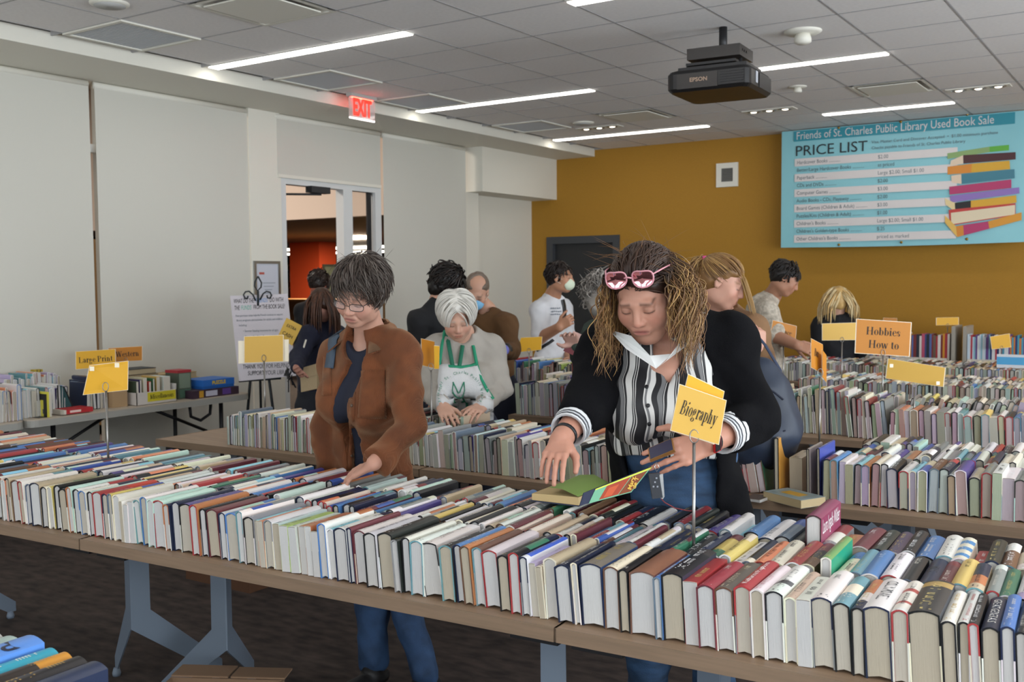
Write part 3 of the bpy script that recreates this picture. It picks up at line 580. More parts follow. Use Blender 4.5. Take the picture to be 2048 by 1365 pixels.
b = near_s(r3c, 2.70); b.update(what='hardback with broad blue and cream stripes across its spine', code='uk', spine=lin('#e4ddc8'), bands=[(.12, lin('#4a8ac0')), (.24, lin('#e4ddc8')), (.4, lin('#4a8ac0')), (.54, lin('#e4ddc8')), (.7, lin('#4a8ac0')), (.85, lin('#e4ddc8'))])
label_text(r3c, 2.74, None, 'red hardback with white capitals near the right end of the back row', code='rk', spine=lin('#a83232'))
label_text(r3c, 2.55, None, 'purple hardback with pale capitals in the back row', code='vk', spine=lin('#4c3f5a'))
label_text(r2b, 2.66, T(('MAN', .55, .22, .6, -1, '#3a3a3a', .02),), 'broad white paperback with black capitals in the middle row', code='Wp')
# other tables
M1n = lambda n: n
PALE = ['Wp', 'cp', 'Wk', 'ck', 'gp', 'Tk', 'Wp', 'tp', 'Wr', 'kk', 'Wn', 'gK']
def fillp(fr, s0, s1, q, name, seed, tr, lean=None, wr=(.145, .175), codes=PALE):
    rng = random.Random(seed); out = row_fill(fr, s0, s1, q, name, seed, tr)
    for b in out:
        if rng.random() < .5:
            c = rng.choice(codes); b['code'] = c; b['spine'] = rcol(rng, c[0]); b['board'] = rcol(rng, c[1] if c[1] != 'p' else 'c'); b['hard'] = c[1] != 'p'; b['bands'] = b['bands'] if rng.random() < .4 else []
        b['w'] = rng.uniform(*wr); b['page'] = tuple(x*rng.uniform(.62, .95) for x in b['page'])  # older, darker pages, with the farther tables' shade put into the colour
        if lean: b['lean'] = lean+rng.gauss(0, .02)
    return out
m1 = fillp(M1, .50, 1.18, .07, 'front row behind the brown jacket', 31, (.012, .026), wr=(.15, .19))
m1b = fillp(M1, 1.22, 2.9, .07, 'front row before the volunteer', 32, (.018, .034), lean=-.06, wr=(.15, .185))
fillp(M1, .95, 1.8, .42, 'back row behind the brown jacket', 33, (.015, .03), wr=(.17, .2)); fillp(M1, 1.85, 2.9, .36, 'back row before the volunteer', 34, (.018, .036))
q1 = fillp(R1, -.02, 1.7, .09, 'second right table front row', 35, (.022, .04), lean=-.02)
for kw in (dict(s=-.035, q=.10, t=.012, code='vk', w=.205, L=.24, spine=lin('#3c4a8c'), side=lin('#4450a0'), what='tall violet-blue board-bound book at the left end of the second right table row'), dict(s=-.20, q=.10, t=.020, code='tk', w=.235, L=.2, spine=lin('#8a7a6a'), side=lin('#c08a3c'), what='tall book with an orange side standing behind the flat books'), dict(s=-.14, q=.16, t=.05, code='tp', w=.15, L=.2, hard=False, what='thick tan paperback standing right of the tall orange-sided book'), dict(s=-.075, q=.10, t=.012, code='gk', w=.20, L=.2, spine=lin('#9a8c84'), side=lin('#a89a94'), what='tall grey-pink book left of the violet-blue one')):
    k_ = dict(kw); BOOKS.append(spec(random.Random(5), R1, k_.pop('s'), k_.pop('q'), k_.pop('t'), k_.pop('code'), row='second right table left end', bands=[], lean=-.02, **k_))
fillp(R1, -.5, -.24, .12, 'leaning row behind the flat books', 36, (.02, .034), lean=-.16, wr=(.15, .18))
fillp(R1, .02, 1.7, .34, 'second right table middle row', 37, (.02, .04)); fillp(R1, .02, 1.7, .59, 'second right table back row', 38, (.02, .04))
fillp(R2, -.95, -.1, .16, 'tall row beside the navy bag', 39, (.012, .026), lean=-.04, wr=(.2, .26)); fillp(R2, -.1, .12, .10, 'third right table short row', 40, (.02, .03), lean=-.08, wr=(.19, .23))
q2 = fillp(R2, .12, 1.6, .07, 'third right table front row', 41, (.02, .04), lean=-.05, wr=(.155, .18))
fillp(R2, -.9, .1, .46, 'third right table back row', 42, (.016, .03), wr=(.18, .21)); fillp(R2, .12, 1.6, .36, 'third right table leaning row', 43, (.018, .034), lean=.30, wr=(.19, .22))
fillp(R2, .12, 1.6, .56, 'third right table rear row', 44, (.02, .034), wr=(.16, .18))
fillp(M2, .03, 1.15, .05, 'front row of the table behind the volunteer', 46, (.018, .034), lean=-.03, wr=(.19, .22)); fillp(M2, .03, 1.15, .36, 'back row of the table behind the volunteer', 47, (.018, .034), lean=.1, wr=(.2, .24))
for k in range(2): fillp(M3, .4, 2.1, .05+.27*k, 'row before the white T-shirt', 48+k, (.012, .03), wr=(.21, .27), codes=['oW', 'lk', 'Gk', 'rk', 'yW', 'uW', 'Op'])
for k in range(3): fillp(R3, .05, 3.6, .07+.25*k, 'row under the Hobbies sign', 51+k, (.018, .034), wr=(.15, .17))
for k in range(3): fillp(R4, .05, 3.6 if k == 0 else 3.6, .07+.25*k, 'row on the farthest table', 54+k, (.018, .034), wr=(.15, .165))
# near left corner: a table almost under the camera with a few spines in view
CT = Frame(-1.9, 1.0, .057, .74)
# ---- every book in its place: those that show largest are objects, the small far ones one mesh
def bmat(b):
    p = b['fr'].p(b['s'], b['q'], .74+b['z'])
    lift = abs(math.sin(b['lean']))*b['t']/2
    return Matrix.Translation((p[0], p[1], p[2]+.0006+lift)) @ Matrix.Rotation(b['fr'].a+b['rz'], 4, 'Z') @ Matrix.Rotation(b['lean'], 4, 'Y')
def big(b):
    p = b['fr'].p(b['s'], b['q'], .74+b['w']); x, y, z = proj(p)
    if not (-60 < x < 2110 and z > .5): return 0
    a = b['t']*(b['w']*.5+b['L']*.4)*(FPX/z)**2
    if 'middle' in b['row'] or 'back' in b['row']: a *= .8
    return a*(3 if b.get('what') else 1)
for b in BOOKS: b['area'] = big(b)
vis = [b for b in BOOKS if b['area'] > 0]
ids = set(id(b) for b in sorted(vis, key=lambda b: -b['area'])[:312])
ORD = ['', 'second ', 'third ', 'fourth ', 'fifth ', 'sixth ', 'seventh ', 'eighth ', 'ninth ', 'tenth ', 'eleventh ', 'twelfth ']+['%dth ' % i for i in range(13, 120)]
LABELS = set()
def book_label(b, rank):
    rank, side = rank
    if b.get('what'): l = b['what']
    else:
        t = 'slim ' if b['t'] < .018 else 'thick ' if b['t'] > .036 else ''
        l = '%s%s %s, %s%s, %s' % (t, CNAME[b['code'][0]], 'hardback' if b['hard'] else 'paperback', ORD[rank] or 'first ', side, b['row'])
    LABELS.add(l); return l
from collections import defaultdict
by = defaultdict(list)
for b in BOOKS: by[b['row']].append(b)
ROWSHORT = {}
rest = MB(); restp = MB()
for row, bs in by.items():
    bs.sort(key=lambda b: b['s']); inview = [b for b in bs if id(b) in ids]; n = len(inview)
    for i, b in enumerate(inview): b['rank'] = (i, 'from left end') if i < n-i-1 else (n-1-i, 'from right end')
    if row.startswith('nearest'):
        for i, b in enumerate(inview):
            best = b['rank']
            for s0, nm in ((0., 'left table seam'), (1.15, "brown sleeve's hand"), (1.825, 'right table seam')):
                r_ = [x for x in inview if x['s'] >= s0]; l_ = [x for x in inview if x['s'] < s0]
                k = r_.index(b) if b in r_ else len(l_)-1-l_.index(b)
                if k < best[0]: best = (k, ('right' if b in r_ else 'left')+' of '+nm)
            b['rank'] = best
M_cov = [M_cover]
for b in BOOKS:
    rng = random.Random(b['seed']); m4 = bmat(b)
    if id(b) in ids:
        c, p = MB(), MB(); cover_geo(b, c, p)
        o = link('book', c.mesh('book', M_cover)); o.matrix_world = m4
        tag(o, book_label(b, b['rank']), 'book', 'books in the '+b['row'])
        link('pages', p.mesh('pages', M_page), o)
        if b['area'] > 250:
            t = MB(); title_geo(b, t, rng)
            if t.f: link('spine_lettering', t.mesh('spine_lettering', M_print), o)['kind'] = 'stuff'
        if b.get('sidetext'):
            v, fs = text_mesh(b['sidetext'], 1., 1., .0); ww = v[:, 0].max()-v[:, 0].min(); t = MB(); mid = (v[:, 0].max()+v[:, 0].min())/2
            if b['sidetext'][0] == 'L':
                t.add([(b['t']/2+.0008, b['L']*.5+(q[0]-mid)/ww*b['L']*.86*1.0, b['w']-.036+q[1]*.058) for q in v], fs, 0, lin('#f1e9ea'))
            else: t.add([(b['t']/2+.0008, .018+q[1]*.016, b['w']*.5-(q[0]-mid)/ww*b['w']*.7) for q in v], fs, 0, lin('#d9dde6'))
            link('cover_lettering', t.mesh('cover_lettering', M_print), o)
    elif b['area'] > 0 or True:
        x, y, z = proj(b['fr'].p(b['s'], b['q'], .85))
        if z < .3 or x < -700 or x > 2700: continue
        c, p = MB(), MB(); cover_geo(b, c, p, lo=True)
        for src, dst in ((c, rest), (p, rest)):
            dst.add([m4 @ Vector(v) for v in src.v], [], 0)
            off = len(dst.v)-len(src.v)
            for f, cc in zip(src.f, src.c): dst.f.append([i+off for i in f]); dst.m.append(0 if src is c else 1); dst.c.append(cc); dst.smooth.append(False)
o = build(rest, 'small_books', [M_cover, M_page]); tag(o, 'small distant books filling the far tables and row ends', 'books', None, 'stuff')
# ---- books lying flat, open, or shelved apart
def flat_book(cx, cy, z, t, L, w, rz, colr, label, tilt=0., hard=True, page=None, group=None, pics=()):
    b = dict(t=t, L=L, w=w, hard=hard, spine=lin(colr), board=lin(colr), flap=lin(colr), page=lin(page or PAGES[0]), bands=[])
    c, p = MB(), MB(); cover_geo(b, c, p)
    o = link('book', c.mesh('book', M_cover))
    o.matrix_world = Matrix.Translation((cx, cy, z+t/2)) @ Matrix.Rotation(rz, 4, 'Z') @ Matrix.Rotation(tilt, 4, 'X') @ Matrix.Rotation(math.pi/2, 4, 'Y') @ Matrix.Translation((0, -L/2, -w/2))
    tag(o, label, 'book', group); link('pages', p.mesh('pages', M_page), o)
    if pics:
        m = MB()
        for kk, (y0, y1, z0, z1, cc) in enumerate(pics): m.add([(-t/2-.0006*(kk+1), L*y0, w*z0), (-t/2-.0006*(kk+1), L*y1, w*z0), (-t/2-.0006*(kk+1), L*y1, w*z1), (-t/2-.0006*(kk+1), L*y0, w*z1)], [(0, 1, 2, 3)], 0, lin(cc))
        link('cover_picture', m.mesh('cover_picture', M_print), o)
    return o
flat_book(*R1.p(-.11, .03)[:2], .7405, .032, .2, .13, 1.1, '#8d9a9a', 'thick paperback lying flat with a gold emblem on its cover, near the right table seam', hard=False, page='#c2ae86', pics=((.1, .9, .1, .9, '#7d8a88'), (.25, .75, .3, .7, '#b58a2c')))
flat_book(*R1.p(-.33, .015)[:2], .7405, .010, .24, .1, 1.45, '#c9c6bb', 'slim dark picture book lying flat at the table end behind the striped blouse', hard=False, pics=((.02, .98, .02, .98, '#3d3128'), (.3, .8, .3, .8, '#7a5c38')))
# leaning picture books standing face-out
def panel_book(p0, rz, w, h, t, lean, colr, label, pics=(), group=None):
    root = link('book', None); bpy.data.objects.remove(root)
    m = MB(); m.box((-w/2, 0, 0), (w/2, .0025, h), 0, lin(colr)); m.box((-w/2, t-.0025, 0), (w/2, t, h), 0, lin(colr)); m.box((-w/2, 0, 0), (-w/2+.0025, t, h), 0, lin(colr))
    o = link('book', m.mesh('book', M_cover)); o.matrix_world = Matrix.Translation(p0) @ Matrix.Rotation(rz, 4, 'Z') @ Matrix.Rotation(-lean, 4, 'X')
    tag(o, label, 'book', group)
    m = MB(); m.box((-w/2+.003, .0026, .002), (w/2-.002, t-.0026, h-.002), 0, lin(PAGES[0])); link('pages', m.mesh('pages', M_page), o)
    if pics:
        m = MB()
        for x0, x1, z0, z1, cc in pics: m.add([(-w/2+w*x0, -.0006, h*z0), (-w/2+w*x1, -.0006, h*z0), (-w/2+w*x1, -.0006, h*z1), (-w/2+w*x0, -.0006, h*z1)], [(0, 1, 2, 3)], 0, lin(cc))
        link('cover_picture', m.mesh('cover_picture', M_print), o)
    return o
# ---------------------------------------------------------------- smooth-surface modelling (people, hair, clothes)
class SDF:
    """a list of soft-blended solids, turned into one closed quad surface on a grid"""
    def __init__(s): s.p = []; s.noise = []
    def cap(s, a, b, ra, rb, k=.02, flat=None, sub=False):     # tapered capsule; flat = (direction, factor<1) squashes it
        s.p.append(('c', V(*a), V(*b), ra, rb, k, flat, sub)); return s
    def ell(s, c, r, R=None, k=.02, sub=False):
        s.p.append(('e', V(*c), V(*r), None if R is None else np.asarray(R, float), 0, k, None, sub)); return s
    def cut(s, n, c, k=.004):                                   # keeps the side the normal points away from
        s.p.append(('h', unit(n), V(*c), 0, 0, k, None, True)); return s
    def box(s, c, R, h, k=.005, sub=False, r=.004):
        s.p.append(('b', V(*c), V(*h), np.asarray(R, float), r, k, None, sub)); return s
    def bounds(s):
        lo, hi = V(9, 9, 9)*9, -V(9, 9, 9)*9
        for q in s.p:
            if q[7]: continue
            if q[0] == 'c':
                m = max(q[3], q[4]); lo = np.minimum(lo, np.minimum(q[1], q[2])-m); hi = np.maximum(hi, np.maximum(q[1], q[2])+m)
            else:
                m = np.linalg.norm(q[2]) if q[0] == 'b' else max(q[2]); lo = np.minimum(lo, q[1]-m); hi = np.maximum(hi, q[1]+m)
        return lo, hi
    def field(s, lo, dims, h):
        F = np.full(dims, .25, np.float32)
        ax = [lo[i]+h*np.arange(dims[i]) for i in range(3)]
        for q in s.p:
            kind, k, sub = q[0], q[5], q[7]; mg = k*1.2+3*h
            if kind == 'c': a, b = np.minimum(q[1], q[2])-max(q[3], q[4])-mg, np.maximum(q[1], q[2])+max(q[3], q[4])+mg
            elif kind == 'e': a, b = q[1]-max(q[2])-mg, q[1]+max(q[2])+mg
            elif kind == 'b': m = np.linalg.norm(q[2]); a, b = q[1]-m-mg, q[1]+m+mg
            else: a, b = lo, lo+h*np.array(dims)
            i0 = np.maximum(0, np.floor((a-lo)/h).astype(int)); i1 = np.minimum(dims, np.ceil((b-lo)/h).astype(int)+1)
            if (i1 <= i0).any(): continue
            sl = tuple(slice(i0[j], i1[j]) for j in range(3))
            X = ax[0][sl[0]][:, None, None]; Y = ax[1][sl[1]][None, :, None]; Z = ax[2][sl[2]][None, None, :]
            if kind == 'h':
                d = -((X-q[2][0])*q[1][0]+(Y-q[2][1])*q[1][1]+(Z-q[2][2])*q[1][2])
            elif kind == 'c':
                fl = q[6]; A, B = q[1], q[2]; ab = B-A; px, py, pz = X-A[0], Y-A[1], Z-A[2]
                if fl:
                    f, sc_ = unit(fl[0]), 1/fl[1]-1; dp = px*f[0]+py*f[1]+pz*f[2]; da = ab@f
                    px, py, pz = px+dp*f[0]*sc_, py+dp*f[1]*sc_, pz+dp*f[2]*sc_; ab = ab+f*da*sc_
                t = np.clip((px*ab[0]+py*ab[1]+pz*ab[2])/max(ab@ab, 1e-9), 0, 1)
                d = np.sqrt((px-t*ab[0])**2+(py-t*ab[1])**2+(pz-t*ab[2])**2)-(q[3]+(q[4]-q[3])*t)
                if fl: d = d*(.5+.5*fl[1])
            else:
                px, py, pz = X-q[1][0], Y-q[1][1], Z-q[1][2]; R = q[3]
                if R is not None: px, py, pz = [px*R[0, j]+py*R[1, j]+pz*R[2, j] for j in range(3)]
                r = q[2]
                if kind == 'e':
                    k0 = np.sqrt((px/r[0])**2+(py/r[1])**2+(pz/r[2])**2); k1 = np.sqrt((px/r[0]**2)**2+(py/r[1]**2)**2+(pz/r[2]**2)**2)
                    d = k0*(k0-1)/np.maximum(k1, 1e-6)
                else:
                    ex, ey, ez = np.abs(px)-r[0]+q[4], np.abs(py)-r[1]+q[4], np.abs(pz)-r[2]+q[4]
                    d = np.sqrt(np.maximum(ex, 0)**2+np.maximum(ey, 0)**2+np.maximum(ez, 0)**2)+np.minimum(np.maximum(np.maximum(ex, ey), ez), 0)-q[4]
            d = d.astype(np.float32); G = F[sl]
            if sub: d = -d; hh = np.maximum(k-np.abs(G-d), 0)/max(k, 1e-6); F[sl] = np.maximum(G, d)+hh*hh*k*.25
            else: hh = np.maximum(k-np.abs(G-d), 0)/max(k, 1e-6); F[sl] = np.minimum(G, d)-hh*hh*k*.25
        for amp, freq, seed in s.noise:
            rg = np.random.RandomState(seed); N = np.zeros(dims, np.float32)
            for _ in range(5):
                w_ = rg.normal(size=3); w_ = w_/np.linalg.norm(w_)*freq*rg.uniform(.6, 1.6); ph = rg.uniform(0, 6.28)
                N += np.sin(ax[0][:, None, None]*w_[0]+ax[1][None, :, None]*w_[1]+ax[2][None, None, :]*w_[2]+ph+1.5*np.sin(ax[2][None, None, :]*w_[0]*.7+ax[0][:, None, None]*w_[2]*.7)).astype(np.float32)
            F += amp*.45*N
        return F
    def surface(s, h):
        lo, hi = s.bounds(); lo = lo-3*h; dims = tuple(np.ceil((hi+3*h-lo)/h).astype(int)+1)
        return surface_nets(s.field(lo, dims, h), lo, h)
def surface_nets(F, lo, h):
    F = np.where(F == 0, 1e-7, F); nx, ny, nz = F.shape; cs = (nx-1, ny-1, nz-1)
    S = np.zeros((*cs, 3), np.float32); C = np.zeros(cs, np.float32); quads = []
    inside = F < 0
    offs = {0: ((0, 0, 0), (0, -1, 0), (0, -1, -1), (0, 0, -1)), 1: ((0, 0, 0), (0, 0, -1), (-1, 0, -1), (-1, 0, 0)), 2: ((0, 0, 0), (-1, 0, 0), (-1, -1, 0), (0, -1, 0))}
    for a in range(3):
        s0 = [slice(None)]*3; s1 = [slice(None)]*3; s0[a] = slice(0, -1); s1[a] = slice(1, None)
        m = inside[tuple(s0)] != inside[tuple(s1)]; I = np.argwhere(m)
        if len(I) == 0: continue
        f0 = F[tuple(s0)][m]; f1 = F[tuple(s1)][m]; pos = I.astype(np.float32); pos[:, a] += f0/(f0-f1)
        ok = np.ones(len(I), bool)
        for b in range(3):
            if b != a: ok &= (I[:, b] > 0) & (I[:, b] < F.shape[b]-1)
        I, pos, fl = I[ok], pos[ok], f0[ok] < 0
        q = []
        for o in offs[a]:
            c = I+np.array(o); idx = (c[:, 0]*cs[1]+c[:, 1])*cs[2]+c[:, 2]; q.append(idx)
            Sf = S.reshape(-1, 3); np.add.at(Sf, idx, pos); np.add.at(C.reshape(-1), idx, 1)
        q = np.stack(q, 1); q[~fl] = q[~fl][:, ::-1]; quads.append(q)
    Q = np.concatenate(quads); used = np.unique(Q); mp = np.full(C.size, -1, np.int64); mp[used] = np.arange(len(used))
    verts = S.reshape(-1, 3)[used]/C.reshape(-1)[used][:, None]
    return verts*h+lo, mp[Q]
def np_mesh(name, chunks, mats, off):
    """chunks: [(verts, quads, colours or None, material index)] joined into one mesh"""
    nv = sum(len(c[0]) for c in chunks); nf = sum(len(c[1]) for c in chunks)
    me = bpy.data.meshes.new(name); me.vertices.add(nv); me.loops.add(nf*4); me.polygons.add(nf)
    Vv = np.concatenate([c[0] for c in chunks])-np.asarray(off); o = 0; Q = []; mi = []; cc = []
    for v, q, c, m in chunks:
        Q.append(q+o); o += len(v); mi += [m]*len(q); cc.append(np.tile((.5, .5, .5), (len(v), 1)) if c is None else c)
    Q = np.concatenate(Q); cc = np.concatenate(cc)
    me.vertices.foreach_set('co', Vv.astype(np.float32).ravel()); me.loops.foreach_set('vertex_index', Q.astype(np.int32).ravel())
    me.polygons.foreach_set('loop_start', np.arange(0, nf*4, 4, dtype=np.int32)); me.polygons.foreach_set('material_index', np.array(mi, np.int32))
    me.polygons.foreach_set('use_smooth', np.ones(nf, bool))
    for m in mats: me.materials.append(m)
    me.update(calc_edges=True); me.validate()
    a = me.color_attributes.new('col', 'FLOAT_COLOR', 'POINT'); a.data.foreach_set('color', np.concatenate([cc, np.ones((len(cc), 1))], 1).astype(np.float32).ravel())
    return me
# ---------------------------------------------------------------- people
M_skin = mat('skin', rough=.5, spec=.35, attr=True); _b = M_skin.node_tree.nodes['Principled BSDF']; _b.inputs['Subsurface Weight'].default_value = .12; _b.inputs['Subsurface Radius'].default_value = (.012, .005, .003); _b.inputs['Subsurface Scale'].default_value = .6
M_hair = mat('hair', rough=.42, spec=.4, attr=True)
SKIN = lin('#c59a83')
def frame_of(fwd, up):
    f = unit(fwd); r = unit(np.cross(f, up)); u = np.cross(r, f); return np.stack([r, f, u], 1)     # columns: person's right, forward, up
def smooth(x, a, b): t = np.clip((x-a)/(b-a), 0, 1); return t*t*(3-2*t)
def head_prims(S, hc, R, s=1., k=1., female=True, nose=1., jaw=1.):
    P = lambda x, y, z: hc+R@(V(x, y, z)*s); E = lambda c, r, kk=.02, sub=False: S.ell(P(*c), V(*r)*s, R, kk*s, sub)
    E((0, -.022, .034), (.075, .094, .082)); E((0, .032, -.032), (.060*jaw, .060, .078), .03); E((0, .058, -.092), (.026*jaw, .024, .020), .03)
    for x in (-1, 1):
        E((.038*x, .052, -.03), (.026, .026, .026), .03); E((.046*x*jaw, .012, -.072), (.018, .03, .026), .03)
    S.cap(P(-.036, .079, .020), P(.036, .079, .020), .0105*s, .0105*s, .018*s)
    for x in (-1, 1): E((.031*x, .094, .003), (.017, .012, .011), .012, True)
    for x in (-1, 1): E((.031*x, .0775, .002), (.0145, .0125, .0125), .006)
    S.cap(P(0, .084, .016), P(0, .105*nose, -.026), .0075*s, .0115*s, .012*s)
    for x in (-1, 1): E((.0115*x, .096*nose, -.031), (.0085, .010, .0075), .007)
    E((0, .083, -.058), (.026, .014, .018), .015)
    S.cap(P(-.02, .088, -.056), P(.02, .088, -.056), .0055*s, .0055*s, .006*s); S.cap(P(-.016, .089, -.066), P(.016, .089, -.066), .0065*s, .0065*s, .006*s)
    S.cap(P(-.024, .099, -.0607), P(.024, .099, -.0607), .0035*s, .0035*s, .004*s, None, True)
    for x in (-1, 1):
        E((.077*x, -.008, -.006), (.009, .018, .031), .008); E((.084*x, -.002, -.004), (.006, .010, .018), .006, True)
def head_colours(v, hc, R, s, skin, brow, lips, hairline=None, eyes=True):
    L = ((v-hc)@R)/s; x, y, z = np.abs(L[:, 0]), L[:, 1], L[:, 2]; c = np.tile(np.array(skin), (len(v), 1))
    front = smooth(y, .03, .06)
    red = np.exp(-(((x-.042)/.02)**2+((z+.03)/.022)**2))*front*.35+np.exp(-((L[:, 0]/.014)**2+((z+.03)/.014)**2))*smooth(y, .09, .1)*.35
    c *= (1-np.outer(red, V(.06, .42, .40)))
    lip = np.exp(-((L[:, 0]/.021)**4+((z+.061)/.0085)**4))*smooth(y, .075, .082)
    c = c*(1-lip[:, None]*.85)+np.outer(lip*.85, lips)
    line = np.exp(-(((z+.0608)/.0018)**2))*(x < .023)*smooth(y, .07, .08)
    c *= (1-.55*line[:, None])
    br = np.exp(-(((z-.0235-.10*(.030-np.minimum(x, .03))-.0*x)/.0042)**2))*smooth(x, .010, .016)*(1-smooth(x, .046, .054))*smooth(y, .05, .06)
    c = c*(1-br[:, None]*.75)+np.outer(br*.75, brow)
    if eyes:
        la = np.exp(-(((z+.0035+22*(x-.031)**2*-.0)/.0022)**2))*smooth(x, .016, .02)*(1-smooth(x, .045, .049))*smooth(y, .06, .07)
        c = c*(1-la[:, None]*.85)+np.outer(la*.85, V(.03, .02, .018))
        lid = np.exp(-(((x-.031)/.015)**2+((z-.006)/.008)**2))*smooth(y, .06, .07); c *= (1-.22*lid[:, None])
    return c
def hand_prims(S, W, D, N, side, size=1., curl=(.35, .4, .45, .5), splay=1., thumb=.5, k=1.):
    """W wrist, D towards the fingertips, N out of the back of the hand; side +1 left hand, -1 right hand"""
    D = unit(D); N = unit(N-D*(N@D)); T = np.cross(D, N)*side; s = size
    tips = []
    offs = ((.030, .086), (.010, .091), (-.011, .087), (-.030, .079)); seg = ((.043, .027, .021), (.047, .030, .022), (.043, .028, .021), (.034, .022, .019)); rad = (.0088, .009, .0085, .0076)
    for i in range(4):
        o, l0 = offs[i]; kn = W+(D*l0+T*o)*s
        S.cap(W+T*o*.55*s-N*.002*s, kn-N*.003*s, .0155*s, .0118*s, .012*s, (N, .8))
        d = unit(D+T*(o*2.2*splay)); p = kn; c = curl[i]; r = rad[i]*s
        for j, L in enumerate(seg[i]):
            a = c*(.75, 1., .7)[j]; d = unit(d*math.cos(a)-N*math.sin(a)) if j == 0 else unit(d*math.cos(a)-nn*math.sin(a)); nn = unit(N-d*(N@d)) if abs(N@d) < .98 else nn
            if (N@d) < -.6: nn = unit(np.cross(np.cross(d, N), d)) if np.linalg.norm(np.cross(d, N)) > .1 else nn
            q = p+d*L*s; S.cap(p, q, r, r*.9, .004*s); p = q; r *= .9
        tips.append(p)
    b = W+(D*.022+T*.024-N*.008)*s; d = unit(D*.62+T*(.45+.5*thumb)-N*.35); m = b+d*.046*s
    S.cap(b, m, .017*s, .0125*s, .014*s); d2 = unit(D*.9+T*(.1+.5*thumb)-N*.25); m2 = m+d2*.034*s; S.cap(m, m2, .0112*s, .010*s, .006*s)
    d3 = unit(D*1+T*.25*thumb-N*.3); m3 = m2+d3*.026*s; S.cap(m2, m3, .0098*s, .008*s, .004*s); tips.append(m3)
    return tips
def arm_skin(S, el, wr, r0=.040, r1=.027): S.cap(el, wr, r0, r1, .02)
def locks(paths, r0, cols, n=5, seed=1, taper=.25, flat=.6):
    """hair locks: tapered strands along paths, one mesh chunk"""
    vs, qs, cs = [], [], []; o = 0
    for P, r, c in zip(paths, r0, cols):
        P = np.asarray(P); k = len(P); t = np.gradient(P, axis=0); t /= np.linalg.norm(t, axis=1)[:, None]+1e-9
        ref = V(0.3, .2, 1) if abs(t[0]@V(0, 0, 1)) < .9 else V(1, 0, 0)
        x = np.cross(t, ref); x /= np.linalg.norm(x, axis=1)[:, None]+1e-9; y = np.cross(x, t)
        u = np.linspace(0, 1, k); w = r*np.minimum(1, .45+u*3)*(1-(1-taper)*u**2); w[-1] *= .3
        a = 2*np.pi*np.arange(n)/n
        ring = P[:, None, :]+w[:, None, None]*(np.cos(a)[None, :, None]*x[:, None, :]+flat*np.sin(a)[None, :, None]*y[:, None, :])
        vs.append(ring.reshape(-1, 3)); I = np.arange(k-1)[:, None]*n; J = np.arange(n)[None, :]
        q = np.stack([I+J, I+(J+1) % n, I+n+(J+1) % n, I+n+J], -1).reshape(-1, 4)+o; qs.append(q); o += k*n
        cc = np.asarray(c); cs.append(np.repeat(cc if cc.ndim == 2 else np.tile(cc, (k, 1)), n, axis=0))
    return np.concatenate(vs), np.concatenate(qs), np.concatenate(cs), 0
def scalp(rg, hc, R, s, cond, infl=1.03):
    """a random point of the scalp (local test cond) and its outward normal, in world space"""
    while True:
        d = unit(rg.normal(size=3)); L = V(d[0]*.076, d[1]*.096-.022, d[2]*.084+.034)*infl
        if cond(L): return hc+R@(L*s), R@unit(V(d[0]/.076, d[1]/.096, d[2]/.084)), L
def cloth(S, h, wr=.004, seed=1, freq=28): 
    S.noise.append((wr, freq, seed)); S.noise.append((wr*.5, freq*2.3, seed+9)); return S.surface(h)
def hug(L0, t, n, step, lift, drift=None):
    """a hair path that follows the skull: local start point, start direction, lift(u) above the scalp"""
    C, A = V(0, -.024, .036), V(.077, .097, .084); L = V(*L0); d = unit(t); out = []
    for i in range(n):
        u = i/(n-1); r = (L-C)/A; m = np.linalg.norm(r); base = C+(L-C)/m; nn = unit(r/A)
        out.append(base+nn*lift(u)); d = unit(d-nn*(d@nn)+(drift if drift is not None else 0)*1.0); L = base+d*step
    return np.array(out)
def torso(S, J, e, fl=.66, w=1., top=True, bottom=False, bust=0., k=.05, belly=0.):
    """trunk volumes inflated by e; J holds neck, shR, shL, wai, pel, bf"""
    bf = J['bf']; mid = (J['shR']+J['shL'])/2; half = np.linalg.norm(J['shR']-J['shL'])/2
    S.cap(mid-V(0, 0, .05), J['wai'], half*.80*w+e, .128*w+e, k, (bf, fl))
    S.cap(J['shR'], J['shL'], .052+e, .052+e, k, (bf, .85)); S.cap(mid+V(0, 0, .02), mid-V(0, 0, .12)+bf*.02, .09+e, .10+e, k, (bf, .8))
    for sh in (J['shR'], J['shL']): S.cap(J['neck']*.85+mid*.15, sh, .045+e, .05+e, .04)
    S.cap(J['wai'], J['pel'], .130*w+e, .150*w+e, k, (bf, .72))
    if bust:
        rt = unit(np.cross(bf, V(0, 0, 1)))
        for x in (-1, 1): S.ell(mid-V(0, 0, .17)+bf*(.085+.03*bust)+rt*.075*x, (.072+e+.02*bust, .06+e+.02*bust, .075+e+.02*bust), np.stack([rt, bf, V(0, 0, 1)], 1), .05)
    if belly: S.ell(J['wai']+bf*.05*belly, (.14*w+e, .10+e, .13+e), np.stack([unit(np.cross(bf, V(0, 0, 1))), bf, V(0, 0, 1)], 1), .06)
def legs(S, J, e, r=1., hem=None, k=.03):
    for h_, kn, an in (('hipR', 'knR', 'anR'), ('hipL', 'knL', 'anL')):
        S.cap(J[h_], J[kn], .088*r+e, .062*r+e, k); S.cap(J[kn], J[an], .060*r+e, .050+e if hem else .045+e, .02)
    S.cap((J['hipR']+J['hipL'])/2+V(0, 0, .12), (J['hipR']+J['hipL'])/2, .150*r+e, .140*r+e, .05, (J['bf'], .75))
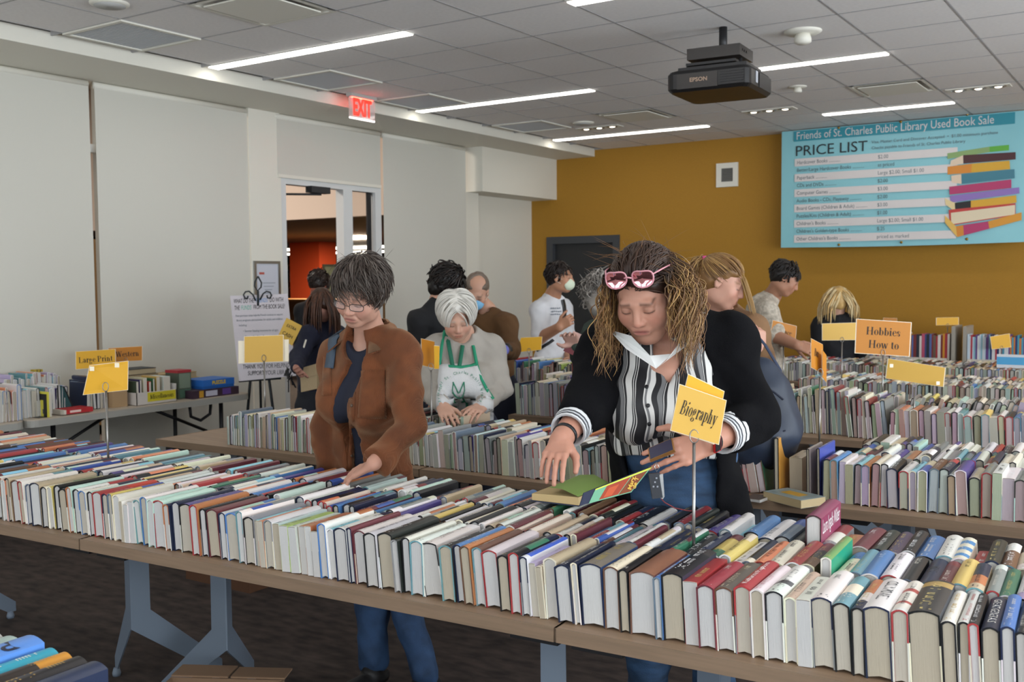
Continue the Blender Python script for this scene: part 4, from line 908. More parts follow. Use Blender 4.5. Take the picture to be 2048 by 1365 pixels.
def shoe(S, an, d, s=1.):
    an = V(an[0], an[1], .035); d = unit(V(d[0], d[1], 0))
    S.cap(an-d*.04, an+d*.15*s, .042, .036, .02, ((0, 0, 1), .75)); S.cap(an+V(0, 0, .0), an+V(0, 0, .05), .042, .045, .02); S.cut(V(0, 0, -1), V(0, 0, .003))
def stand(J, bf, lean=0.):
    """fills in hips, knees, ankles for a standing figure from its waist point"""
    bf = unit(V(bf[0], bf[1], 0)); rt = unit(np.cross(bf, V(0, 0, 1))); J['bf'] = bf
    w = J['wai']; J.setdefault('pel', w-V(0, 0, .14)); p = J['pel']
    for sd, x in (('R', 1), ('L', -1)):
        J.setdefault('hip'+sd, p+rt*.085*x-V(0, 0, .03)); h_ = J['hip'+sd]
        J.setdefault('an'+sd, V(h_[0], h_[1], .09)+rt*.03*x); a = J['an'+sd]; J.setdefault('kn'+sd, (h_+a)/2+bf*.02+V(0, 0, .02))
    return J
def person(label, J, base=None):
    b = (J['anR']+J['anL'])/2; return thing('person', label, 'person', (b[0], b[1], 0))
def body_core(J, hands, h=.02, arm=(.040, .028)):
    """coarse trunk, limbs under the clothes"""
    S = SDF(); torso(S, J, -.034); legs(S, J, -.014)
    for a in 'RL':
        S.cap(J['sh'+a], J['el'+a], .048, .040, .03)
        S.cap(J['el'+a], J['wr'+a], arm[0]-.004, arm[1]-.003, .02)
    S.cap(J['neck'], (J['shR']+J['shL'])/2, .052, .07, .03)
    return S
from mathutils.bvhtree import BVHTree
class Surf:
    """finds points on a modelled surface so pockets, straps and prints can be sewn onto it"""
    def __init__(s, *chunks):
        vs = []; fs = []; o = 0
        for v, q in [(c[0], c[1]) for c in chunks]: vs.append(v); fs.append(q+o); o += len(v)
        s.t = BVHTree.FromPolygons(np.concatenate(vs).tolist(), np.concatenate(fs).tolist())
    def hit(s, px, py):
        d = Vector(at(px, py, 1.)-EYE).normalized(); l, n, i, dist = s.t.ray_cast(Vector(EYE), d)
        if l is None: l, n, i, dist = s.t.find_nearest(Vector(at(px, py, s.last if hasattr(s, 'last') else 3.)))
        s.last = (np.array(l)-EYE)@CAM_F
        n = np.array(n); n = n if n@CAM_F < 0 else -n
        return np.array(l), unit(n)
    def patch(s, mb, tl, tr, br, bl, nu=6, nv=6, off=.004, th=.003, m=0, c=None):
        g = [[None]*(nu+1) for _ in range(nv+1)]; ge = [[None]*(nu+1) for _ in range(nv+1)]
        for j in range(nv+1):
            for i in range(nu+1):
                u, v = i/nu, j/nv
                p = (V(*tl)*(1-u)+V(*tr)*u)*(1-v)+(V(*bl)*(1-u)+V(*br)*u)*v
                l, n = s.hit(*p); g[j][i] = l+n*off; ge[j][i] = l+n*(off-th)
        F = [g[j][i] for j in range(nv+1) for i in range(nu+1)]; B = [ge[j][i] for j in range(nv+1) for i in range(nu+1)]; w_ = nu+1; k = len(F)
        fs = [(j*w_+i, (j+1)*w_+i, (j+1)*w_+i+1, j*w_+i+1) for j in range(nv) for i in range(nu)]
        fs += [tuple(k+q for q in f[::-1]) for f in fs]
        rim = [i for i in range(w_)]+[j*w_+nu for j in range(1, nv+1)]+[nv*w_+i for i in range(nu-1, -1, -1)]+[j*w_ for j in range(nv-1, 0, -1)]
        fs += [(rim[i], rim[(i+1) % len(rim)], k+rim[(i+1) % len(rim)], k+rim[i]) for i in range(len(rim))]
        mb.add(F+B, fs, m, c, True)
    def strap(s, mb, pts, w_, off=.005, th=.003, m=0, c=None):
        L = [];
        for i, p in enumerate(pts):
            a, b = V(*pts[max(0, i-1)]), V(*pts[min(len(pts)-1, i+1)]); t = unit(b-a); n = V(-t[1], t[0])*w_/2; p = V(*p)
            for q in (p-n, p+n):
                l, nn = s.hit(*q); L += [l+nn*off, l+nn*(off-th)]
        fs = []
        for i in range(len(pts)-1):
            a = i*4; b = a+4; fs += [(a, a+2, b+2, b), (a+1, b+1, b+3, a+3), (a, b, b+1, a+1), (a+2, a+3, b+3, b+2)]
        mb.add(L, fs, m, c, True)
def chunk(S, h, col, m=0):
    v, q = S.surface(h); return v, q, np.tile(np.array(lin(col) if isinstance(col, str) else col), (len(v), 1)), m
def garment(name, S, h, material, root, seed=1, wr=.004, freq=28, col=None, cut=()):
    for n, c in cut: S.cut(n, c)
    v, q = cloth(S, h, wr, seed, freq); o = link(name, np_mesh(name, [(v, q, None if col is None else np.tile(lin(col), (len(v), 1)), 0)], [material], wloc(root)), root)
    return o, (v, q)
def collar(pts_in, pts_out, root, name, material, th=.004):
    """a turned-down collar: inner line round the neck, outer line lying on the shoulders"""
    n = len(pts_in); m = MB(); A = [np.array(p) for p in pts_in]; B = [np.array(p) for p in pts_out]
    up = V(0, 0, .012); mid = [a*.8+b*.2+up for a, b in zip(A, B)]; rows = [A, mid, B]
    top = [p for r in rows for p in r]; bot = [p-V(0, 0, th)-unit(V(*(p-A[n//2]))*1.+V(0, 0, 1e-6))*0 for p in top]; k = len(top)
    fs = [(j*n+i, j*n+i+1, (j+1)*n+i+1, (j+1)*n+i) for j in range(2) for i in range(n-1)]
    fs += [tuple(k+q for q in f[::-1]) for f in fs]
    rim = list(range(n))+[n*2-1]+list(range(3*n-1, 2*n-1, -1))+[n]
    fs += [(rim[i], rim[(i+1) % len(rim)], k+rim[(i+1) % len(rim)], k+rim[i]) for i in range(len(rim))]
    m.add(top+bot, fs, 0, None, True); return build(m, name, material, root)
M_denim = mat('blue_denim', '#2c4668', .8, noise=(14, .35), bump=(380, .2)); M_black_knit = mat('black_knit', '#0a0a0d', .95, spec=.15, bump=(420, .3))
M_navy = mat('navy_cloth', '#161b2c', .85, bump=(300, .2)); M_shoe = mat('dark_shoe', '#1c1a1a', .5)
def hair_cap(hc, R, s, colr, vol=1., back=0., face=.0, extra=None, h=.006):
    S = SDF(); P = lambda x, y, z: hc+R@(V(x, y, z)*s)
    S.ell(P(0, -.026, .046), V(.082, .1, .082)*s*vol, R, .02); S.ell(P(0, -.05, .0-back*.3), V(.078, .07, .075+back)*s*vol, R, .03)
    if extra: extra(S, P)
    S.ell(P(0, .105+face, -.03), V(.098, .085, .098)*s, R, .02, True)
    for x in (-1, 1): S.ell(P(.085*x, .02, -.035), V(.03, .035, .045)*s, R, .01, True)
    S.noise.append((.0025, 90, 3)); return chunk(S, h, colr)
def figure(label, hc, fwd, up, J, bf, skin='#c59a83', hair='#3a2a20', brow=None, top='#222222', top_rough=.85, bottom=None, sleeve=1., s=1., w=1., fl=.68, h=.010, hands=None, belly=0., bust=0., e=.014, mask=None, cap_kw={}, arm=(.042, .030), neck_open=.05, hem=None, material=None, hcol=None, locks_fn=None, jaw=1., hair_obj=True):
    J = stand(J, bf); R = frame_of(fwd, up); root = person(label, J); sk = lin(skin)
    S = SDF(); head_prims(S, hc, R, s, jaw=jaw); P = lambda x, y, z: hc+R@(V(x, y, z)*s)
    S.cap(P(0, -.025, -.055), J['neck'], .054*s, .058*s, .03); S.cap(J['neck'], (J['shR']+J['shL'])/2-V(0, 0, .04), .058, .08, .03)
    v, q = S.surface(.007 if h > .008 else .0045); ch = [(v, q, head_colours(v, hc, R, s, sk, lin(brow or hair), V(*sk)*V(.85, .55, .52)), 0)]
    ch.append(chunk(body_core(J, 0), .022, sk))
    for sd, sg in (('R', -1), ('L', 1)):
        S = SDF(); D, N, kw = (hands or {}).get(sd, (unit(J['wr'+sd]-J['el'+sd]), J['bf'], {}))
        S.cap(J['el'+sd], J['wr'+sd], arm[0], arm[1], .02); S.cap(J['sh'+sd], J['el'+sd], .048, arm[0], .02); hand_prims(S, J['wr'+sd], V(*D), V(*N), sg, **kw)
        ch.append(chunk(S, .007 if h > .008 else .0045, sk))
    link('body', np_mesh('body', ch, [M_skin], wloc(root)), root)
    # hair
    cp = hair_cap(hc, R, s, hcol or hair, **cap_kw); hc_ = [cp]
    if locks_fn: hc_.append(locks_fn(hc, R, s))
    if hair_obj: link('hair', np_mesh('hair', hc_, [M_hair], wloc(root)), root)
    # top
    mt = material or mat('cloth_'+top.strip('#'), top, top_rough, bump=(260, .25), noise=(6, .10))
    S = SDF(); torso(S, J, e, fl, w, belly=belly, bust=bust)
    for sd in 'RL':
        a, b, c = J['sh'+sd], J['el'+sd], J['wr'+sd]
        if sleeve >= .9: S.cap(a, b, .056+e, .050+e*.8, .04); S.cap(b, b+(c-b)*.93, .050+e*.8, .036+e*.6, .02)
        else: S.cap(a, a+(b-a)*sleeve*1.6, .060+e, .062+e, .04)
    nb = J['neck']; S.ell(nb+V(0, 0, .045)+J['bf']*.02, (.075, .075, .065), None, .01, True)
    if neck_open: S.ell(nb+J['bf']*.085-V(0, 0, .0), (.05, .05, neck_open), None, .01, True)
    hz = hem if hem is not None else J['pel'][2]-.06
    S.cut((0, 0, -1), (0, 0, hz)); o, sf = garment('top', S, h, mt, root, 5, .005)
    S = SDF(); legs(S, J, .014); S.cut((0, 0, 1), (0, 0, J['pel'][2]+.10)); S.cut((0, 0, -1), (0, 0, .05)); garment('trousers', S, .014, bottom or M_navy, root, 6, .006, 18)
    for sd in 'RL': S = SDF(); shoe(S, J['an'+sd], J['bf']); v, q = S.surface(.011); link('shoe', np_mesh('shoe', [(v, q, None, 0)], [M_shoe], wloc(root)), root)
    if mask:
        S = SDF(); S.ell(P(0, .055, -.05), V(.062, .062, .052)*s, R, .01); S.ell(P(0, .092, -.045), V(.026, .018, .032)*s, R, .02); S.ell(P(0, .02, -.04), V(.075, .055, .12)*s, R, .004, True)
        v, q = S.surface(.006); link('face_mask', np_mesh('face_mask', [(v, q, None, 0)], [mat('mask_'+mask[1:], mask, .8)], wloc(root)), root)
        m = MB()
        for x in (-1, 1): m.tube([P(.056*x, .06, -.03), P(.08*x, .01, .005), P(.08*x, -.02, -.01)], .0012, 4); m.tube([P(.056*x, .055, -.06), P(.078*x, .0, -.03), P(.08*x, -.02, -.01)], .0012, 4)
        build(m, 'mask_loops', M_white, root)
    return root, J, R, sf
rt = lambda f: unit(np.cross(f, V(0, 0, 1)))
cam_v = lambda x, y, z: x*CAM_R+y*CAM_U-z*CAM_F     # picture right, picture up, towards the camera
# ---- woman in a brown corduroy jacket (front left)
hc = at(719, 586, 3.74); fwd = cam_v(-.30, -.52, .80); up = cam_v(.02, .84, .53)
J = dict(neck=at(742, 672, 3.90), shR=at(678, 712, 4.00), shL=at(800, 708, 3.82), wai=at(742, 890, 4.04), pel=at(748, 985, 4.14), elL=at(822, 850, 3.66), wrL=at(748, 927, 3.50), elR=at(655, 850, 4.02), wrR=at(658, 985, 4.06),
         anR=onz(745, 1330, .09), anL=onz(848, 1345, .09))
J['hipR'] = J['pel']+cam_v(-.085, -.03, -.02); J['hipL'] = J['pel']+cam_v(.085, -.03, .03); J['knR'] = at(740, 1165, 4.10); J['knL'] = at(806, 1165, 4.06)
bf = unit(np.cross(V(0, 0, 1), (J['shL']-J['shR'])*V(1, 1, 0)))*-1
if bf@CAM_F > 0: bf = -bf
J = stand(J, bf); R = frame_of(fwd, up); s = 1.0
root = person('woman in a rust-brown corduroy jacket and glasses, hand on the front books', J)
sk = lin('#c09480'); P = lambda x, y, z: hc+R@(V(x, y, z)*s)
S = SDF(); head_prims(S, hc, R, s, jaw=1.04); S.cap(P(0, -.02, -.055), J['neck'], .052, .056, .03); S.cap(J['neck'], (J['shR']+J['shL'])/2-V(0, 0, .05)+bf*.01, .056, .072, .03)
for x in (-1, 1): S.cap(P(.024*x, .090, -.042), P(.034*x, .076, -.072), .0022, .0022, .006, None, True)   # folds beside the mouth
for x in (-.006, .006): S.cap(P(x, .094, .022), P(x*1.3, .092, .036), .0018, .0018, .005, None, True)
v, q = S.surface(.0034); ch = [(v, q, head_colours(v, hc, R, s, sk, lin('#5a463c'), lin('#a8685f')), 0)]
ch.append(chunk(body_core(J, 0), .02, sk))
kn = onz(697, 951, .93); D = unit(kn-J['wrL']); N = cam_v(.05, .85, .5)
S = SDF(); S.cap(J['elL'], J['wrL'], .032, .027, .02); hand_prims(S, J['wrL'], D, N, 1, 1.0, (.14, .2, .24, .3), 1.5, .9); v, q = S.surface(.0032)
ch.append((v, q, np.tile(lin('#b98a76'), (len(v), 1)), 0))
S = SDF(); S.cap(J['elR'], J['wrR'], .040, .029, .02); hand_prims(S, J['wrR'], unit(J['wrR']-J['elR']), bf, -1); ch.append(chunk(S, .006, sk))
link('body', np_mesh('body', ch, [M_skin], wloc(root)), root)
# hair: tousled, short, grey-brown
rg = np.random.RandomState(11); paths, rr, cc = [], [], []
def cond(L): return L[2] > (.045+.35*max(0, L[1]-.02) if L[1] > .0 else -.035+.3*L[1]*-1*0) and not (abs(L[0]) > .05 and L[1] > .03 and L[2] < .05)
crown = V(.014, -.06, .115)
for i in range(1500):
    p, n, L = scalp(rg, hc, R, s, cond, 1.0)
    d = L-crown; t = unit(unit(d)+V(-.75 if L[1] > -.01 else -.25, .25 if L[1] > -.01 else 0, 0)+.35*V(math.sin(L[2]*70+L[0]*40), math.sin(L[0]*60+1), 0)+rg.normal(size=3)*.12)
    l0, l1 = rg.uniform(.006, .018), rg.uniform(.006, .030); st = rg.uniform(.0075, .0105)
    if L[1] > .03 and L[2] > .07: st *= .75
    pts = hug(L, t, 9, st, lambda u: l0+(l1-l0)*u+.010*math.sin(u*2.6), V(*rg.normal(size=3))*.05+V(.0, 0, -.07))
    pts = hc+pts@R.T+np.linspace(0, 1, 9)[:, None]**3*(R@V(*(rg.normal(size=3)*.008)))
    g = rg.uniform(); base = V(*lin('#4a3e37')) if g < .62 else V(*lin('#62574f')) if g < .93 else V(*lin('#756c65'))
    paths.append(pts); rr.append(rg.uniform(.0016, .0034)); cc.append(base*rg.uniform(.62, 1.0))
for i in range(12):     # wisps
    p, n, L = scalp(rg, hc, R, s, lambda L: L[2] > .05 and L[1] < .03, 1.04); k = np.linspace(0, 1, 8)[:, None]
    paths.append(p+n*.016*k+R@rg.normal(size=3)*.03*k**1.5); rr.append(.0012); cc.append(V(*lin('#4a3d36')))
cap = hair_cap(hc, R, s, '#40352f', 1.04)
link('hair', np_mesh('hair', [cap, locks(paths, rr, cc)], [M_hair], wloc(root)), root)
# navy shirt, jacket, jeans, shoes
S = SDF(); torso(S, J, .006, .70, .97, bust=.3); S.ell(J['neck']+bf*.05+V(0, 0, .03), (.072, .072, .085), None, .01, True); S.cut((0, 0, -1), (0, 0, J['pel'][2]-.02))
garment('navy_shirt', S, .009, mat('navy_jersey', '#151a2b', .85), root, 3, .003)
M_cord = mat('rust_corduroy', '#683818', .85, noise=(11, .28)); nt = M_cord.node_tree; bs = nt.nodes['Principled BSDF']
wv = nt.nodes.new('ShaderNodeTexWave'); wv.inputs['Scale'].default_value = 95; wv.inputs['Distortion'].default_value = 1.2; wv.bands_direction = 'X'
tc = nt.nodes.new('ShaderNodeTexCoord'); bp = nt.nodes.new('ShaderNodeBump'); bp.inputs['Strength'].default_value = .35; bp.inputs['Distance'].default_value = .004
nt.links.new(tc.outputs['Object'], wv.inputs['Vector']); nt.links.new(wv.outputs['Fac'], bp.inputs['Height']); nt.links.new(bp.outputs[0], bs.inputs['Normal'])
bs.inputs['Sheen Weight'].default_value = .35; bs.inputs['Sheen Roughness'].default_value = .4; bs.inputs['Sheen Tint'].default_value = (.9, .6, .35, 1)
S = SDF(); torso(S, J, .022, .74, 1.0, bust=.12); S.cap((J['shR']+J['shL'])/2-V(0, 0, .16)+bf*.03, J['pel']+bf*.02, .150, .165, .06, (bf, .72))
for a in 'RL':
    S.cap(J['sh'+a], J['el'+a], .062, .058, .04); S.cap(J['el'+a], J['wr'+a]+(J['el'+a]-J['wr'+a])*.06, .060, .050, .02)
hip = (J['hipR']+J['hipL'])/2; S.cap(J['pel']+V(0, 0, .05), hip-V(0, 0, .06), .165, .185, .04, (bf, .72))
S.ell(J['neck']+V(0, 0, .05)+bf*.01, (.078, .078, .07), None, .01, True); S.ell(J['neck']+bf*.09-V(0, 0, .015), (.055, .07, .08), None, .01, True)
# the open front
lat = rt(bf); RB = np.stack([lat, bf, V(0, 0, 1)], 1); 
for k in range(15):
    u = k/14; y = 715+270*u; S.box(at(688-2*u, y, 3.75+.14*u), RB, (.028+.012*u, .16, .045), .008, True, .03)
wd = unit(J['wrL']-J['elL']); S.cut((0, 0, -1), (0, 0, .80)); S.box(J['wrL']+wd*.055, frame_of(wd, V(0, 0, 1)), (.1, .07, .1), .004, True)
o, sf = garment('corduroy_jacket', S, .0075, M_cord, root, 21, .0075, 22)
B = Surf(sf); m = MB(); B.patch(m, (724, 742), (771, 740), (772, 838), (716, 836), 8, 10, .005, .004); build(m, 'chest_pocket', M_cord, root)
m = MB(); B.patch(m, (648, 714), (662, 716), (664, 790), (645, 792), 4, 8, .005, .004); build(m, 'chest_pocket', M_cord, root)
m = MB(); B.patch(m, (703, 712), (714, 712), (706, 945), (696, 945), 2, 16, .004, .004); build(m, 'button_placket', M_cord, root)
for y, x in ((709, 714), (753, 709), (812, 705), (868, 703), (912, 702)):
    l, n = B.hit(x, y); m = MB(); t1 = unit(np.cross(n, V(0, 0, 1))); t2 = np.cross(n, t1); m.tube([l+n*.001, l+n*.007, l+n*.008], [.0062, .0062, .004], 10); build(m, 'button', mat('brown_button', '#4d3b2c', .4), root)
nk = J['neck']; cl_in, cl_out = [], []
for k, a in enumerate(np.linspace(-2.25, 2.25, 15)):
    d = -bf*math.cos(a)+lat*math.sin(a); f = (1-math.cos(a))/2
    cl_in.append(nk+d*.066+V(0, 0, .062-.085*f)+bf*.030*f); cl_out.append(nk+d*(.108+.03*f)+V(0, 0, .012-.085*f)+bf*.06*f)
collar(cl_in, cl_out, root, 'collar', M_cord, .005)
m = MB(); B.strap(m, [(672, 640), (668, 680), (663, 720), (660, 738)], 17, .008, .004); build(m, 'bag_strap', mat('blue_grey_webbing', '#3f4d5c', .7), root)
S = SDF(); legs(S, J, .012, 1.0); S.cut((0, 0, 1), (0, 0, J['pel'][2]+.1)); S.cut((0, 0, -1), (0, 0, .055)); garment('jeans', S, .011, M_denim, root, 31, .009, 24)
for a in 'RL': S = SDF(); shoe(S, J['an'+a], bf); v, q = S.surface(.008); link('shoe', np_mesh('shoe', [(v, q, None, 0)], [M_shoe], wloc(root)), root)
# spectacles
M_rim = mat('dark_spectacle_rim', '#2a211d', .3); m = MB(); lens = MB()
for x in (-1, 1):
    pts = []
    for k in range(21):
        a = 2*math.pi*k/20; cx, cz = math.cos(a), math.sin(a); pts.append(P(x*.034+.0245*abs(cx)**.6*np.sign(cx), .106-.012*abs(cx*.5+x*.5)**2, .000+.0145*abs(cz)**.6*np.sign(cz)))
    m.tube(pts, .0013, 6); lens.add(pts[:-1], [tuple(range(20))])
    m.tube([P(.058*x, .096, .008), P(.077*x, .05, .010), P(.083*x, .0, .008), P(.082*x, -.02, -.008)], .0014, 6)
m.tube([P(-.0105, .107, .004), P(0, .109, .006), P(.0105, .107, .004)], .0014, 6)
gl = build(m, 'spectacles', M_rim, root); build(lens, 'lenses', mat('spectacle_lens', '#ffffff', .02, alpha=.12, spec=.8), gl)
# ---- woman in a striped blouse and black cardigan (front right)
hc = at(1290, 588, 2.98); fwd = cam_v(-.34, -.60, .72); up = cam_v(-.30, .74, .58)
J = dict(neck=at(1342, 676, 3.14), shR=at(1212, 706, 3.20), shL=at(1452, 690, 3.12), wai=at(1335, 870, 3.30), pel=at(1362, 975, 3.40), elR=at(1180, 806, 3.05), wrR=at(1122, 880, 2.84), elL=at(1512, 838, 3.05), wrL=at(1416, 886, 2.84))
b0 = unit(np.cross(V(0, 0, 1), (J['shL']-J['shR'])*V(1, 1, 0))); bf = b0 if b0@CAM_F < 0 else -b0
J = stand(J, bf); R = frame_of(fwd, up); s = 1.07
root = person('woman in a striped blouse and black cardigan leafing through an open book', J)
sk = lin('#b98974'); P = lambda x, y, z: hc+R@(V(x, y, z)*s); lat = rt(bf); RB = np.stack([lat, bf, V(0, 0, 1)], 1)
S = SDF(); head_prims(S, hc, R, s, jaw=1.08); S.cap(P(0, -.02, -.055), J['neck'], .054, .060, .03); S.cap(J['neck'], (J['shR']+J['shL'])/2-V(0, 0, .07)+bf*.04, .062, .10, .03); S.ell(P(0, .04, -.10), V(.04, .04, .025)*s, R, .03)
v, q = S.surface(.0034); ch = [(v, q, head_colours(v, hc, R, s, sk, lin('#4a3226'), lin('#a3605a')), 0)]
ch.append(chunk(body_core(J, 0), .02, sk))
HR = dict(D=unit(at(1097, 942, 2.70)-J['wrR']), N=cam_v(-.25, .42, .87))
S = SDF(); S.cap(J['elR'], J['wrR'], .046, .031, .02); tipR = hand_prims(S, J['wrR'], HR['D'], HR['N'], -1, .93, (.30, .34, .38, .42), 1.0, .25)
v, q = S.surface(.0032); ch.append((v, q, np.tile(lin('#b88570'), (len(v), 1)), 0))
DL = unit(at(1335, 913, 2.80)-J['wrL']); NL = cam_v(-.05, .30, .95)
S = SDF(); S.cap(J['elL'], J['wrL'], .046, .031, .02); tipL = hand_prims(S, J['wrL'], DL, NL, 1, 1.05, (.22, .25, .30, .34), .15, .9)
v, q = S.surface(.0032); ch.append((v, q, np.tile(lin('#b88570'), (len(v), 1)), 0))
link('body', np_mesh('body', ch, [M_skin], wloc(root)), root)
# blouse with running stripes
M_str = bpy.data.materials.new('striped_blouse'); M_str.use_nodes = True; nt = M_str.node_tree; bs = nt.nodes['Principled BSDF']; bs.inputs['Roughness'].default_value = .6
tc = nt.nodes.new('ShaderNodeTexCoord'); dt = nt.nodes.new('ShaderNodeVectorMath'); dt.operation = 'DOT_PRODUCT'; dt.inputs[1].default_value = tuple(lat)
nz = nt.nodes.new('ShaderNodeTexNoise'); nz.inputs['Scale'].default_value = 7; nz.inputs['Detail'].default_value = 1
ma = nt.nodes.new('ShaderNodeMath'); ma.operation = 'MULTIPLY_ADD'; ma.inputs[1].default_value = .06
mb_ = nt.nodes.new('ShaderNodeMath'); mb_.operation = 'MULTIPLY'; mb_.inputs[1].default_value = 8.6
mf = nt.nodes.new('ShaderNodeMath'); mf.operation = 'FRACT'; cr = nt.nodes.new('ShaderNodeValToRGB'); cr.color_ramp.interpolation = 'CONSTANT'
nt.links.new(tc.outputs['Object'], dt.inputs[0]); nt.links.new(tc.outputs['Object'], nz.inputs['Vector']); nt.links.new(nz.outputs['Fac'], ma.inputs[0]); nt.links.new(dt.outputs['Value'], ma.inputs[2])
nt.links.new(ma.outputs[0], mb_.inputs[0]); nt.links.new(mb_.outputs[0], mf.inputs[0]); nt.links.new(mf.outputs[0], cr.inputs[0]); nt.links.new(cr.outputs[0], bs.inputs['Base Color'])
bk, wh, gy = (.012, .012, .014, 1), (.62, .61, .58, 1), (.16, .16, .16, 1)
stops = [(0, bk), (.22, wh), (.24, bk), (.27, wh), (.29, bk), (.32, wh), (.47, bk), (.53, wh), (.545, bk), (.56, gy), (.66, bk), (.78, wh), (.90, gy), (.96, wh)]
el = cr.color_ramp.elements
for i, (p_, c_) in enumerate(stops):
    e_ = el[i] if i < 2 else el.new(p_); e_.position = p_; e_.color = c_
S = SDF(); torso(S, J, .012, .74, 1.12, bust=1.0, belly=.6); S.ell(J['neck']+V(0, 0, .04)+bf*.03, (.08, .085, .07), None, .01, True)
for k in range(8): u = k/7; S.box(J['neck']+bf*.10-V(0, 0, .02+.09*u), RB, (.045*(1-u)+.004, .09, .02), .006, True, .004)
S.cut((0, 0, -1), (0, 0, J['pel'][2]+.135)); o, blouse = garment('striped_blouse', S, .0075, M_str, root, 41, .007, 20)
B = Surf(blouse)
M_wht = mat('white_collar_cloth', '#d9dad8', .7)
for y in (775, 812, 848, 880):
    l, n = B.hit(1293+(y-775)*.07, y); m = MB(); m.tube([l, l+n*.005, l+n*.006], [.006, .006, .004], 10); build(m, 'button', M_black, root)
# broad collar wings
def wing(px, name):
    m = MB(); pts = [np.array(p) for p in px]; c = sum(pts)/len(pts); d = -bf*.004
    m.prism([p for p in pts], d); return build(m, name, M_wht, root)
nk = J['neck']
wing([at(1345, 708, 2.95), at(1300, 712, 2.90), at(1262, 672, 2.94), at(1218, 660, 3.04), at(1252, 698, 2.92), at(1312, 738, 2.86)], 'collar_wing')
wing([at(1312, 738, 2.86), at(1332, 722, 2.88), at(1378, 660, 2.98), at(1392, 618, 3.08), at(1416, 628, 3.06), at(1408, 640, 2.99), at(1376, 690, 2.92)], 'collar_wing')
# cardigan, open wide
S = SDF(); torso(S, J, .032, .80, 1.08, bust=.4)
for a in 'RL':
    S.cap(J['sh'+a], J['el'+a], .078, .070, .04); S.cap(J['el'+a], J['el'+a]+(J['wr'+a]-J['el'+a])*.55, .068, .056, .02)
S.cap(J['wai'], J['pel']-V(0, 0, .12)-bf*.02, .20, .215, .05, (bf, .70)); S.cap(J['pel']+lat*-.12, J['pel']+lat*-.14-V(0, 0, .22), .09, .085, .04)
S.ell(nk+V(0, 0, .05), (.085, .085, .075), None, .01, True)
for k in range(14):
    u = k/13; c = nk*(1-u)+(J['pel']-V(0, 0, .35))*u; S.box(c+bf*.16+lat*(.012+.0*u), RB, (.105+.035*min(1, u*3), .20, .06), .012, True, .03)
for a in 'RL':
    wd = unit(J['wr'+a]-J['el'+a]); e1 = J['el'+a]+(J['wr'+a]-J['el'+a])*.55; S.box(e1+wd*.06, frame_of(wd, V(0, 0, 1)), (.1, .052, .1), .004, True)
S.cut((0, 0, -1), (0, 0, J['pel'][2]-.20)); o, sf2 = garment('black_cardigan', S, .009, M_black_knit, root, 51, .007, 20)
# turned-back striped cuffs
M_cuff = mat('striped_cuff', '#c9ccce', .7); nt = M_cuff.node_tree; bs = nt.nodes['Principled BSDF']; at_ = nt.nodes.new('ShaderNodeAttribute'); at_.attribute_name = 'col'; nt.links.new(at_.outputs['Color'], bs.inputs['Base Color'])
for a in 'RL':
    m = MB(); d = unit(J['wr'+a]-J['el'+a]); e1 = J['el'+a]+(J['wr'+a]-J['el'+a])*.53; cols = ['#d7d9da', '#d7d9da', '#15161a', '#d7d9da', '#d7d9da', '#3a3c42', '#c2c5c8', '#3a3c42', '#d7d9da']
    for k, c_ in enumerate(cols): m.tube([e1+d*(.0066*k), e1+d*(.0066*(k+1))], [.0585-.0006*k, .0579-.0006*k], 20, 0, lin(c_), cap=False)
    m.tube([e1+d*.059, e1+d*.058, e1], [.053, .0455, .046], 20, 0, lin('#c9ccce'), cap=False); build(m, 'blouse_cuff', M_cuff, root)
S = SDF(); legs(S, J, .016, 1.12); S.ell(J['pel']-V(0, 0, .03), (.185, .16, .15), RB, .05); S.cap(J['pel'], J['wai'], .165, .152, .04, (bf, .74)); S.cut((0, 0, 1), (0, 0, J['pel'][2]+.15)); S.cut((0, 0, -1), (0, 0, .05)); garment('jeans', S, .010, mat('mid_denim', '#28425f', .8, noise=(10, .45, (1, 1, 3)), bump=(380, .2)), root, 61, .007, 26)
for a in 'RL': S = SDF(); shoe(S, J['an'+a], bf); v, q = S.surface(.009); link('shoe', np_mesh('shoe', [(v, q, None, 0)], [M_shoe], wloc(root)), root)
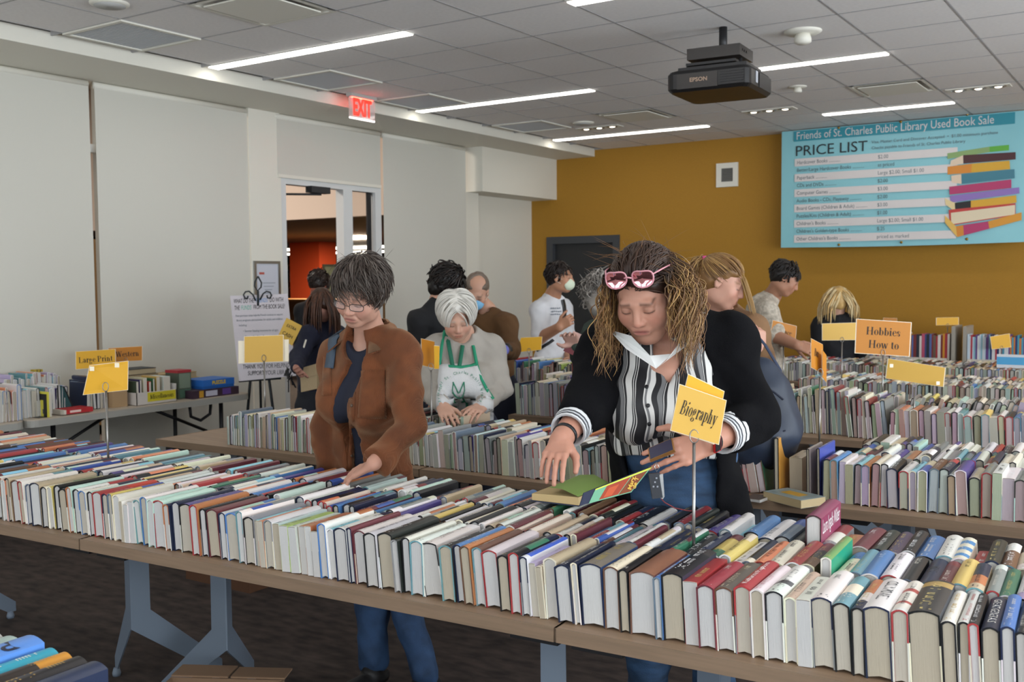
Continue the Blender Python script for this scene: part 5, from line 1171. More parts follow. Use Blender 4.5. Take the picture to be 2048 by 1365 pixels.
# hair: dark roots, wavy golden-brown lengths
rg = np.random.RandomState(5); paths, rr, cc = [], [], []; DN = V(0, 0, -1)
def cond(L): return L[2] > .0 and L[1] < .045 and (abs(L[0]) > .045 or L[1] < -.05) and not (L[1] > .02 and L[2] < .085 and abs(L[0]) < .068) and not (L[1] > .045 and L[2] < .075)
dk, gd, bl = V(*lin('#33221a')), V(*lin('#7a5530')), V(*lin('#b08a55'))
for i in range(1150):
    p, n, L = scalp(rg, hc, R, s, cond, 1.04); k = np.linspace(0, 1, 22)[:, None]; sgn = 1 if L[0] > 0 else -1
    out = R@V(sgn*1., -.35, .1); front = L[1] > 0
    ln = rg.uniform(.17, .27); wv_ = rg.uniform(.005, .014); ph = rg.uniform(0, 6.28); fr_ = rg.uniform(9, 15)
    side = unit(np.cross(out, DN)); spread = rg.uniform(.0, .055)+(-.002 if sgn > 0 else .04)
    pts = p+n*.012*np.sin(np.minimum(1, k*4)*1.6)+out*spread*np.minimum(1, k*2.2)**1.2*(1-.35*k)+DN*ln*k**1.15+side*(rg.normal()*.03*k)
    pts = pts+(out*np.sin(k*fr_+ph)+side*np.cos(k*fr_*.9+ph))*wv_*np.minimum(1, k*2)
    Lp = (pts-hc)@R/s; bad = (Lp[:, 1] > -.01) & (np.abs(Lp[:, 0]) < .083) & (Lp[:, 2] < .085); Lp[bad, 0] = sgn*(.083+.012*rg.rand()); pts = hc+(Lp*s)@R.T
    g = rg.uniform(.5, 1.15); mixc = gd if rg.rand() < .62 else bl
    u = smooth(k[:, 0], .12, .5)[:, None]; cc.append((dk*(1-u)+mixc*u)*g); paths.append(pts); rr.append(rg.uniform(.0013, .0030))
for i in range(620):      # combed-back crown
    p, n, L = scalp(rg, hc, R, s, lambda L: (L[2] > .058 and abs(L[0]) < .07) or (L[2] > .03 and L[1] < 0), 1.0)
    t = unit(V(L[0]*3.2, -.6, -.1)); pts = hc+hug(L, t, 8, .014, lambda u: .012+.012*math.sin(u*3), V(*rg.normal(size=3))*.08)@R.T*1.0
    paths.append(pts); rr.append(rg.uniform(.0022, .0042)); cc.append((dk*.9+gd*.1*rg.rand())*rg.uniform(.7, 1.3))
for i in range(34):
    p, n, L = scalp(rg, hc, R, s, lambda L: L[2] > .06 and L[1] < .03, 1.05); k = np.linspace(0, 1, 9)[:, None]
    paths.append(p+n*.05*k+R@V(.06 if rg.rand() < .8 else -.04, -.02, 0)*k**1.5+R@rg.normal(size=3)*.03*k**2+DN*.03*k**2); rr.append(.0010); cc.append(gd)
cap = hair_cap(hc, R, s, '#33221a', 1.02, back=.02, face=-.006)
link('hair', np_mesh('hair', [cap, locks(paths, rr, cc, taper=.35)], [M_hair], wloc(root)), root)
# mirrored sunglasses pushed up into the hair
M_pink = mat('pink_frame', '#c98b94', .25, spec=.7); M_mir = mat('rose_mirror_lens', '#d9929c', .04, metal=1.); m = MB(); lens = MB()
for x in (-1, 1):
    pts = []; c_ = V(x*.037, .078, .104)
    for k in range(24):
        a = 2*math.pi*k/24; cx, cz = math.cos(a), math.sin(a); pts.append(P(c_[0]+.029*abs(cx)**.7*np.sign(cx), c_[1]+.010-.010*abs(cx)-.012*cz*.8, c_[2]+.024*abs(cz)**.75*np.sign(cz)*.8))
    m.tube(pts+pts[:1], .0026, 6, cap=False); cen = sum(pts)/24+(R@V(0, .0035, .001)); lens.add(pts+[cen], [(i, (i+1) % 24, 24) for i in range(24)], 0, None, True)
    m.tube([P(.064*x, .078, .112), P(.082*x, .03, .10), P(.088*x, -.03, .075)], .0024, 6)
m.tube([P(-.010, .088, .110), P(0, .09, .114), P(.010, .088, .110)], .0026, 6)
sg_ = build(m, 'sunglasses', M_pink, root); build(lens, 'mirror_lenses', M_mir, sg_)
# bracelet, rings, watch
def band(c, ax, r, w_, th, name, material, flat=1.):
    ax = unit(ax); m = MB(); x = unit(np.cross(ax, V(0, 0, 1))); y = np.cross(ax, x); n = 20; vs = []
    for rr_, t in ((r, -w_/2), (r+th, -w_/2), (r+th, w_/2), (r, w_/2)): vs += [c+ax*t+(x*math.cos(2*math.pi*k/n)+y*math.sin(2*math.pi*k/n)*flat)*rr_ for k in range(n)]
    m.add(vs, [(a*n+k, a*n+(k+1) % n, ((a+1) % 4)*n+(k+1) % n, ((a+1) % 4)*n+k) for a in range(4) for k in range(n)], 0, None, True); return build(m, name, material, root)
wdR = J['wrR']-J['elR']; band(J['wrR']-unit(wdR)*.03, wdR, .033, .012, .003, 'bracelet', M_black)
wdL = J['wrL']-J['elL']; wp = J['wrL']-unit(wdL)*.012; band(wp, wdL, .031, .024, .003, 'watch_strap', M_black)
wn = cam_v(.35, -.15, .92); m = MB(); m.obox(wp+unit(wn)*.036, unit(wdL), np.cross(unit(wn), unit(wdL)), wn, .017, .019, .005); wt = build(m, 'watch_case', mat('red_watch_case', '#c2242c', .25, metal=.6), root)
m = MB(); m.obox(wp+unit(wn)*.0412, unit(wdL), np.cross(unit(wn), unit(wdL)), wn, .014, .016, .0012); build(m, 'watch_face', mat('dark_glass', '#0c0d12', .08), wt)
# ---- the white-haired volunteer in an apron
hc = at(914, 634, 5.30); fwd = cam_v(.10, -.55, .83); up = cam_v(-.02, .84, .54)
J = dict(neck=at(925, 668, 5.45), shR=at(872, 700, 5.45), shL=at(982, 698, 5.50), wai=at(925, 800, 5.62), pel=at(928, 850, 5.66), elR=at(858, 782, 5.42), wrR=at(884, 812, 5.16), elL=at(1002, 778, 5.45), wrL=at(966, 812, 5.22))
def bob(hc, R, s):
    rg = np.random.RandomState(8); paths, rr, cc = [], [], []
    for i in range(420):
        p, n, L = scalp(rg, hc, R, s, lambda L: L[2] > .02 and not (L[1] > .055 and L[2] < .07), 1.0); sg = 1 if L[0] > 0 else -1
        t = unit(V(sg*.9, .25 if L[1] > 0 else -.3, -.3)); N_ = 13
        pts = hug(L, t, N_, .0135, lambda u: .014+.016*math.sin(u*2.8), V(0, 0, -.35))
        k = np.linspace(0, 1, N_); pts[:, 2] = np.maximum(pts[:, 2], -.075); pts = hc+pts@R.T*s
        paths.append(pts); rr.append(rg.uniform(.005, .008)); cc.append(V(*lin('#d9d5cc'))*rg.uniform(.72, 1.02))
    return locks(paths, rr, cc, taper=.6)
root, J, R, sf = figure('white-haired volunteer in a grey sweater and white library apron, hands among the books', hc, fwd, up, J, -CAM_F+CAM_R*.1, '#c49a85', '#d5d1c8', '#9a9084', '#a39d94', w=1.02, h=.009, bust=.6, belly=.5, locks_fn=bob, cap_kw=dict(vol=1.06, back=.03),
    hands={'R': (unit(at(899, 838, 5.04)-J['wrR']), cam_v(-.1, .75, .6), dict(curl=(.2, .3, .4, .5), splay=1.2)), 'L': (unit(at(940, 828, 5.08)-J['wrL']), cam_v(.1, .8, .5), dict(curl=(.3, .35, .4, .4), splay=1.2))})
B = Surf(sf); M_ap = mat('white_apron', '#cfd0d0', .8, bump=(200, .2)); M_gr = mat('green_trim', '#1f8f6a', .7); M_lan = mat('green_lanyard', '#1d6b52', .7)
m = MB(); B.patch(m, (880, 730), (954, 729), (984, 800), (874, 792), 10, 8, .008, .004); B.patch(m, (874, 792), (984, 800), (984, 850), (874, 846), 10, 6, .010, .004); ap = build(m, 'apron', M_ap, root)
m = MB(); B.strap(m, [(880, 731), (900, 735), (920, 737), (940, 734), (954, 730)], 5, .011); B.strap(m, [(954, 730), (962, 758), (974, 782), (984, 800)], 5, .011); build(m, 'green_edging', M_gr, ap)
m = MB(); B.strap(m, [(890, 662), (884, 690), (881, 731)], 6, .010); B.strap(m, [(934, 662), (946, 695), (954, 730)], 6, .010); build(m, 'apron_neck_strap', M_gr, ap)
m = MB(); B.strap(m, [(893, 664), (897, 690), (905, 735)], 8, .009); B.strap(m, [(929, 664), (925, 695), (918, 735)], 8, .009); build(m, 'lanyard', M_lan, root)
m = MB()       # printed emblem: arched lettering over a green animal head and shoulders
def sew(pts, w_): B.strap(m, pts, w_, .0125, .001)
txt = 'Friends of St. Charles Public Library'; n = len(txt)
for i, chx in enumerate(txt):
    a = math.radians(200-220*i/(n-1)); px, py = 922+44*math.cos(a), 790-42*math.sin(a)
    if chx == ' ' or py > 822: continue
    l, nn = B.hit(px, py); v, fs = text_mesh(chx, .021); th = a-math.pi/2
    rt_ = CAM_R*math.cos(th)+CAM_U*math.sin(th); up_ = -CAM_R*math.sin(th)+CAM_U*math.cos(th)
    m.add([l+nn*.014+rt_*p[0]+up_*p[1] for p in v], fs)
for pts, w_ in (([(905, 765), (912, 778), (916, 785)], 2.2), ([(928, 765), (922, 776), (918, 784)], 2.2), ([(906, 765), (904, 780), (909, 790)], 1.6), ([(928, 765), (929, 780), (925, 790)], 1.6), ([(904, 783), (912, 792), (918, 795), (925, 790)], 2), ([(912, 795), (915, 806), (911, 822)], 2.5), ([(924, 794), (932, 804), (934, 818)], 4), ([(902, 806), (908, 800), (914, 806), (905, 816)], 6), ([(922, 802), (930, 800), (935, 806)], 6)): sew(pts, w_)
build(m, 'apron_emblem', mat('apron_print', '#2d8264', .8), ap)
band2 = MB(); wd = unit(J['wrL']-J['elL']); x = unit(np.cross(wd, V(0, 0, 1))); y = np.cross(wd, x); c = J['wrL']-wd*.02
band2.tube([c+(x*math.cos(a)+y*math.sin(a))*.034 for a in np.linspace(0, 6.28, 16)], .005, 6); build(band2, 'gold_watch', mat('gold', '#b8944a', .3, metal=1.), root)
# ---- man in a brown sweater and blue mask
hc = at(953, 584, 6.95); J = dict(neck=at(975, 622, 7.05), shR=at(932, 655, 7.1), shL=at(1012, 650, 6.9), wai=at(985, 735, 7.2), elL=at(1025, 700, 6.75), wrL=at(1004, 702, 6.5), elR=at(930, 715, 6.95), wrR=at(955, 722, 6.65))
root, J, R, sf = figure('balding man in a brown sweater with a blue face mask and purple gloves', hc, cam_v(-.10, -.62, .78), cam_v(.05, .80, .60), J, cam_v(-.35, 0, .9), '#bf937c', '#6a5c50', None, '#5a3c1c', h=.011, mask='#7db4d8', belly=.6, neck_open=.03,
    cap_kw=dict(vol=.985, face=-.004, extra=lambda S, P: S.ell(P(0, .045, .125), (.058, .09, .055), None, .02, True)), hands={'L': (cam_v(-.5, -.3, .7), cam_v(0, .7, .5), {}), 'R': (cam_v(.2, -.4, .8), cam_v(0, .7, .5), {})})
S = SDF(); hand_prims(S, J['wrL'], cam_v(-.5, -.3, .7), cam_v(0, .7, .5), 1, 1.06); S.cap(J['wrL'], J['wrL']+cam_v(.3, .1, -.3)*.03, .036, .038); v, q = S.surface(.008); link('purple_glove', np_mesh('purple_glove', [(v, q, None, 0)], [mat('purple_nitrile', '#7a80d8', .45)], wloc(root)), root)
m = MB(); wd = unit(J['wrL']-J['elL']); m.tube([J['wrL']-wd*.09, J['wrL']-wd*.04], [.05, .048], 12); build(m, 'black_wristband', M_black, root)
# ---- person with black wavy hair in a black top
def wavy(cols, n=260, length=.012, low=-.03, lift=.02, seed=4, N_=10, r=(.005, .009), conds=None, drift=V(0, 0, -.25), curl=.02):
    def f(hc, R, s):
        rg = np.random.RandomState(seed); paths, rr, cc = [], [], []
        for i in range(n):
            p, nn, L = scalp(rg, hc, R, s, conds or (lambda L: L[2] > low and not (L[1] > .045 and L[2] < .06)), 1.0); t = unit(V(L[0]*4, -.5, -.4)+rg.normal(size=3)*.25)
            pts = hc+hug(L, t, N_, length, lambda u: .008+lift*u, drift+V(*rg.normal(size=3))*.15)@R.T*s
            k = np.linspace(0, 1, N_)[:, None]; pts = pts+np.sin(k*7+rg.uniform(0, 6))*V(*rg.normal(size=3))*curl*k
            paths.append(pts); rr.append(rg.uniform(*r)); cc.append(V(*lin(cols[rg.randint(len(cols))]))*rg.uniform(.6, 1.1))
        return locks(paths, rr, cc, taper=.5)
    return f
hc = at(897, 572, 6.2); J = dict(neck=at(878, 608, 6.2), shR=at(902, 640, 6.3), shL=at(840, 645, 6.1), wai=at(868, 740, 6.3), elL=at(830, 710, 6.1), wrL=at(852, 760, 6.1), elR=at(908, 710, 6.3), wrR=at(915, 740, 6.4))
figure('person with black wavy hair in a black top, back turned, behind the volunteer', hc, cam_v(.75, -.45, -.35), cam_v(.3, .85, .2), J, cam_v(.75, 0, -.5), '#b88a74', '#15110f', None, '#0d0e12', h=.012, locks_fn=wavy(['#15110f', '#241a16'], curl=.012), cap_kw=dict(back=.02, vol=1.04), neck_open=0)
# ---- man in a white T-shirt with a pale mask
hc = at(1121, 556, 8.0); J = dict(neck=at(1106, 590, 8.1), shR=at(1080, 622, 8.0), shL=at(1125, 618, 8.25), wai=at(1104, 722, 8.15), elR=at(1080, 676, 7.95), wrR=at(1118, 655, 7.75), elL=at(1135, 690, 8.2), wrL=at(1140, 720, 8.0))
root, J, R, sf = figure('dark-haired man in a white T-shirt and pale mask gripping a black strap', hc, cam_v(.88, -.05, .38), cam_v(.02, 1, .05), J, cam_v(.75, 0, .6), '#b58468', '#1f1613', None, '#d3d3d6', sleeve=.55, w=1.1, h=.011, mask='#d5e0c8', belly=.3, arm=(.05, .036), hands={'R': (cam_v(.7, .5, .3), cam_v(-.1, .1, .9), dict(curl=(1.2, 1.3, 1.3, 1.3), size=1.05))},
    locks_fn=wavy(['#1f1613', '#2c201b'], n=160, length=.007, low=-.01, lift=.012, curl=.004), neck_open=.02)
B = Surf(sf); m = MB(); B.strap(m, [(1124, 600), (1127, 612), (1128, 626), (1126, 640)], 6, .010, .004); B.strap(m, [(1106, 680), (1096, 688), (1084, 696), (1074, 702)], 6, .010, .004); build(m, 'black_strap', M_black, root)
m = MB()
for k, (y, x0, x1) in enumerate(((616, 1100, 1118), (622, 1102, 1120), (628, 1100, 1118))):
    for x in np.arange(x0, x1, 4.2): B.patch(m, (x, y), (x+2.8, y), (x+2.8, y+2.6), (x, y+2.6), 1, 1, .008, .001)
build(m, 'shirt_print', mat('grey_print', '#9aa0aa', .8), root)
# ---- grey curly-haired person in a green jacket
hc = at(1204, 596, 5.9); J = dict(neck=at(1218, 648, 5.9), shR=at(1252, 680, 6.1), shL=at(1190, 672, 5.8), wai=at(1212, 770, 6.0), elL=at(1165, 716, 5.7), wrL=at(1150, 690, 5.6), elR=at(1275, 750, 6.1), wrR=at(1290, 790, 6.1))
figure('person with curly grey hair in a dark green jacket, half hidden by the striped blouse', hc, cam_v(.3, -.5, -.8), cam_v(0, .9, -.2), J, cam_v(.2, 0, -.9), '#c2998a', '#8d8780', None, '#2c3a32', h=.012, w=1.1, neck_open=0, locks_fn=wavy(['#a29c95', '#8a847d', '#6e6862'], n=420, length=.012, lift=.03, curl=.025), cap_kw=dict(back=.05, vol=1.1))
t = thing('phone', 'red and pink handset held beside the green jacket sleeve', 'phone', at(1148, 684, 5.58))
m = MB(); m.obox(at(1144, 690, 5.58), cam_v(.4, .9, 0), cam_v(.9, -.4, 0), cam_v(0, 0, 1), .05, .03, .008); build(m, 'phone_case', mat('dark_red_case', '#6e2028', .5), t)
m = MB(); m.obox(at(1152, 675, 5.575), cam_v(.4, .9, 0), cam_v(.9, -.4, 0), cam_v(0, 0, 1), .026, .027, .010); build(m, 'pale_cap', mat('pale_pink', '#c9a39a', .5), t)
# ---- woman with a blonde ponytail
hc = at(1446, 566, 4.75); J = dict(neck=at(1440, 625, 4.85), shR=at(1508, 662, 4.75), shL=at(1420, 655, 5.05), wai=at(1478, 780, 5.0), elR=at(1532, 770, 4.75), wrR=at(1522, 704, 4.55), elL=at(1430, 770, 5.15), wrL=at(1450, 830, 5.2))
def pony(hc, R, s):
    rg = np.random.RandomState(12); paths, rr, cc = [], [], []; tie = V(0, -.118, .075)
    c1, c2 = V(*lin('#7a5833')), V(*lin('#a88450'))
    for i in range(620):
        p, nn, L = scalp(rg, hc, R, s, lambda L: L[2] > -.07 and not (L[1] > .03 and L[2] < .055) and not (abs(L[0]) > .05 and L[1] > -.03 and L[2] < .0), 1.0); t = unit(tie-L); n_ = 8
        pts = hug(L, t, n_, np.linalg.norm(tie-L)/n_*1.05, lambda u: .012, V(0, 0, .0)); paths.append(hc+pts@R.T*s); rr.append(rg.uniform(.0028, .005)); cc.append((c1 if rg.rand() < .7 else c2)*rg.uniform(.7, 1.1))
    tw = hc+R@(tie*s)
    for i in range(220):
        k = np.linspace(0, 1, 14)[:, None]; o_ = cam_v(rg.normal()*.018, rg.normal()*.014, rg.normal()*.018)
        pts = tw+o_*np.minimum(1, k*3)+cam_v(-.06, .012, -.01)*np.sin(k*2.2)+V(0, 0, -1)*rg.uniform(.17, .26)*k**1.6+cam_v(rg.normal()*.02, 0, rg.normal()*.02)*k
        paths.append(pts); rr.append(rg.uniform(.0025, .0045)); cc.append((c2 if rg.rand() < .6 else c1)*rg.uniform(.75, 1.15))
    for i in range(40):
        k = np.linspace(0, 1, 10)[:, None]; st = hc+R@V(.0+rg.normal()*.03, .07, .06); pts = st+cam_v(.05, 0, .02)*k+V(0, 0, -1)*.17*k**1.3+V(*rg.normal(size=3))*.008; paths.append(pts); rr.append(.0025); cc.append(c2*rg.uniform(.7, 1.))
    return locks(paths, rr, cc, taper=.5)
root, J, R, sf = figure('woman with a blonde ponytail and pink hair tie, hand on her shoulder strap', hc, cam_v(.80, -.38, .30), cam_v(.30, .90, .1), J, cam_v(.8, 0, .1), '#c2937f', '#7a5833', '#7a5833', '#7a5a3c', h=.011, locks_fn=pony, hands={'R': (cam_v(-.1, .95, .2), cam_v(.6, 0, .8), dict(curl=(1.1, 1.2, 1.25, 1.3)))})
m = MB(); tw = hc+R@V(0, -.118, .075); m.lathe(tw-V(0, 0, .012), [(.018, 0), (.026, .006), (.026, .018), (.018, .024)], 14); build(m, 'hair_tie', mat('pink_tie', '#d9568a', .7), root)
t = thing('shoulder_bag', 'large navy blue shoulder bag hanging behind the black cardigan', 'bag', at(1522, 930, 4.30))
S = SDF(); c = at(1518, 832, 4.22); S.ell(c, (.16, .13, .19), frame_of(cam_v(0, 0, 1), V(0, 0, 1)), .03); S.ell(c-V(0, 0, .10), (.17, .15, .13), frame_of(cam_v(0, 0, 1), V(0, 0, 1)), .06); S.ell(c+V(0, 0, .12), (.10, .09, .12), None, .05)
o, bs_ = garment('bag_body', S, .01, mat('navy_nylon', '#1b2638', .55, noise=(5, .2)), t, 7, .006, 24)
m = MB(); m.tube([at(1500, 655, 4.38), at(1530, 690, 4.34), at(1560, 740, 4.24), at(1568, 800, 4.16)], .012, 8, flat=.35); build(m, 'bag_strap', mat('navy_webbing', '#26324a', .7), t)
Bg = Surf(bs_); m = MB(); Bg.strap(m, [(1530, 775), (1548, 785), (1566, 800)], 3, .004); Bg.strap(m, [(1500, 862), (1535, 872), (1570, 862)], 3, .004); build(m, 'bag_seam', M_navy, t)
# ---- man in a grey patterned shirt
hc = at(1571, 558, 7.4); J = dict(neck=at(1545, 592, 7.5), shR=at(1536, 622, 7.35), shL=at(1512, 622, 7.7), wai=at(1530, 720, 7.55), elR=at(1548, 672, 7.25), wrR=at(1592, 690, 7.1), elL=at(1550, 675, 7.6), wrL=at(1590, 690, 7.3))
M_pat = mat('grey_patterned_shirt', '#b3a99a', .8, noise=(46, .30))
figure('dark-haired man in a grey patterned shirt, head bent over a yellow book', hc, cam_v(.82, -.52, .18), cam_v(.50, .84, .05), J, cam_v(.85, 0, .15), '#a87a62', '#17120f', None, '#b3a99a', sleeve=.55, w=1.12, belly=.5, h=.011, material=M_pat, hem=J['wai'][2]-.12, bottom=M_denim, arm=(.05, .036), locks_fn=wavy(['#17120f', '#241c18'], n=180, length=.007, low=0, lift=.014, curl=.004), neck_open=.02,
    hands={'R': (cam_v(.85, -.3, .1), cam_v(0, .5, .8), dict(curl=(.5, .6, .6, .6), size=1.05)), 'L': (cam_v(.8, -.35, .1), cam_v(0, .8, .3), dict(curl=(.5, .6, .6, .6)))})
# ---- blonde woman in black, back turned
hc = at(1674, 602, 9.2); J = dict(neck=at(1674, 632, 9.2), shR=at(1712, 652, 9.2), shL=at(1640, 652, 9.25), wai=at(1674, 735, 9.3), elR=at(1722, 700, 9.25), wrR=at(1705, 735, 9.5), elL=at(1632, 700, 9.3), wrL=at(1645, 735, 9.5))
def longhair(col, n=240, ln=(.3, .4), part=.75, seed=3):
    def f(hc, R, s):
        rg = np.random.RandomState(seed); paths, rr, cc = [], [], []
        for i in range(n):
            p, nn, L = scalp(rg, hc, R, s, lambda L: L[2] > .0 and L[1] < .05, 1.05); k = np.linspace(0, 1, 12)[:, None]; sg = np.sign(L[0]); fall = rg.uniform(*ln)
            pts = p+nn*.025*np.minimum(1, k*3)+R@V(sg*part*.09, -.02, 0)*np.minimum(1, k*1.6)+V(0, 0, -1)*fall*k**1.25+V(*rg.normal(size=3))*.008*k
            paths.append(pts); rr.append(rg.uniform(.006, .011)); cc.append(V(*lin(col[rg.randint(len(col))]))*rg.uniform(.7, 1.1))
        return locks(paths, rr, cc, taper=.5)
    return f
figure('blonde long-haired woman in a black jacket, back turned, by the far wall', hc, cam_v(-.02, -.25, -.95), cam_v(0, 1, -.1), J, CAM_F*V(1, 1, 0), '#c49a85', '#c9a468', None, '#121318', h=.012, neck_open=0, locks_fn=longhair(['#d9bd8a', '#c9a468', '#e3cfa3'], ln=(.18, .26)), cap_kw=dict(back=.02))
# ---- two people by the glass door
hc = at(640, 570, 9.4); J = dict(neck=at(632, 602, 9.5), shR=at(650, 622, 9.6), shL=at(606, 622, 9.4), wai=at(626, 700, 9.6), elL=at(598, 670, 9.4), wrL=at(600, 710, 9.3), elR=at(655, 670, 9.6), wrR=at(655, 710, 9.6))
figure('dark-haired person in black near the glass door, behind the navy jacket', hc, cam_v(.4, -.35, -.8), cam_v(.1, .95, -.1), J, cam_v(.4, 0, -.85), '#9a5a48', '#241712', None, '#15161a', h=.013, neck_open=0, locks_fn=wavy(['#241712', '#33211a'], n=150, length=.008, curl=.006))
hc = at(640, 612, 7.6); J = dict(neck=at(645, 650, 7.7), shR=at(676, 672, 7.8), shL=at(618, 672, 7.5), wai=at(640, 770, 7.7), elL=at(596, 716, 7.35), wrL=at(594, 738, 7.1), elR=at(690, 735, 7.9), wrR=at(690, 780, 7.8))
root, J, R, sf = figure('woman with long brown hair in a navy jacket reaching towards the easel', hc, cam_v(-.35, -.45, -.75), cam_v(0, .9, -.3), J, cam_v(-.4, 0, -.85), '#b08070', '#3d261a', None, '#161a30', h=.012, neck_open=0, locks_fn=longhair(['#4a2d1e', '#3a2418', '#5a3826'], ln=(.22, .34), part=.3, seed=6), bottom=mat('dark_trousers', '#22242c', .9))
t = thing('handbag', 'beige handbag at the navy jacket, left of the brown corduroy sleeve', 'bag', at(616, 785, 7.35))
m = MB(); a, b_, c_, d_ = at(600, 738, 7.35), at(634, 728, 7.4), at(634, 778, 7.4), at(602, 785, 7.35); m.prism([a, b_, c_, d_], cam_v(.02, 0, -.09)); build(m, 'bag_body', mat('beige_leather', '#bfa882', .6, bump=(90, .3)), t)
m = MB(); m.prism([a+cam_v(0, .002, .006), b_+cam_v(0, .002, .006), (b_*.55+c_*.45)+cam_v(0, 0, .008), (a*.55+d_*.45)+cam_v(0, 0, .008)], cam_v(0, 0, -.006)); build(m, 'bag_flap', mat('beige_leather', '#bfa882', .6), t)
m = MB(); m.tube([at(602, 736, 7.34), at(606, 700, 7.34), at(612, 680, 7.36)], .007, 6); build(m, 'bag_strap', M_white, t)
t = thing('key_bunch', 'bunch of dark keys hanging below the navy sleeve', 'keys', at(578, 770, 7.05))
m = MB()
for k in range(7): rgk = random.Random(k); m.obox(at(572+4*k % 17, 745+6*(k % 5), 7.05), (rgk.random()-.5, rgk.random()-.5, 1), (1, rgk.random()-.5, 0), (0, 1, 0), .028, .007, .003)
build(m, 'keys', M_black, t); m = MB(); m.tube([at(574, 735, 7.05), at(577, 745, 7.05), at(577, 785, 7.05)], .004, 6); build(m, 'lanyard', M_black, t)
# ---------------------------------------------------------------- signs on wire stands
M_yel = mat('yellow_card', '#e0a818', .55); M_org = mat('orange_card', '#bd7812', .55); M_pale = mat('laminate_sleeve', '#e9dcc0', .25); M_ink = mat('black_ink', '#1d1c1c', .7); M_pyel = mat('pale_yellow_card', '#d6aa48', .5)
M_steel = mat('stand_steel', '#8d8a86', .3, metal=.9)
def sign(label, post, cards, base_z=.745, group='yellow and orange subject signs', ring=True):
    """post = (px, ring y, base y, depth); cards = [(four corners as (px, py, depth), material, [(text, u, v, size, squeeze, bold)])]"""
    px, ry, by, d = post; top = at(px, ry, d); b = at(px, by, d); base = V(b[0], b[1], base_z)
    t = thing('table_sign', label, 'sign', base, group)
    m = MB(); r_ = .0048; m.tube([V(top[0], top[1], base_z), top-V(0, 0, .012)], r_, 8); build(m, 'post', M_steel, t)
    m = MB(); m.lathe(base, [(.035, 0), (.036, .004), (.006, .007)], 16); build(m, 'foot', M_steel, t)
    if ring:
        m = MB(); m.tube([top+CAM_R*.012*math.cos(a)+CAM_U*.018*math.sin(a)+V(0, 0, .004)-CAM_F*.004 for a in np.linspace(0, 2*math.pi, 17)], .0016, 6, cap=False); build(m, 'clip_ring', M_steel, t)
    for cn, mt, tx in cards:
        q = [at(*c) for c in cn]; n = unit(np.cross(q[1]-q[0], q[3]-q[0])); n = n if n@CAM_F < 0 else -n
        m = MB(); m.prism(q, -n*.0012); cd = build(m, 'card', mt, t)
        cen = sum(q)/4; ins = [cen+(p-cen)*V(1, 1, 1)*1.03 for p in q]; m = MB(); m.prism([p-n*.0016 for p in ins], -n*.0006); build(m, 'sleeve', M_pale, t)
        for (s_, u, v_, size, sq, bold) in tx:
            m = MB(); p = (q[0]*(1-u)+q[1]*u)*(1-v_)+(q[3]*(1-u)+q[2]*u)*v_; rt_ = unit(q[1]-q[0]); up_ = unit((q[0]-q[3])-rt_*((q[0]-q[3])@rt_))
            write(m, s_, p+n*.0012, rt_, up_, size, sq, bold, lift=.0004)
            build(m, 'lettering', M_ink, cd)['kind'] = 'stuff'
    return t
def C4(x0, y0, x1, y1, x2, y2, x3, y3, d, d2=None): d2 = d2 or d; return [(x0, y0, d), (x1, y1, d2), (x2, y2, d2), (x3, y3, d)]
sign('yellow Biography sign on a wire stand among the front books', (1388, 876, 1092, 2.735), [(C4(1377, 750, 1448, 784, 1428, 888, 1350, 862, 2.755), M_yel, []), (C4(1360, 770, 1452, 802, 1437, 889, 1342, 861, 2.735, 2.725), M_pyel, [('Biography', .50, .47, .056, .42, 'serif')])])
sign('blank backed yellow sign at the left end of the front tables', (212, 776, 925, 4.13), [(C4(180, 732, 256, 723, 255, 780, 167, 790, 4.13, 4.2), M_yel, [])])
sign('yellow sign with clear sleeve edges in front of the easel poster', (528, 718, 842, 5.75), [(C4(478, 683, 576, 680, 576, 723, 478, 727, 5.76), M_pale, []), (C4(489, 674, 566, 671, 566, 723, 489, 726, 5.75), M_pyel, [])])
sign('folded orange sign seen edge-on left of the volunteer', (862, 736, 838, 5.1), [(C4(843, 678, 869, 684, 870, 737, 845, 731, 5.1, 5.25), M_org, []), (C4(868, 692, 879, 693, 878, 738, 869, 738, 5.13), M_yel, [])])
sign('yellow sign on the table before the white T-shirt', (1058, 703, 745, 7.45), [(C4(1042, 676, 1084, 674, 1082, 700, 1034, 705, 7.45), M_yel, [])])
sign('yellow Large Print sign on the folding table', (190, 736, 800, 7.15), [(C4(152, 704, 230, 699, 231, 733, 152, 739, 7.15, 7.25), M_yel, [('Large Print', .5, .52, .060, .78, 'serif')])])
sign('orange Western sign behind the Large Print sign', (252, 722, 790, 7.4), [(C4(217, 697, 284, 693, 284, 721, 217, 725, 7.38, 7.5), M_org, [('Western', .56, .5, .060, .78, 'serif')])])
sign('tilted orange Science sign behind the ponytail', (1567, 681, 745, 7.2), [(C4(1546, 641, 1593, 653, 1590, 689, 1541, 673, 7.2, 7.25), M_org, [('Science', .5, .5, .052, .8, 'serif')])])
sign('pale yellow sign with a glare beside the blonde woman', (1684, 681, 762, 7.15), [(C4(1645, 648, 1713, 646, 1713, 680, 1645, 681, 7.15), M_pyel, [])])
sign('folded orange sign turned edgewise on the second right table', (1640, 748, 885, 4.42), [(C4(1623, 678, 1646, 690, 1647, 748, 1623, 735, 4.42, 4.52), M_org, [('Bus', .42, .42, .05, .6, 'serif')]), (C4(1645, 700, 1653, 711, 1653, 765, 1645, 754, 4.45, 4.5), M_org, [])])
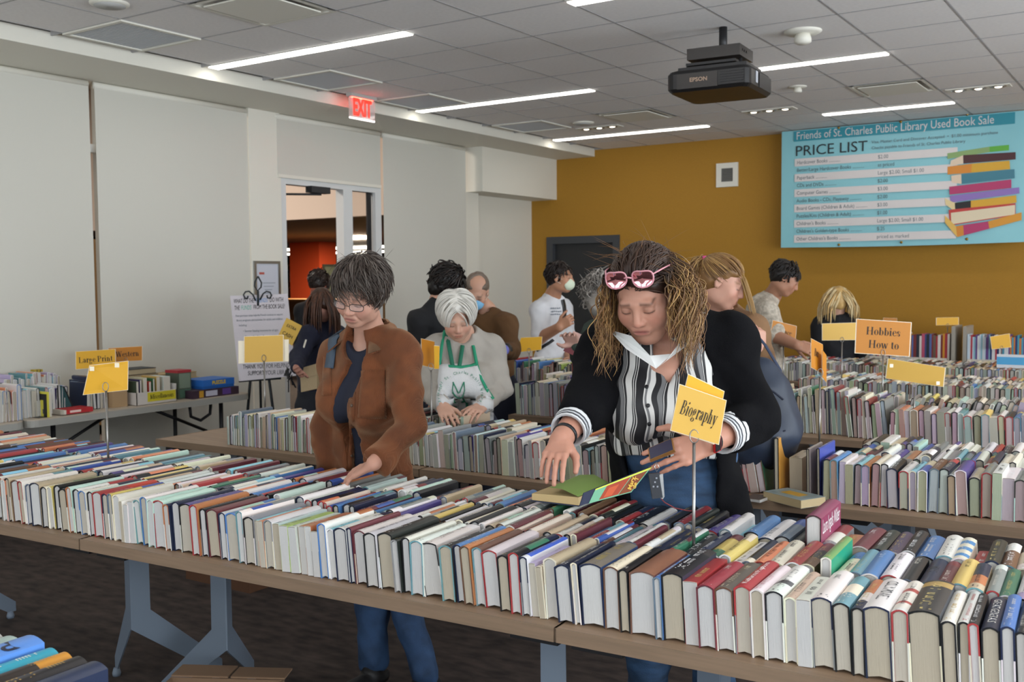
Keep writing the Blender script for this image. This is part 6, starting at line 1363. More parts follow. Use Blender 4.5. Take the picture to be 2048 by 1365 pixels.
sign('large orange Hobbies How to sign', (1766, 707, 800, 6.2), [(C4(1714, 639, 1822, 646, 1818, 713, 1711, 706, 6.2), M_org, [('Hobbies', .5, .33, .070, .88, 'serif'), ('How to', .52, .72, .070, .88, 'serif')])])
sign('long tilted yellow sign with white stickers, below Hobbies', (1829, 770, 850, 5.4), [(C4(1777, 718, 1890, 736, 1886, 774, 1772, 757, 5.4, 5.3), M_pyel, [])])
sign('small yellow sign on top of the left book cart', (1895, 652, 700, 9.83), [(C4(1873, 636, 1917, 635, 1917, 650, 1873, 651, 9.83), M_yel, [])], base_z=.803)
sign('crooked yellow sign in front of the right book cart', (2003, 697, 725, 9.3), [(C4(1981, 674, 2019, 668, 2022, 695, 1984, 699, 9.3), M_yel, [])], base_z=.745)
sign('small orange sign half hidden above Hobbies', (1780, 646, 700, 9.9), [(C4(1767, 636, 1794, 637, 1794, 650, 1767, 649, 9.9), M_org, [])])
for par, pts in (('table_sign.001', ((184, 738), (234, 731))), ('table_sign.011', ((1783, 732), (1876, 767)))):
    for x, y in pts:
        o = bpy.data.objects[par]; d = 4.12 if par.endswith('001') else 5.28; m = MB(); c = at(x, y, d-.01); m.obox(c, CAM_R, CAM_U, CAM_F, .009, .009, .0006); build(m, 'sticker', M_pale, o)
# ---------------------------------------------------------------- banner on the back wall
YP = YB-.20
def bn(zx, zy):      # a point of the hanging banner
    px, py = 1550+zx/4.112, 200+zy/4.112; q = CAM_F+(px-1024)/FPX*CAM_R-(py-682.5)/FPX*CAM_U; k = YP/q[1]; return EYE+q*k
M_ban = mat('banner_vinyl', '#8cc9d2', .35, spec=.5, noise=(1.6, .05)); M_teal = mat('banner_teal', '#2f8fa0', .4); M_bwh = mat('banner_white', '#dcd5d3', .4); M_btx = mat('banner_black', '#24282c', .5); M_bgr = mat('banner_grey', '#5f6d75', .5)
xl, xr = bn(55, 265)[0], -1.27; zt, zb = bn(55, 262)[2], bn(70, 1215)[2]
t = thing('price_banner', 'large turquoise PRICE LIST banner hanging on the mustard wall', 'banner', ((xl+xr)/2, YP, zb))
m = MB(); n = 40
for i in range(n):
    u0, u1 = i/n, (i+1)/n; f = lambda u: YP+.006-.012*math.sin(u*9)*.4; x0, x1 = xl+(xr-xl)*u0, xl+(xr-xl)*u1
    m.add([(x0, f(u0), zb-.012*math.sin(u0*3.1)), (x1, f(u1), zb-.012*math.sin(u1*3.1)), (x1, f(u1), zt), (x0, f(u0), zt)], [(0, 1, 2, 3)], 0, None, True)
    m.add([(x0, f(u0)+.002, zb-.012*math.sin(u0*3.1)), (x1, f(u1)+.002, zb-.012*math.sin(u1*3.1)), (x1, f(u1)+.002, zt), (x0, f(u0)+.002, zt)], [(3, 2, 1, 0)], 0, None, True)
build(m, 'banner_sheet', M_ban, t)
RX, UZ = V(1, 0, 0), V(0, 0, 1); P0 = YP-.004
def bquad(name, x0, x1, z0, z1, mt, y=P0):
    m = MB(); m.box((x0, y-.0006, z0), (x1, y, z1)); return build(m, name, mt, t)
bx0, bx1 = bn(155, 300)[0], bn(1975, 130)[0]; ztop = bn(155, 265)[2]-.005
hz1, hz0 = (bn(155, 270)[2]+bn(1975, 90)[2])/2, (bn(155, 350)[2]+bn(1975, 190)[2])/2
bquad('title_band', bx0, bx1, hz0, hz1, M_teal)
def btext(s_, x, z, size, mt, align='LEFT', fit=None, bold=0., sq=.85):
    m = MB(); write(m, s_, (x, P0-.0012, z), RX, UZ, size, sq, bold, align, fit=fit, lift=.0005); build(m, 'lettering', mt, t)
btext('Friends of St. Charles Public Library Used Book Sale', bn(175, 300)[0], (hz0+hz1)/2, .118, M_bwh, fit=bn(1795, 180)[0]-bn(175, 300)[0])
btext('PRICE LIST', bn(165, 420)[0], (bn(165, 420)[2]+bn(755, 390)[2])/2, .155, M_btx, fit=bn(752, 390)[0]-bn(165, 420)[0])
btext('Visa, Master Card and Discover Accepted  \u2022  $1.00 minimum purchase', bn(795, 350)[0], (bn(795, 355)[2]+bn(1835, 262)[2])/2, .042, M_bgr, fit=bn(1835, 262)[0]-bn(795, 350)[0])
btext('Checks payable to Friends of St. Charles Public Library', bn(795, 400)[0], (bn(795, 402)[2]+bn(1565, 335)[2])/2, .042, M_bgr, fit=bn(1565, 335)[0]-bn(795, 400)[0])
sx0, sx1 = bn(160, 800)[0], bn(1497, 700)[0]; rz1 = (bn(160, 488)[2]+bn(1497, 388)[2])/2; rz0 = (bn(160, 1187)[2]+bn(1497, 1128)[2])/2; rh = (rz1-rz0)/11; cx2 = bn(842, 800)[0]
for k, (a, b) in enumerate((('Hardcover Books', '$2.00'), ('Better/Large Hardcover Books', 'as priced'), ('Paperback', 'Large $2.00; Small $1.00'), ('CDs and DVDs', '$2.00'), ('Computer Games', '$3.00'), ('Audio Books - CDs, Playaway', '$2.00'), ('Board Games (Children & Adult)', '$3.00'), ('Puzzles/Kits (Children & Adult)', '$1.00'), ("Children's Books", 'Large $2.00; Small $1.00'), ("Children's Golden-type Books", '$.25'), ("Other Children's Books", 'priced as marked'))):
    z1 = rz1-k*rh
    if k % 2 == 0: bquad('price_row', sx0, sx1, z1-rh, z1, M_bwh)
    btext(a+' '+'.'*12, sx0+.025, z1-rh*.52, rh*.66, M_bgr); btext(b, cx2, z1-rh*.52, rh*.66, M_bgr)
for kk, (name, cc, q) in enumerate((('green', '#8aa86a', (1418, 440, 1765, 385, 1765, 430, 1420, 487)), ('g', '#5fae3c', (1765, 385, 1925, 370, 1925, 415, 1765, 430)), ('m', '#4a1f22', (1548, 455, 1980, 430, 1980, 490, 1550, 525)), ('c', '#e3cdb4', (1448, 500, 1548, 455, 1550, 525, 1440, 545)),
    ('o', '#d9892c', (1420, 550, 1620, 525, 1615, 600, 1420, 615)), ('y', '#d9a62e', (1620, 525, 1930, 500, 1935, 570, 1615, 600)), ('t', '#3f7d8f', (1533, 610, 1970, 570, 1972, 645, 1535, 692)), ('c', '#e3cdb4', (1450, 625, 1533, 610, 1535, 692, 1455, 680)), ('mg', '#b53668', (1435, 715, 1945, 655, 1945, 725, 1437, 780)),
    ('p', '#8f72b8', (1440, 790, 2010, 720, 2012, 770, 1445, 845)), ('k', '#191717', (1480, 848, 1612, 830, 1612, 905, 1485, 922)), ('y', '#d9a62e', (1612, 830, 1985, 785, 1988, 845, 1612, 905)), ('c', '#e3cd9a', (1400, 810, 1480, 848, 1485, 922, 1405, 860)), ('r', '#c23a34', (1430, 905, 1980, 850, 1980, 950, 1440, 1035)), ('c', '#e3d3b4', (1448, 930, 1975, 865, 1975, 943, 1452, 1025)),
    ('o', '#d9892c', (1490, 1040, 1550, 1030, 1555, 1115, 1500, 1130)), ('mg', '#b53668', (1550, 1030, 1755, 1000, 1765, 1060, 1555, 1115)), ('o', '#d9962c', (1755, 1000, 2030, 925, 2030, 990, 1765, 1060)), ('c', '#e3b85a', (1400, 950, 1490, 1040, 1500, 1130, 1400, 1010)))):
    m = MB(); pts = [bn(q[i], q[i+1]) for i in range(0, 8, 2)]; m.prism([V(p[0], P0-.0018-.0005*kk, p[2]) for p in pts], (0, .0003, 0)); build(m, 'printed_book', mat('print_'+cc[1:], cc, .4), t)
for zx, zy in ((525, 230), (1035, 180), (1580, 120), (527, 1192), (1040, 1172), (1578, 1145)):
    p = bn(zx, zy); m = MB(); m.tube([V(p[0], P0-.003, p[2]), V(p[0], P0, p[2])], .014, 12); build(m, 'grommet', mat('brass', '#b08a3a', .3, metal=1.), t)
# ---------------------------------------------------------------- exit sign, projector
t = thing('exit_sign', 'red glowing EXIT sign under the ceiling by the soffit', 'sign', (-6.0, 6.55, 2.98))
def ox(px, py, X): q = CAM_F+(px-1024)/FPX*CAM_R-(py-682.5)/FPX*CAM_U; return EYE+q*(X/q[0])
XE = -5.98; a = ox(698, 210, XE); b = ox(749, 218, XE); zt_, zb_ = ZC-.02, ox(698, 233, XE)[2]
m = MB(); m.box((XE-.03, a[1], ZC-.03), (XE+.03, b[1], ZC)); build(m, 'sign_housing', mat('sign_housing', '#b9b4b0', .4), t)
m = MB(); m.box((XE-.012, a[1]+.03, ZC-.034), (XE+.012, b[1]-.03, ZC-.03)); build(m, 'red_lamp', mat('red_led', '#ff2018', .4, emit=(1, .05, .03), es=18), t)
m = MB(); m.box((XE-.004, a[1], zb_), (XE+.004, b[1], ZC-.034)); build(m, 'clear_plate', mat('acrylic', '#f0dcd8', .05, alpha=.35), t)
m = MB(); m.box((XE-.006, a[1]+.005, zb_-.012), (XE+.006, b[1]-.005, zb_)); build(m, 'lit_edge', mat('lit_edge', '#ffffff', .3, emit=(1, .85, .8), es=4.), t)
m = MB(); write(m, 'EXIT', (XE+.005, (a[1]+b[1])/2, (zb_+ZC-.03)/2), (0, 1, 0), (0, 0, 1), .2, 1., .008, fit=(b[1]-a[1])*.72, lift=.001); write(m, 'EXIT', (XE+.0045, (a[1]+b[1])/2, (zb_+ZC-.03)/2), (0, 1, 0), (0, 0, 1), .2, 1., .008, fit=(b[1]-a[1])*.72, lift=.0); build(m, 'lettering', mat('exit_red', '#ff2a20', .4, emit=(1, .035, .02), es=1.6), t)
t = thing('projector', 'black ceiling projector on a short black pole', 'projector', (-2.51, 6.21, 2.77))
PX_, PY_ = unit(V(.53, .04, 0)), unit(V(-.035, .53, 0)); c = V(-2.51, 6.21, 2.835)
M_pj = mat('projector_black', '#141314', .4); M_pj2 = mat('projector_grey', '#2b2725', .4)
m = MB(); hw, hd = .265, .26; pr = []
for sx_, sy_ in ((-1, -1), (1, -1), (1, 1), (-1, 1)):
    for k in range(4):
        an = math.pi/2*k/3+{(-1, -1): math.pi, (1, -1): 1.5*math.pi, (1, 1): 0, (-1, 1): .5*math.pi}[(sx_, sy_)]; pr.append((sx_*(hw-.05)+.05*math.cos(an), sy_*(hd-.05)+.05*math.sin(an)))
lay = ((.93, -.065), (1, -.045), (1, .045), (.95, .065)); vs = [c+PX_*x*s_+PY_*y*s_+V(0, 0, z) for s_, z in lay for x, y in pr]; n = len(pr)
m.add(vs, [(a*n+i, a*n+(i+1) % n, (a+1)*n+(i+1) % n, (a+1)*n+i) for a in range(3) for i in range(n)]+[list(range(n))[::-1], list(range(3*n, 4*n))]); build(m, 'projector_body', M_pj, t)
m = MB(); m.obox(c-PY_*(hd+.001)+PX_*-.06+V(0, 0, -.005), PX_, PY_, (0, 0, 1), .13, .003, .045); fp = build(m, 'front_panel', M_pj2, t)
m = MB(); write(m, 'EPSON', c-PY_*(hd+.0045)+PX_*-.05+V(0, 0, .0), PX_, (0, 0, 1), .034, 1.1, .001); build(m, 'lettering', mat('logo_grey', '#9c8470', .4), fp)
m = MB()
for k in range(6): m.obox(c-PY_*(hd+.0005)+PX_*.16+V(0, 0, -.04+.015*k), PX_, PY_, (0, 0, 1), .075, .003, .004)
o = build(m, 'front_louvre', M_black, t); o['kind'] = 'stuff'
m = MB(); m.obox(c+PX_*(hw+.001)-PY_*.10+V(0, 0, .01), PY_, PX_, (0, 0, 1), .018, .002, .035); build(m, 'side_label', mat('white_label', '#b9bcc4', .5), t)
m = MB(); m.obox(c+PX_*(hw)+PY_*.08, PY_, PX_, (0, 0, 1), .13, .004, .045); build(m, 'side_vent', M_black, t)
m = MB(); m.obox(c+V(0, 0, .09), PX_, PY_, (0, 0, 1), .22, .16, .012); m.obox(c+V(0, 0, .125)-PX_*.02, PX_, PY_, (0, 0, 1), .16, .13, .008)
for x, y in ((-.17, -.12), (.17, -.12), (.17, .12), (-.17, .12)): m.tube([c+PX_*x+PY_*y+V(0, 0, .06), c+PX_*x+PY_*y+V(0, 0, .13)], .01, 6)
m.tube([c-PX_*.25-PY_*.1+V(0, 0, .06), c-PX_*.27-PY_*.1+V(0, 0, .09), c-PX_*.2-PY_*.1+V(0, 0, .1)], .006, 6); build(m, 'mount_arms', M_black, t)
m = MB(); m.obox(c+V(0, 0, .185), PX_, PY_, (0, 0, 1), .17, .14, .035)
for y in (-.08, -.04, 0): m.tube([c+PX_*.171+PY_*y+V(0, 0, .19), c+PX_*.174+PY_*y+V(0, 0, .19)], .008, 8)
build(m, 'mount_box', M_pj2, t)
m = MB(); m.tube([(c[0], c[1]+.05, c[2]+.2), (c[0], c[1]+.05, ZC)], .026, 12); build(m, 'pole', M_black, t)
# ---------------------------------------------------------------- easel with a hand-lettered poster; framed print on the column
E0 = 8.1
t = thing('easel', 'wrought-iron easel with scroll top by the glass door', 'easel', V(*(at(520, 835, E0)[:2]), 0))
M_iron = mat('wrought_iron', '#20262a', .45); m = MB()
for (x0, y0), (x1, y1) in (((512, 600), (522, 760)),): pass
top = at(516, 590, E0); ft = lambda px, dd: V(*(at(px, 800, E0+dd)[:2]), 0)
for fx, dd in ((478, -.05), (562, -.05)):
    m = MB(); m.tube([top, ft(fx, dd)], .011, 8); build(m, 'leg', M_iron, t)
m = MB(); m.tube([top, ft(522, .35)], .010, 8); build(m, 'leg', M_iron, t)
m = MB(); m.tube([at(516, 612, E0-.03), at(516, 582, E0-.03)], .009, 8)
for crv in ([(511, 602), (506, 590), (498, 583), (491, 584), (487, 590), (490, 597), (495, 597), (496, 592)], [(520, 600), (526, 588), (533, 583), (540, 585), (543, 591), (540, 597), (535, 596), (534, 591)], [(516, 553), (510, 564), (509, 573), (515, 582), (522, 575), (523, 566), (516, 553)]): m.tube([at(x, y, E0-.03) for x, y in crv], .0065, 6)
build(m, 'scroll_top', M_iron, t)
m = MB(); m.tube([at(478, 763, E0-.1), at(562, 757, E0-.1)], .009, 8); build(m, 'ledge', M_iron, t)
q = [at(460, 592, E0-.02), at(575, 588, E0-.02), at(592, 752, E0-.12), at(478, 763, E0-.12)]; n_ = unit(np.cross(q[1]-q[0], q[3]-q[0])); n_ = n_ if n_@CAM_F < 0 else -n_
t2 = thing('poster', 'white hand-lettered poster about the Friends on the easel', 'poster', (*q[3][:2], q[3][2]))
m = MB(); m.prism(q, -n_*.006); build(m, 'board', mat('poster_board', '#cfc9cf', .6), t2)
rt_ = unit(q[1]-q[0]); up_ = unit((q[0]-q[3])-rt_*((q[0]-q[3])@rt_))
def pt(u, v_): return (q[0]*(1-u)+q[1]*u)*(1-v_)+(q[3]*(1-u)+q[2]*u)*v_
for s_, u, v_, size, w_, mt in (('WHAT DO THE', .23, .07, .05, .35, M_ink), ('FRIENDS', .54, .07, .05, .2, mat('blue_marker', '#7fa8d8', .6)), ('DO WITH', .80, .07, .05, .23, M_ink), ('THE', .10, .15, .05, .09, M_ink), ('FUNDS', .26, .15, .05, .17, mat('green_marker', '#6fbfa8', .6)), ('FROM THE BOOK SALE?', .66, .15, .05, .54, M_ink),
    ('Your purchases today help the Friends continue to support', .47, .245, .024, .82, M_bgr), ('library programs and activities for adults and children', .47, .30, .024, .8, M_bgr), ('including:', .17, .355, .024, .14, M_bgr), ('\u2022 Summer Reading Incentives for all ages', .47, .43, .024, .6, M_bgr), ('\u2022 Summer Club Prizes, Events', .38, .495, .024, .42, M_bgr), ('THANK YOU FOR HELPING', .50, .855, .05, .8, M_ink), ('SUPPORT YOUR LIBRARY', .55, .935, .05, .75, M_ink)):
    m = MB(); write(m, s_, pt(u, v_)+n_*.001, rt_, up_, size, 1., .0, fit=w_*np.linalg.norm(q[1]-q[0]), lift=.0005); build(m, 'lettering', mt, t2)
q2 = [ox(508, 522, -6.855), ox(560, 522, -6.855), ox(560, 640, -6.855), ox(508, 640, -6.855)]; y0, y1, z0, z1 = q2[0][1], q2[1][1], 1.30, q2[0][2]
t = thing('framed_notice', 'silver-framed white notice on the column behind the easel', 'picture', (-6.855, (y0+y1)/2, z0))
m = MB()
for lo, hi in (((y0, z0), (y0+.025, z1)), ((y1-.025, z0), (y1, z1)), ((y0+.025, z0), (y1-.025, z0+.025)), ((y0+.025, z1-.025), (y1-.025, z1))): m.box((-6.866, lo[0], lo[1]), (-6.85, hi[0], hi[1]))
build(m, 'frame', M_metal, t); m = MB(); m.box((-6.866, y0+.02, z0+.02), (-6.858, y1-.02, z1-.02)); build(m, 'sheet', mat('notice_paper', '#c9ccd6', .5), t)
m = MB(); m.box((-6.8579, y0+.06, z1-.12), (-6.857, y0+.12, z1-.10)); build(m, 'red_print', mat('red_print', '#b8564a', .6), t)
m = MB()
for k in range(9): m.box((-6.8579, y0+.10+.01*(k % 3), z1-.2-.03*k), (-6.857, y1-.06-.02*(k % 4), z1-.192-.03*k))
build(m, 'grey_print', mat('grey_print2', '#9aa0ac', .7), t)
t = thing('booklet', 'tilted yellow laminated card held in front of the easel poster', 'card', at(590, 700, 7.2))
q = [at(573, 636, 7.2), at(604, 652, 7.2), at(584, 692, 7.2), at(556, 672, 7.2)]; m = MB(); m.prism(q, CAM_F*.004); build(m, 'card', mat('mustard_card', '#d2a83a', .5), t)
m = MB(); r1_ = unit(q[1]-q[0]); u1_ = unit((q[0]-q[3])-r1_*((q[0]-q[3])@r1_)); write(m, 'EXTRA', sum(q)/4+u1_*.03-CAM_F*.004, r1_, u1_, .03, .8, lift=.0005) if (np.cross(r1_, u1_)@CAM_F) < 0 else None; write(m, 'CASH', sum(q)/4-u1_*.03-CAM_F*.004, r1_, u1_, .035, .9, lift=.0005); build(m, 'lettering', M_ink, t)
# ---------------------------------------------------------------- folding tables along the left wall and what stands on them
M_plas = mat('beige_plastic_top', '#b9ad9c', .5); M_pedge = mat('grey_plastic_edge', '#a3a29b', .5)
def folding(y0, y1, label):
    t = thing('folding_table', label, 'table', (-6.47, (y0+y1)/2, 0), 'plastic folding tables on the left wall'); x0, x1 = -6.83, -6.10
    m = MB(); r = .06; pr = []
    for sx, sy, a0 in ((x1, y0, -90), (x1, y1, 0), (x0, y1, 90), (x0, y0, 180)):
        for k in range(5):
            an = math.radians(a0+90*k/4); cx = sx-r if sx == x1 else sx+r; cy = sy+r if sy == y0 else sy-r; pr.append((cx+r*math.cos(an), cy+r*math.sin(an)))
    m.prism([(x, y, .733) for x, y in pr], (0, 0, .007)); build(m, 'tabletop', M_plas, t)
    m = MB(); m.prism([(x, y, .69) for x, y in pr], (0, 0, .0425)); build(m, 'table_rim', M_pedge, t)
    for y, sg in ((y0+.22, 1), (y1-.22, -1)):
        for x in (x0+.08, x1-.1):
            m = MB(); m.tube([(x, y, .70), (x, y, 0)], .016, 8); build(m, 'leg', M_black, t)
        m = MB(); m.tube([(x0+.08, y, .2), (x1-.1, y, .2)], .012, 8); m.tube([(x1-.25, y+sg*.02, .45), (x1-.25, y+sg*.55, .69)], .012, 8); build(m, 'brace', M_black, t)
    m = MB(); m.tube([(x1-.12, y1-.50, .69), (x1-.12, y1-.49, .60), (x1-.12, y1-.40, .56), (x1-.12, y1-.31, .60), (x1-.12, y1-.30, .69)], .012, 8); build(m, 'handle', M_black, t)
folding(3.66, 5.50, 'beige plastic folding table under the Large Print sign'); folding(1.80, 3.64, 'beige plastic folding table at the left edge of the picture')
LF = Frame(-6.10, 3.66, math.pi/2)
def lrow(s0, s1, q, seed, wr, codes, tr=(.012, .03), label='left wall table', L=(.2, .24)):
    rng = random.Random(seed); s = s0; k = 0
    while s < s1:
        tt = rng.uniform(*tr); b = spec(rng, LF, s+tt/2, q, tt, rng.choice(codes), row=label); b['w'] = rng.uniform(*wr); b['L'] = rng.uniform(*L); b['lean'] = rng.gauss(0, .03)
        c, p = MB(), MB(); cover_geo(b, c, p, lo=True); o = link('book', c.mesh('book', M_cover)); o.matrix_world = bmat(b)
        what = 'first' if k == 0 else ORD[k].strip() if k < len(ORD)-1 else '%dth' % (k+1)
        tag(o, '%s book, %s from left in the row %s' % (CNAME[b['code'][0]], what, label), 'book', 'books '+label); link('pages', p.mesh('pages', M_page), o); s += tt+.002; k += 1
lrow(-.42, -.02, .06, 71, (.19, .25), ['qW', 'Wu', 'xn', 'ak', 'Wp', 'OW'], label='at the left edge of the folding tables')
lrow(.02, .14, .12, 72, (.17, .2), ['qW', 'Wp', 'gp', 'Wk'], label='left of the black bookend')
lrow(.20, .36, .16, 73, (.17, .2), ['uW', 'gp', 'vk', 'Wp', 'er'], label='behind the red flat book')
lrow(.50, .66, .14, 74, (.19, .23), ['gp', 'Wk', 'Wp', 'tp', 'nk'], label='under the yellow backed sign')
lrow(.1, .5, .46, 75, (.22, .26), ['qW', 'eW', 'Wp', 'xW', 'OW'], label='against the wall at the left')
def mk(name, label, cat, parts, group=None):
    pts = np.concatenate([np.array(p[1].v) for p in parts]); c = (pts.min(0)+pts.max(0))/2; t = thing(name, label, cat, (c[0], c[1], pts[:, 2].min()), group)
    for nm, mb_, mt in parts: build(mb_, nm, mt, t)
    return t
def bx(x0, x1, y0, y1, z0, z1): m = MB(); m.box((x0, y0, z0), (x1, y1, z1)); return m
F = lambda s, q, z=0.: LF.p(s, q, .7405+z)
def lbox(s0, s1, q0, q1, z0, z1): a, b = F(s0, q0), F(s1, q1); return bx(min(a[0], b[0]), max(a[0], b[0]), min(a[1], b[1]), max(a[1], b[1]), .7405+z0, .7405+z1)
def pm(c): return mat('flat_'+c.strip('#'), c, .5)
m = lbox(.145, .148, .06, .20, 0, .155); mk('bookend', 'black metal bookend with an arched cut-out before a yellow book', 'bookend', [('plate', lbox(.149, .151, .05, .085, 0, .15), M_black), ('plate', lbox(.149, .151, .145, .18, 0, .15), M_black), ('plate', lbox(.149, .151, .085, .145, .11, .15), M_black), ('foot', lbox(.09, .151, .05, .18, 0, .002), M_black)])
mk('book', 'yellow book with a barcode behind the black bookend', 'book', [('cover', lbox(.152, .156, .03, .22, 0, .165), pm('#d8cf4a')), ('pages', lbox(.156, .172, .032, .218, .002, .163), pm('#c9c2b4')), ('barcode', lbox(.1515, .152, .07, .10, .02, .05), pm('#55555a'))])
mk('magazine_file', 'dark green wire-mesh magazine file on the folding table', 'file', [('side', (lambda m: (m.prism([F(.30, .16), F(.40, .16), F(.40, .16, .05), F(.345, .16, .175), F(.30, .16, .19)], (-.003, 0, 0)), m)[1])(MB()), pm('#1f4a4c')), ('rim', (lambda m: (m.tube([F(.30, .158), F(.40, .158), F(.40, .158, .05), F(.345, .158, .175), F(.30, .158, .19), F(.30, .158)], .004, 6), m)[1])(MB()), M_black)])
mk('book', 'red hardback lying flat at the front of the folding table', 'book', [('pages', lbox(.26, .275, .03, .17, .006, .034), pm('#cfc8bb')), ('cover', lbox(.275, .47, .028, .17, .005, .036), pm('#b32228')), ('title_strip', lbox(.30, .38, .0275, .028, .013, .028), pm('#e3c8c0'))])
mk('book', 'thin dark book lying under the red hardback', 'book', [('cover', lbox(.24, .44, .025, .2, 0, .004), pm('#4a3a33')), ('pages', lbox(.245, .435, .03, .19, .0045, .0049), pm('#c9c2b4'))])
mk('book', 'olive yellow book with two dark bands standing by the wall', 'book', [('cover', lbox(.38, .44, .55, .6, .12, .27), pm('#a8942c')), ('band', lbox(.395, .40, .549, .55, .12, .27), pm('#3c3420')), ('band', lbox(.42, .425, .549, .55, .12, .27), pm('#3c3420'))])
mk('box', 'tall tan cardboard file under the yellow backed sign', 'box', [('panel', lbox(.67, .79, .10, .3, 0, .24), pm('#a98c68'))])
mk('miscellaneous_box', 'low white carton of cards with a yellow Miscellaneous label', 'box', [('front', lbox(.83, 1.17, .05, .055, 0, .09), pm('#c9c3bd')), ('back', lbox(.83, 1.17, .27, .275, 0, .16), pm('#c9c3bd')), ('end', lbox(.83, .835, .05, .275, 0, .09), pm('#c9c3bd')), ('end', lbox(1.165, 1.17, .05, .275, 0, .13), pm('#c9c3bd')), ('bottom', lbox(.83, 1.17, .05, .275, 0, .003), pm('#c9c3bd')), ('yellow_label', lbox(.92, 1.16, .046, .0495, .02, .085), pm('#cdbf2c'))])
o = bpy.data.objects['miscellaneous_box']; m = MB(); write(m, 'Miscellaneous', F(1.04, .0455, .052), (0, 1, 0), (0, 0, 1), .05, .8, 'serif', fit=.2, lift=.001); build(m, 'lettering', M_ink, o)
for k, (s0, cc, h, w_) in enumerate((('.85', '#3c4a3a', .17, .02), ('.88', '#3a2f5c', .18, .015), ('.91', '#cfc8a8', .19, .03), ('.955', '#b8352c', .16, .02), ('.99', '#2f6a44', .18, .015), ('1.02', '#c9a45a', .19, .03), ('1.08', '#ccd4d0', .185, .06))):
    s_ = float(s0); mk('book', '%s card or booklet standing in the Miscellaneous carton' % ('dark green', 'violet', 'cream', 'red', 'green', 'gold', 'pale grey')[k], 'book', [('cover', lbox(s_, s_+w_, .08, .25, .004, h), pm(cc)), ('pages', lbox(s_+.002, s_+w_-.002, .0785, .0795, .008, h-.004), pm('#cfc8bb'))], 'booklets in the Miscellaneous carton')
mk('game_box', 'tall board-game box with red lid edge and dark scene', 'box', [('body', lbox(1.24, 1.36, .12, .26, 0, .20), pm('#4f5a4c')), ('lid', lbox(1.238, 1.362, .118, .262, .195, .215), pm('#a8323a')), ('picture', lbox(1.25, 1.35, .117, .1195, .08, .19), pm('#7b8a78')), ('skyline', lbox(1.25, 1.35, .117, .1195, .01, .07), pm('#4a6a58'))])
mk('game_box', 'flat multicoloured board-game box at the end of the folding table', 'box', [('body', lbox(1.30, 1.74, .03, .33, 0, .06), pm('#3b2a38')), ('label', lbox(1.42, 1.53, .0295, .03, .01, .05), pm('#c0bfd0')), ('picture', lbox(1.36, 1.40, .0295, .03, .005, .055), pm('#c8962c')), ('picture', lbox(1.58, 1.66, .0295, .03, .01, .055), pm('#5c3f8a'))])
o = mk('puzzle_box', 'bright blue puzzle box on top of the multicoloured game box', 'box', [('body', lbox(1.42, 1.72, .06, .30, .0605, .125), pm('#1f5ca8')), ('lid', lbox(1.418, 1.722, .058, .302, .08, .128), pm('#2a6cc0'))]); m = MB(); write(m, 'PUZZLE', F(1.57, .0575, .103), (0, 1, 0), (0, 0, 1), .035, 1, .002, fit=.13, lift=.001); build(m, 'lettering', pm('#d8b83a'), o)
for k, (s0, s1, z0, z1, cc, lab) in enumerate(((1.0, 1.3, 0, .18, '#a08a68', 'tan stack-end book at the bottom by the wall'), (1.02, 1.28, .1805, .225, '#20242c', 'black book on top of the tan one by the wall'), (1.34, 1.7, 0, .07, '#b59a78', 'brown book lying lowest behind the puzzle box'), (1.33, 1.68, .0705, .12, '#c9b48c', 'cream book in the middle of the pile behind the puzzle box'), (1.3, 1.66, .1205, .165, '#bfa574', 'pale tan book topmost of the pile behind the puzzle box'))):
    mk('book', lab, 'book', [('cover', lbox(s0, s1, .42, .60, z0, z0+.004), pm(cc)), ('cover', lbox(s0, s1, .42, .60, z1-.004, z1), pm(cc)), ('pages', lbox(s0+.004, s1-.002, .424, .6, z0+.004, z1-.004), pm('#b8a888'))], 'books stacked by the wall')
# ---------------------------------------------------------------- book carts by the back wall, carton
def cart(x0, x1, y, label, seed, cols):
    t = thing('book_cart', label, 'cart', ((x0+x1)/2, y+.15, 0), 'grey book carts by the mustard wall'); M_c = mat('cart_metal', '#a39c90', .5); m = MB()
    for x in (x0, x1-.03): m = MB(); m.box((x, y, .12), (x+.03, y+.38, 1.14)); build(m, 'end_panel', M_c, t)
    for z in (.80, .45, .14): m = MB(); m.box((x0+.03, y, z-.025), (x1-.03, y+.38, z)); build(m, 'shelf', M_c, t)
    for x in (x0+.05, x1-.05):
        for yy in (y+.05, y+.33): m = MB(); m.lathe((x, yy, 0), [(.02, 0), (.045, .03), (.045, .07), (.02, .12)], 10); build(m, 'caster', M_black, t)
    rng = random.Random(seed); m = MB(); x = x0+.035
    while x < x1-.05:
        tt = rng.uniform(*((.014, .03) if seed == 1 else (.010, .018))); h = rng.uniform(.235, .27); m.box((x, y+.03, .8), (x+tt-.001, y+.2, .8+h), c=lin(rng.choice(cols))); m.box((x, y+.0295, .81), (x+tt-.001, y+.03, .835), c=lin('#d8d0c4')); x += tt
    o = build(m, 'shelved_books', mat('cart_books', rough=.5, attr=True), t); o['kind'] = 'stuff'
cart(-2.62, -1.80, 10.25, 'grey metal book cart with mixed hardbacks under the mustard wall, left of the gap', 1, ['#a8323a', '#3a4a78', '#6a5a4a', '#c9b48c', '#c8b42c', '#b8506a', '#2a2e3a', '#5a6aa0', '#d8d0c8', '#7a3030', '#c98a2c'])
cart(-1.73, -.75, 10.25, 'grey metal book cart with rows of thin colourful spines, right of the gap', 2, ['#c8d8e4', '#3a7aa8', '#d8dce0', '#4a9ab0', '#b83a4a', '#2a3a6a', '#8ab8c8', '#e0e0e0', '#6a4a8a', '#c87a3a'])
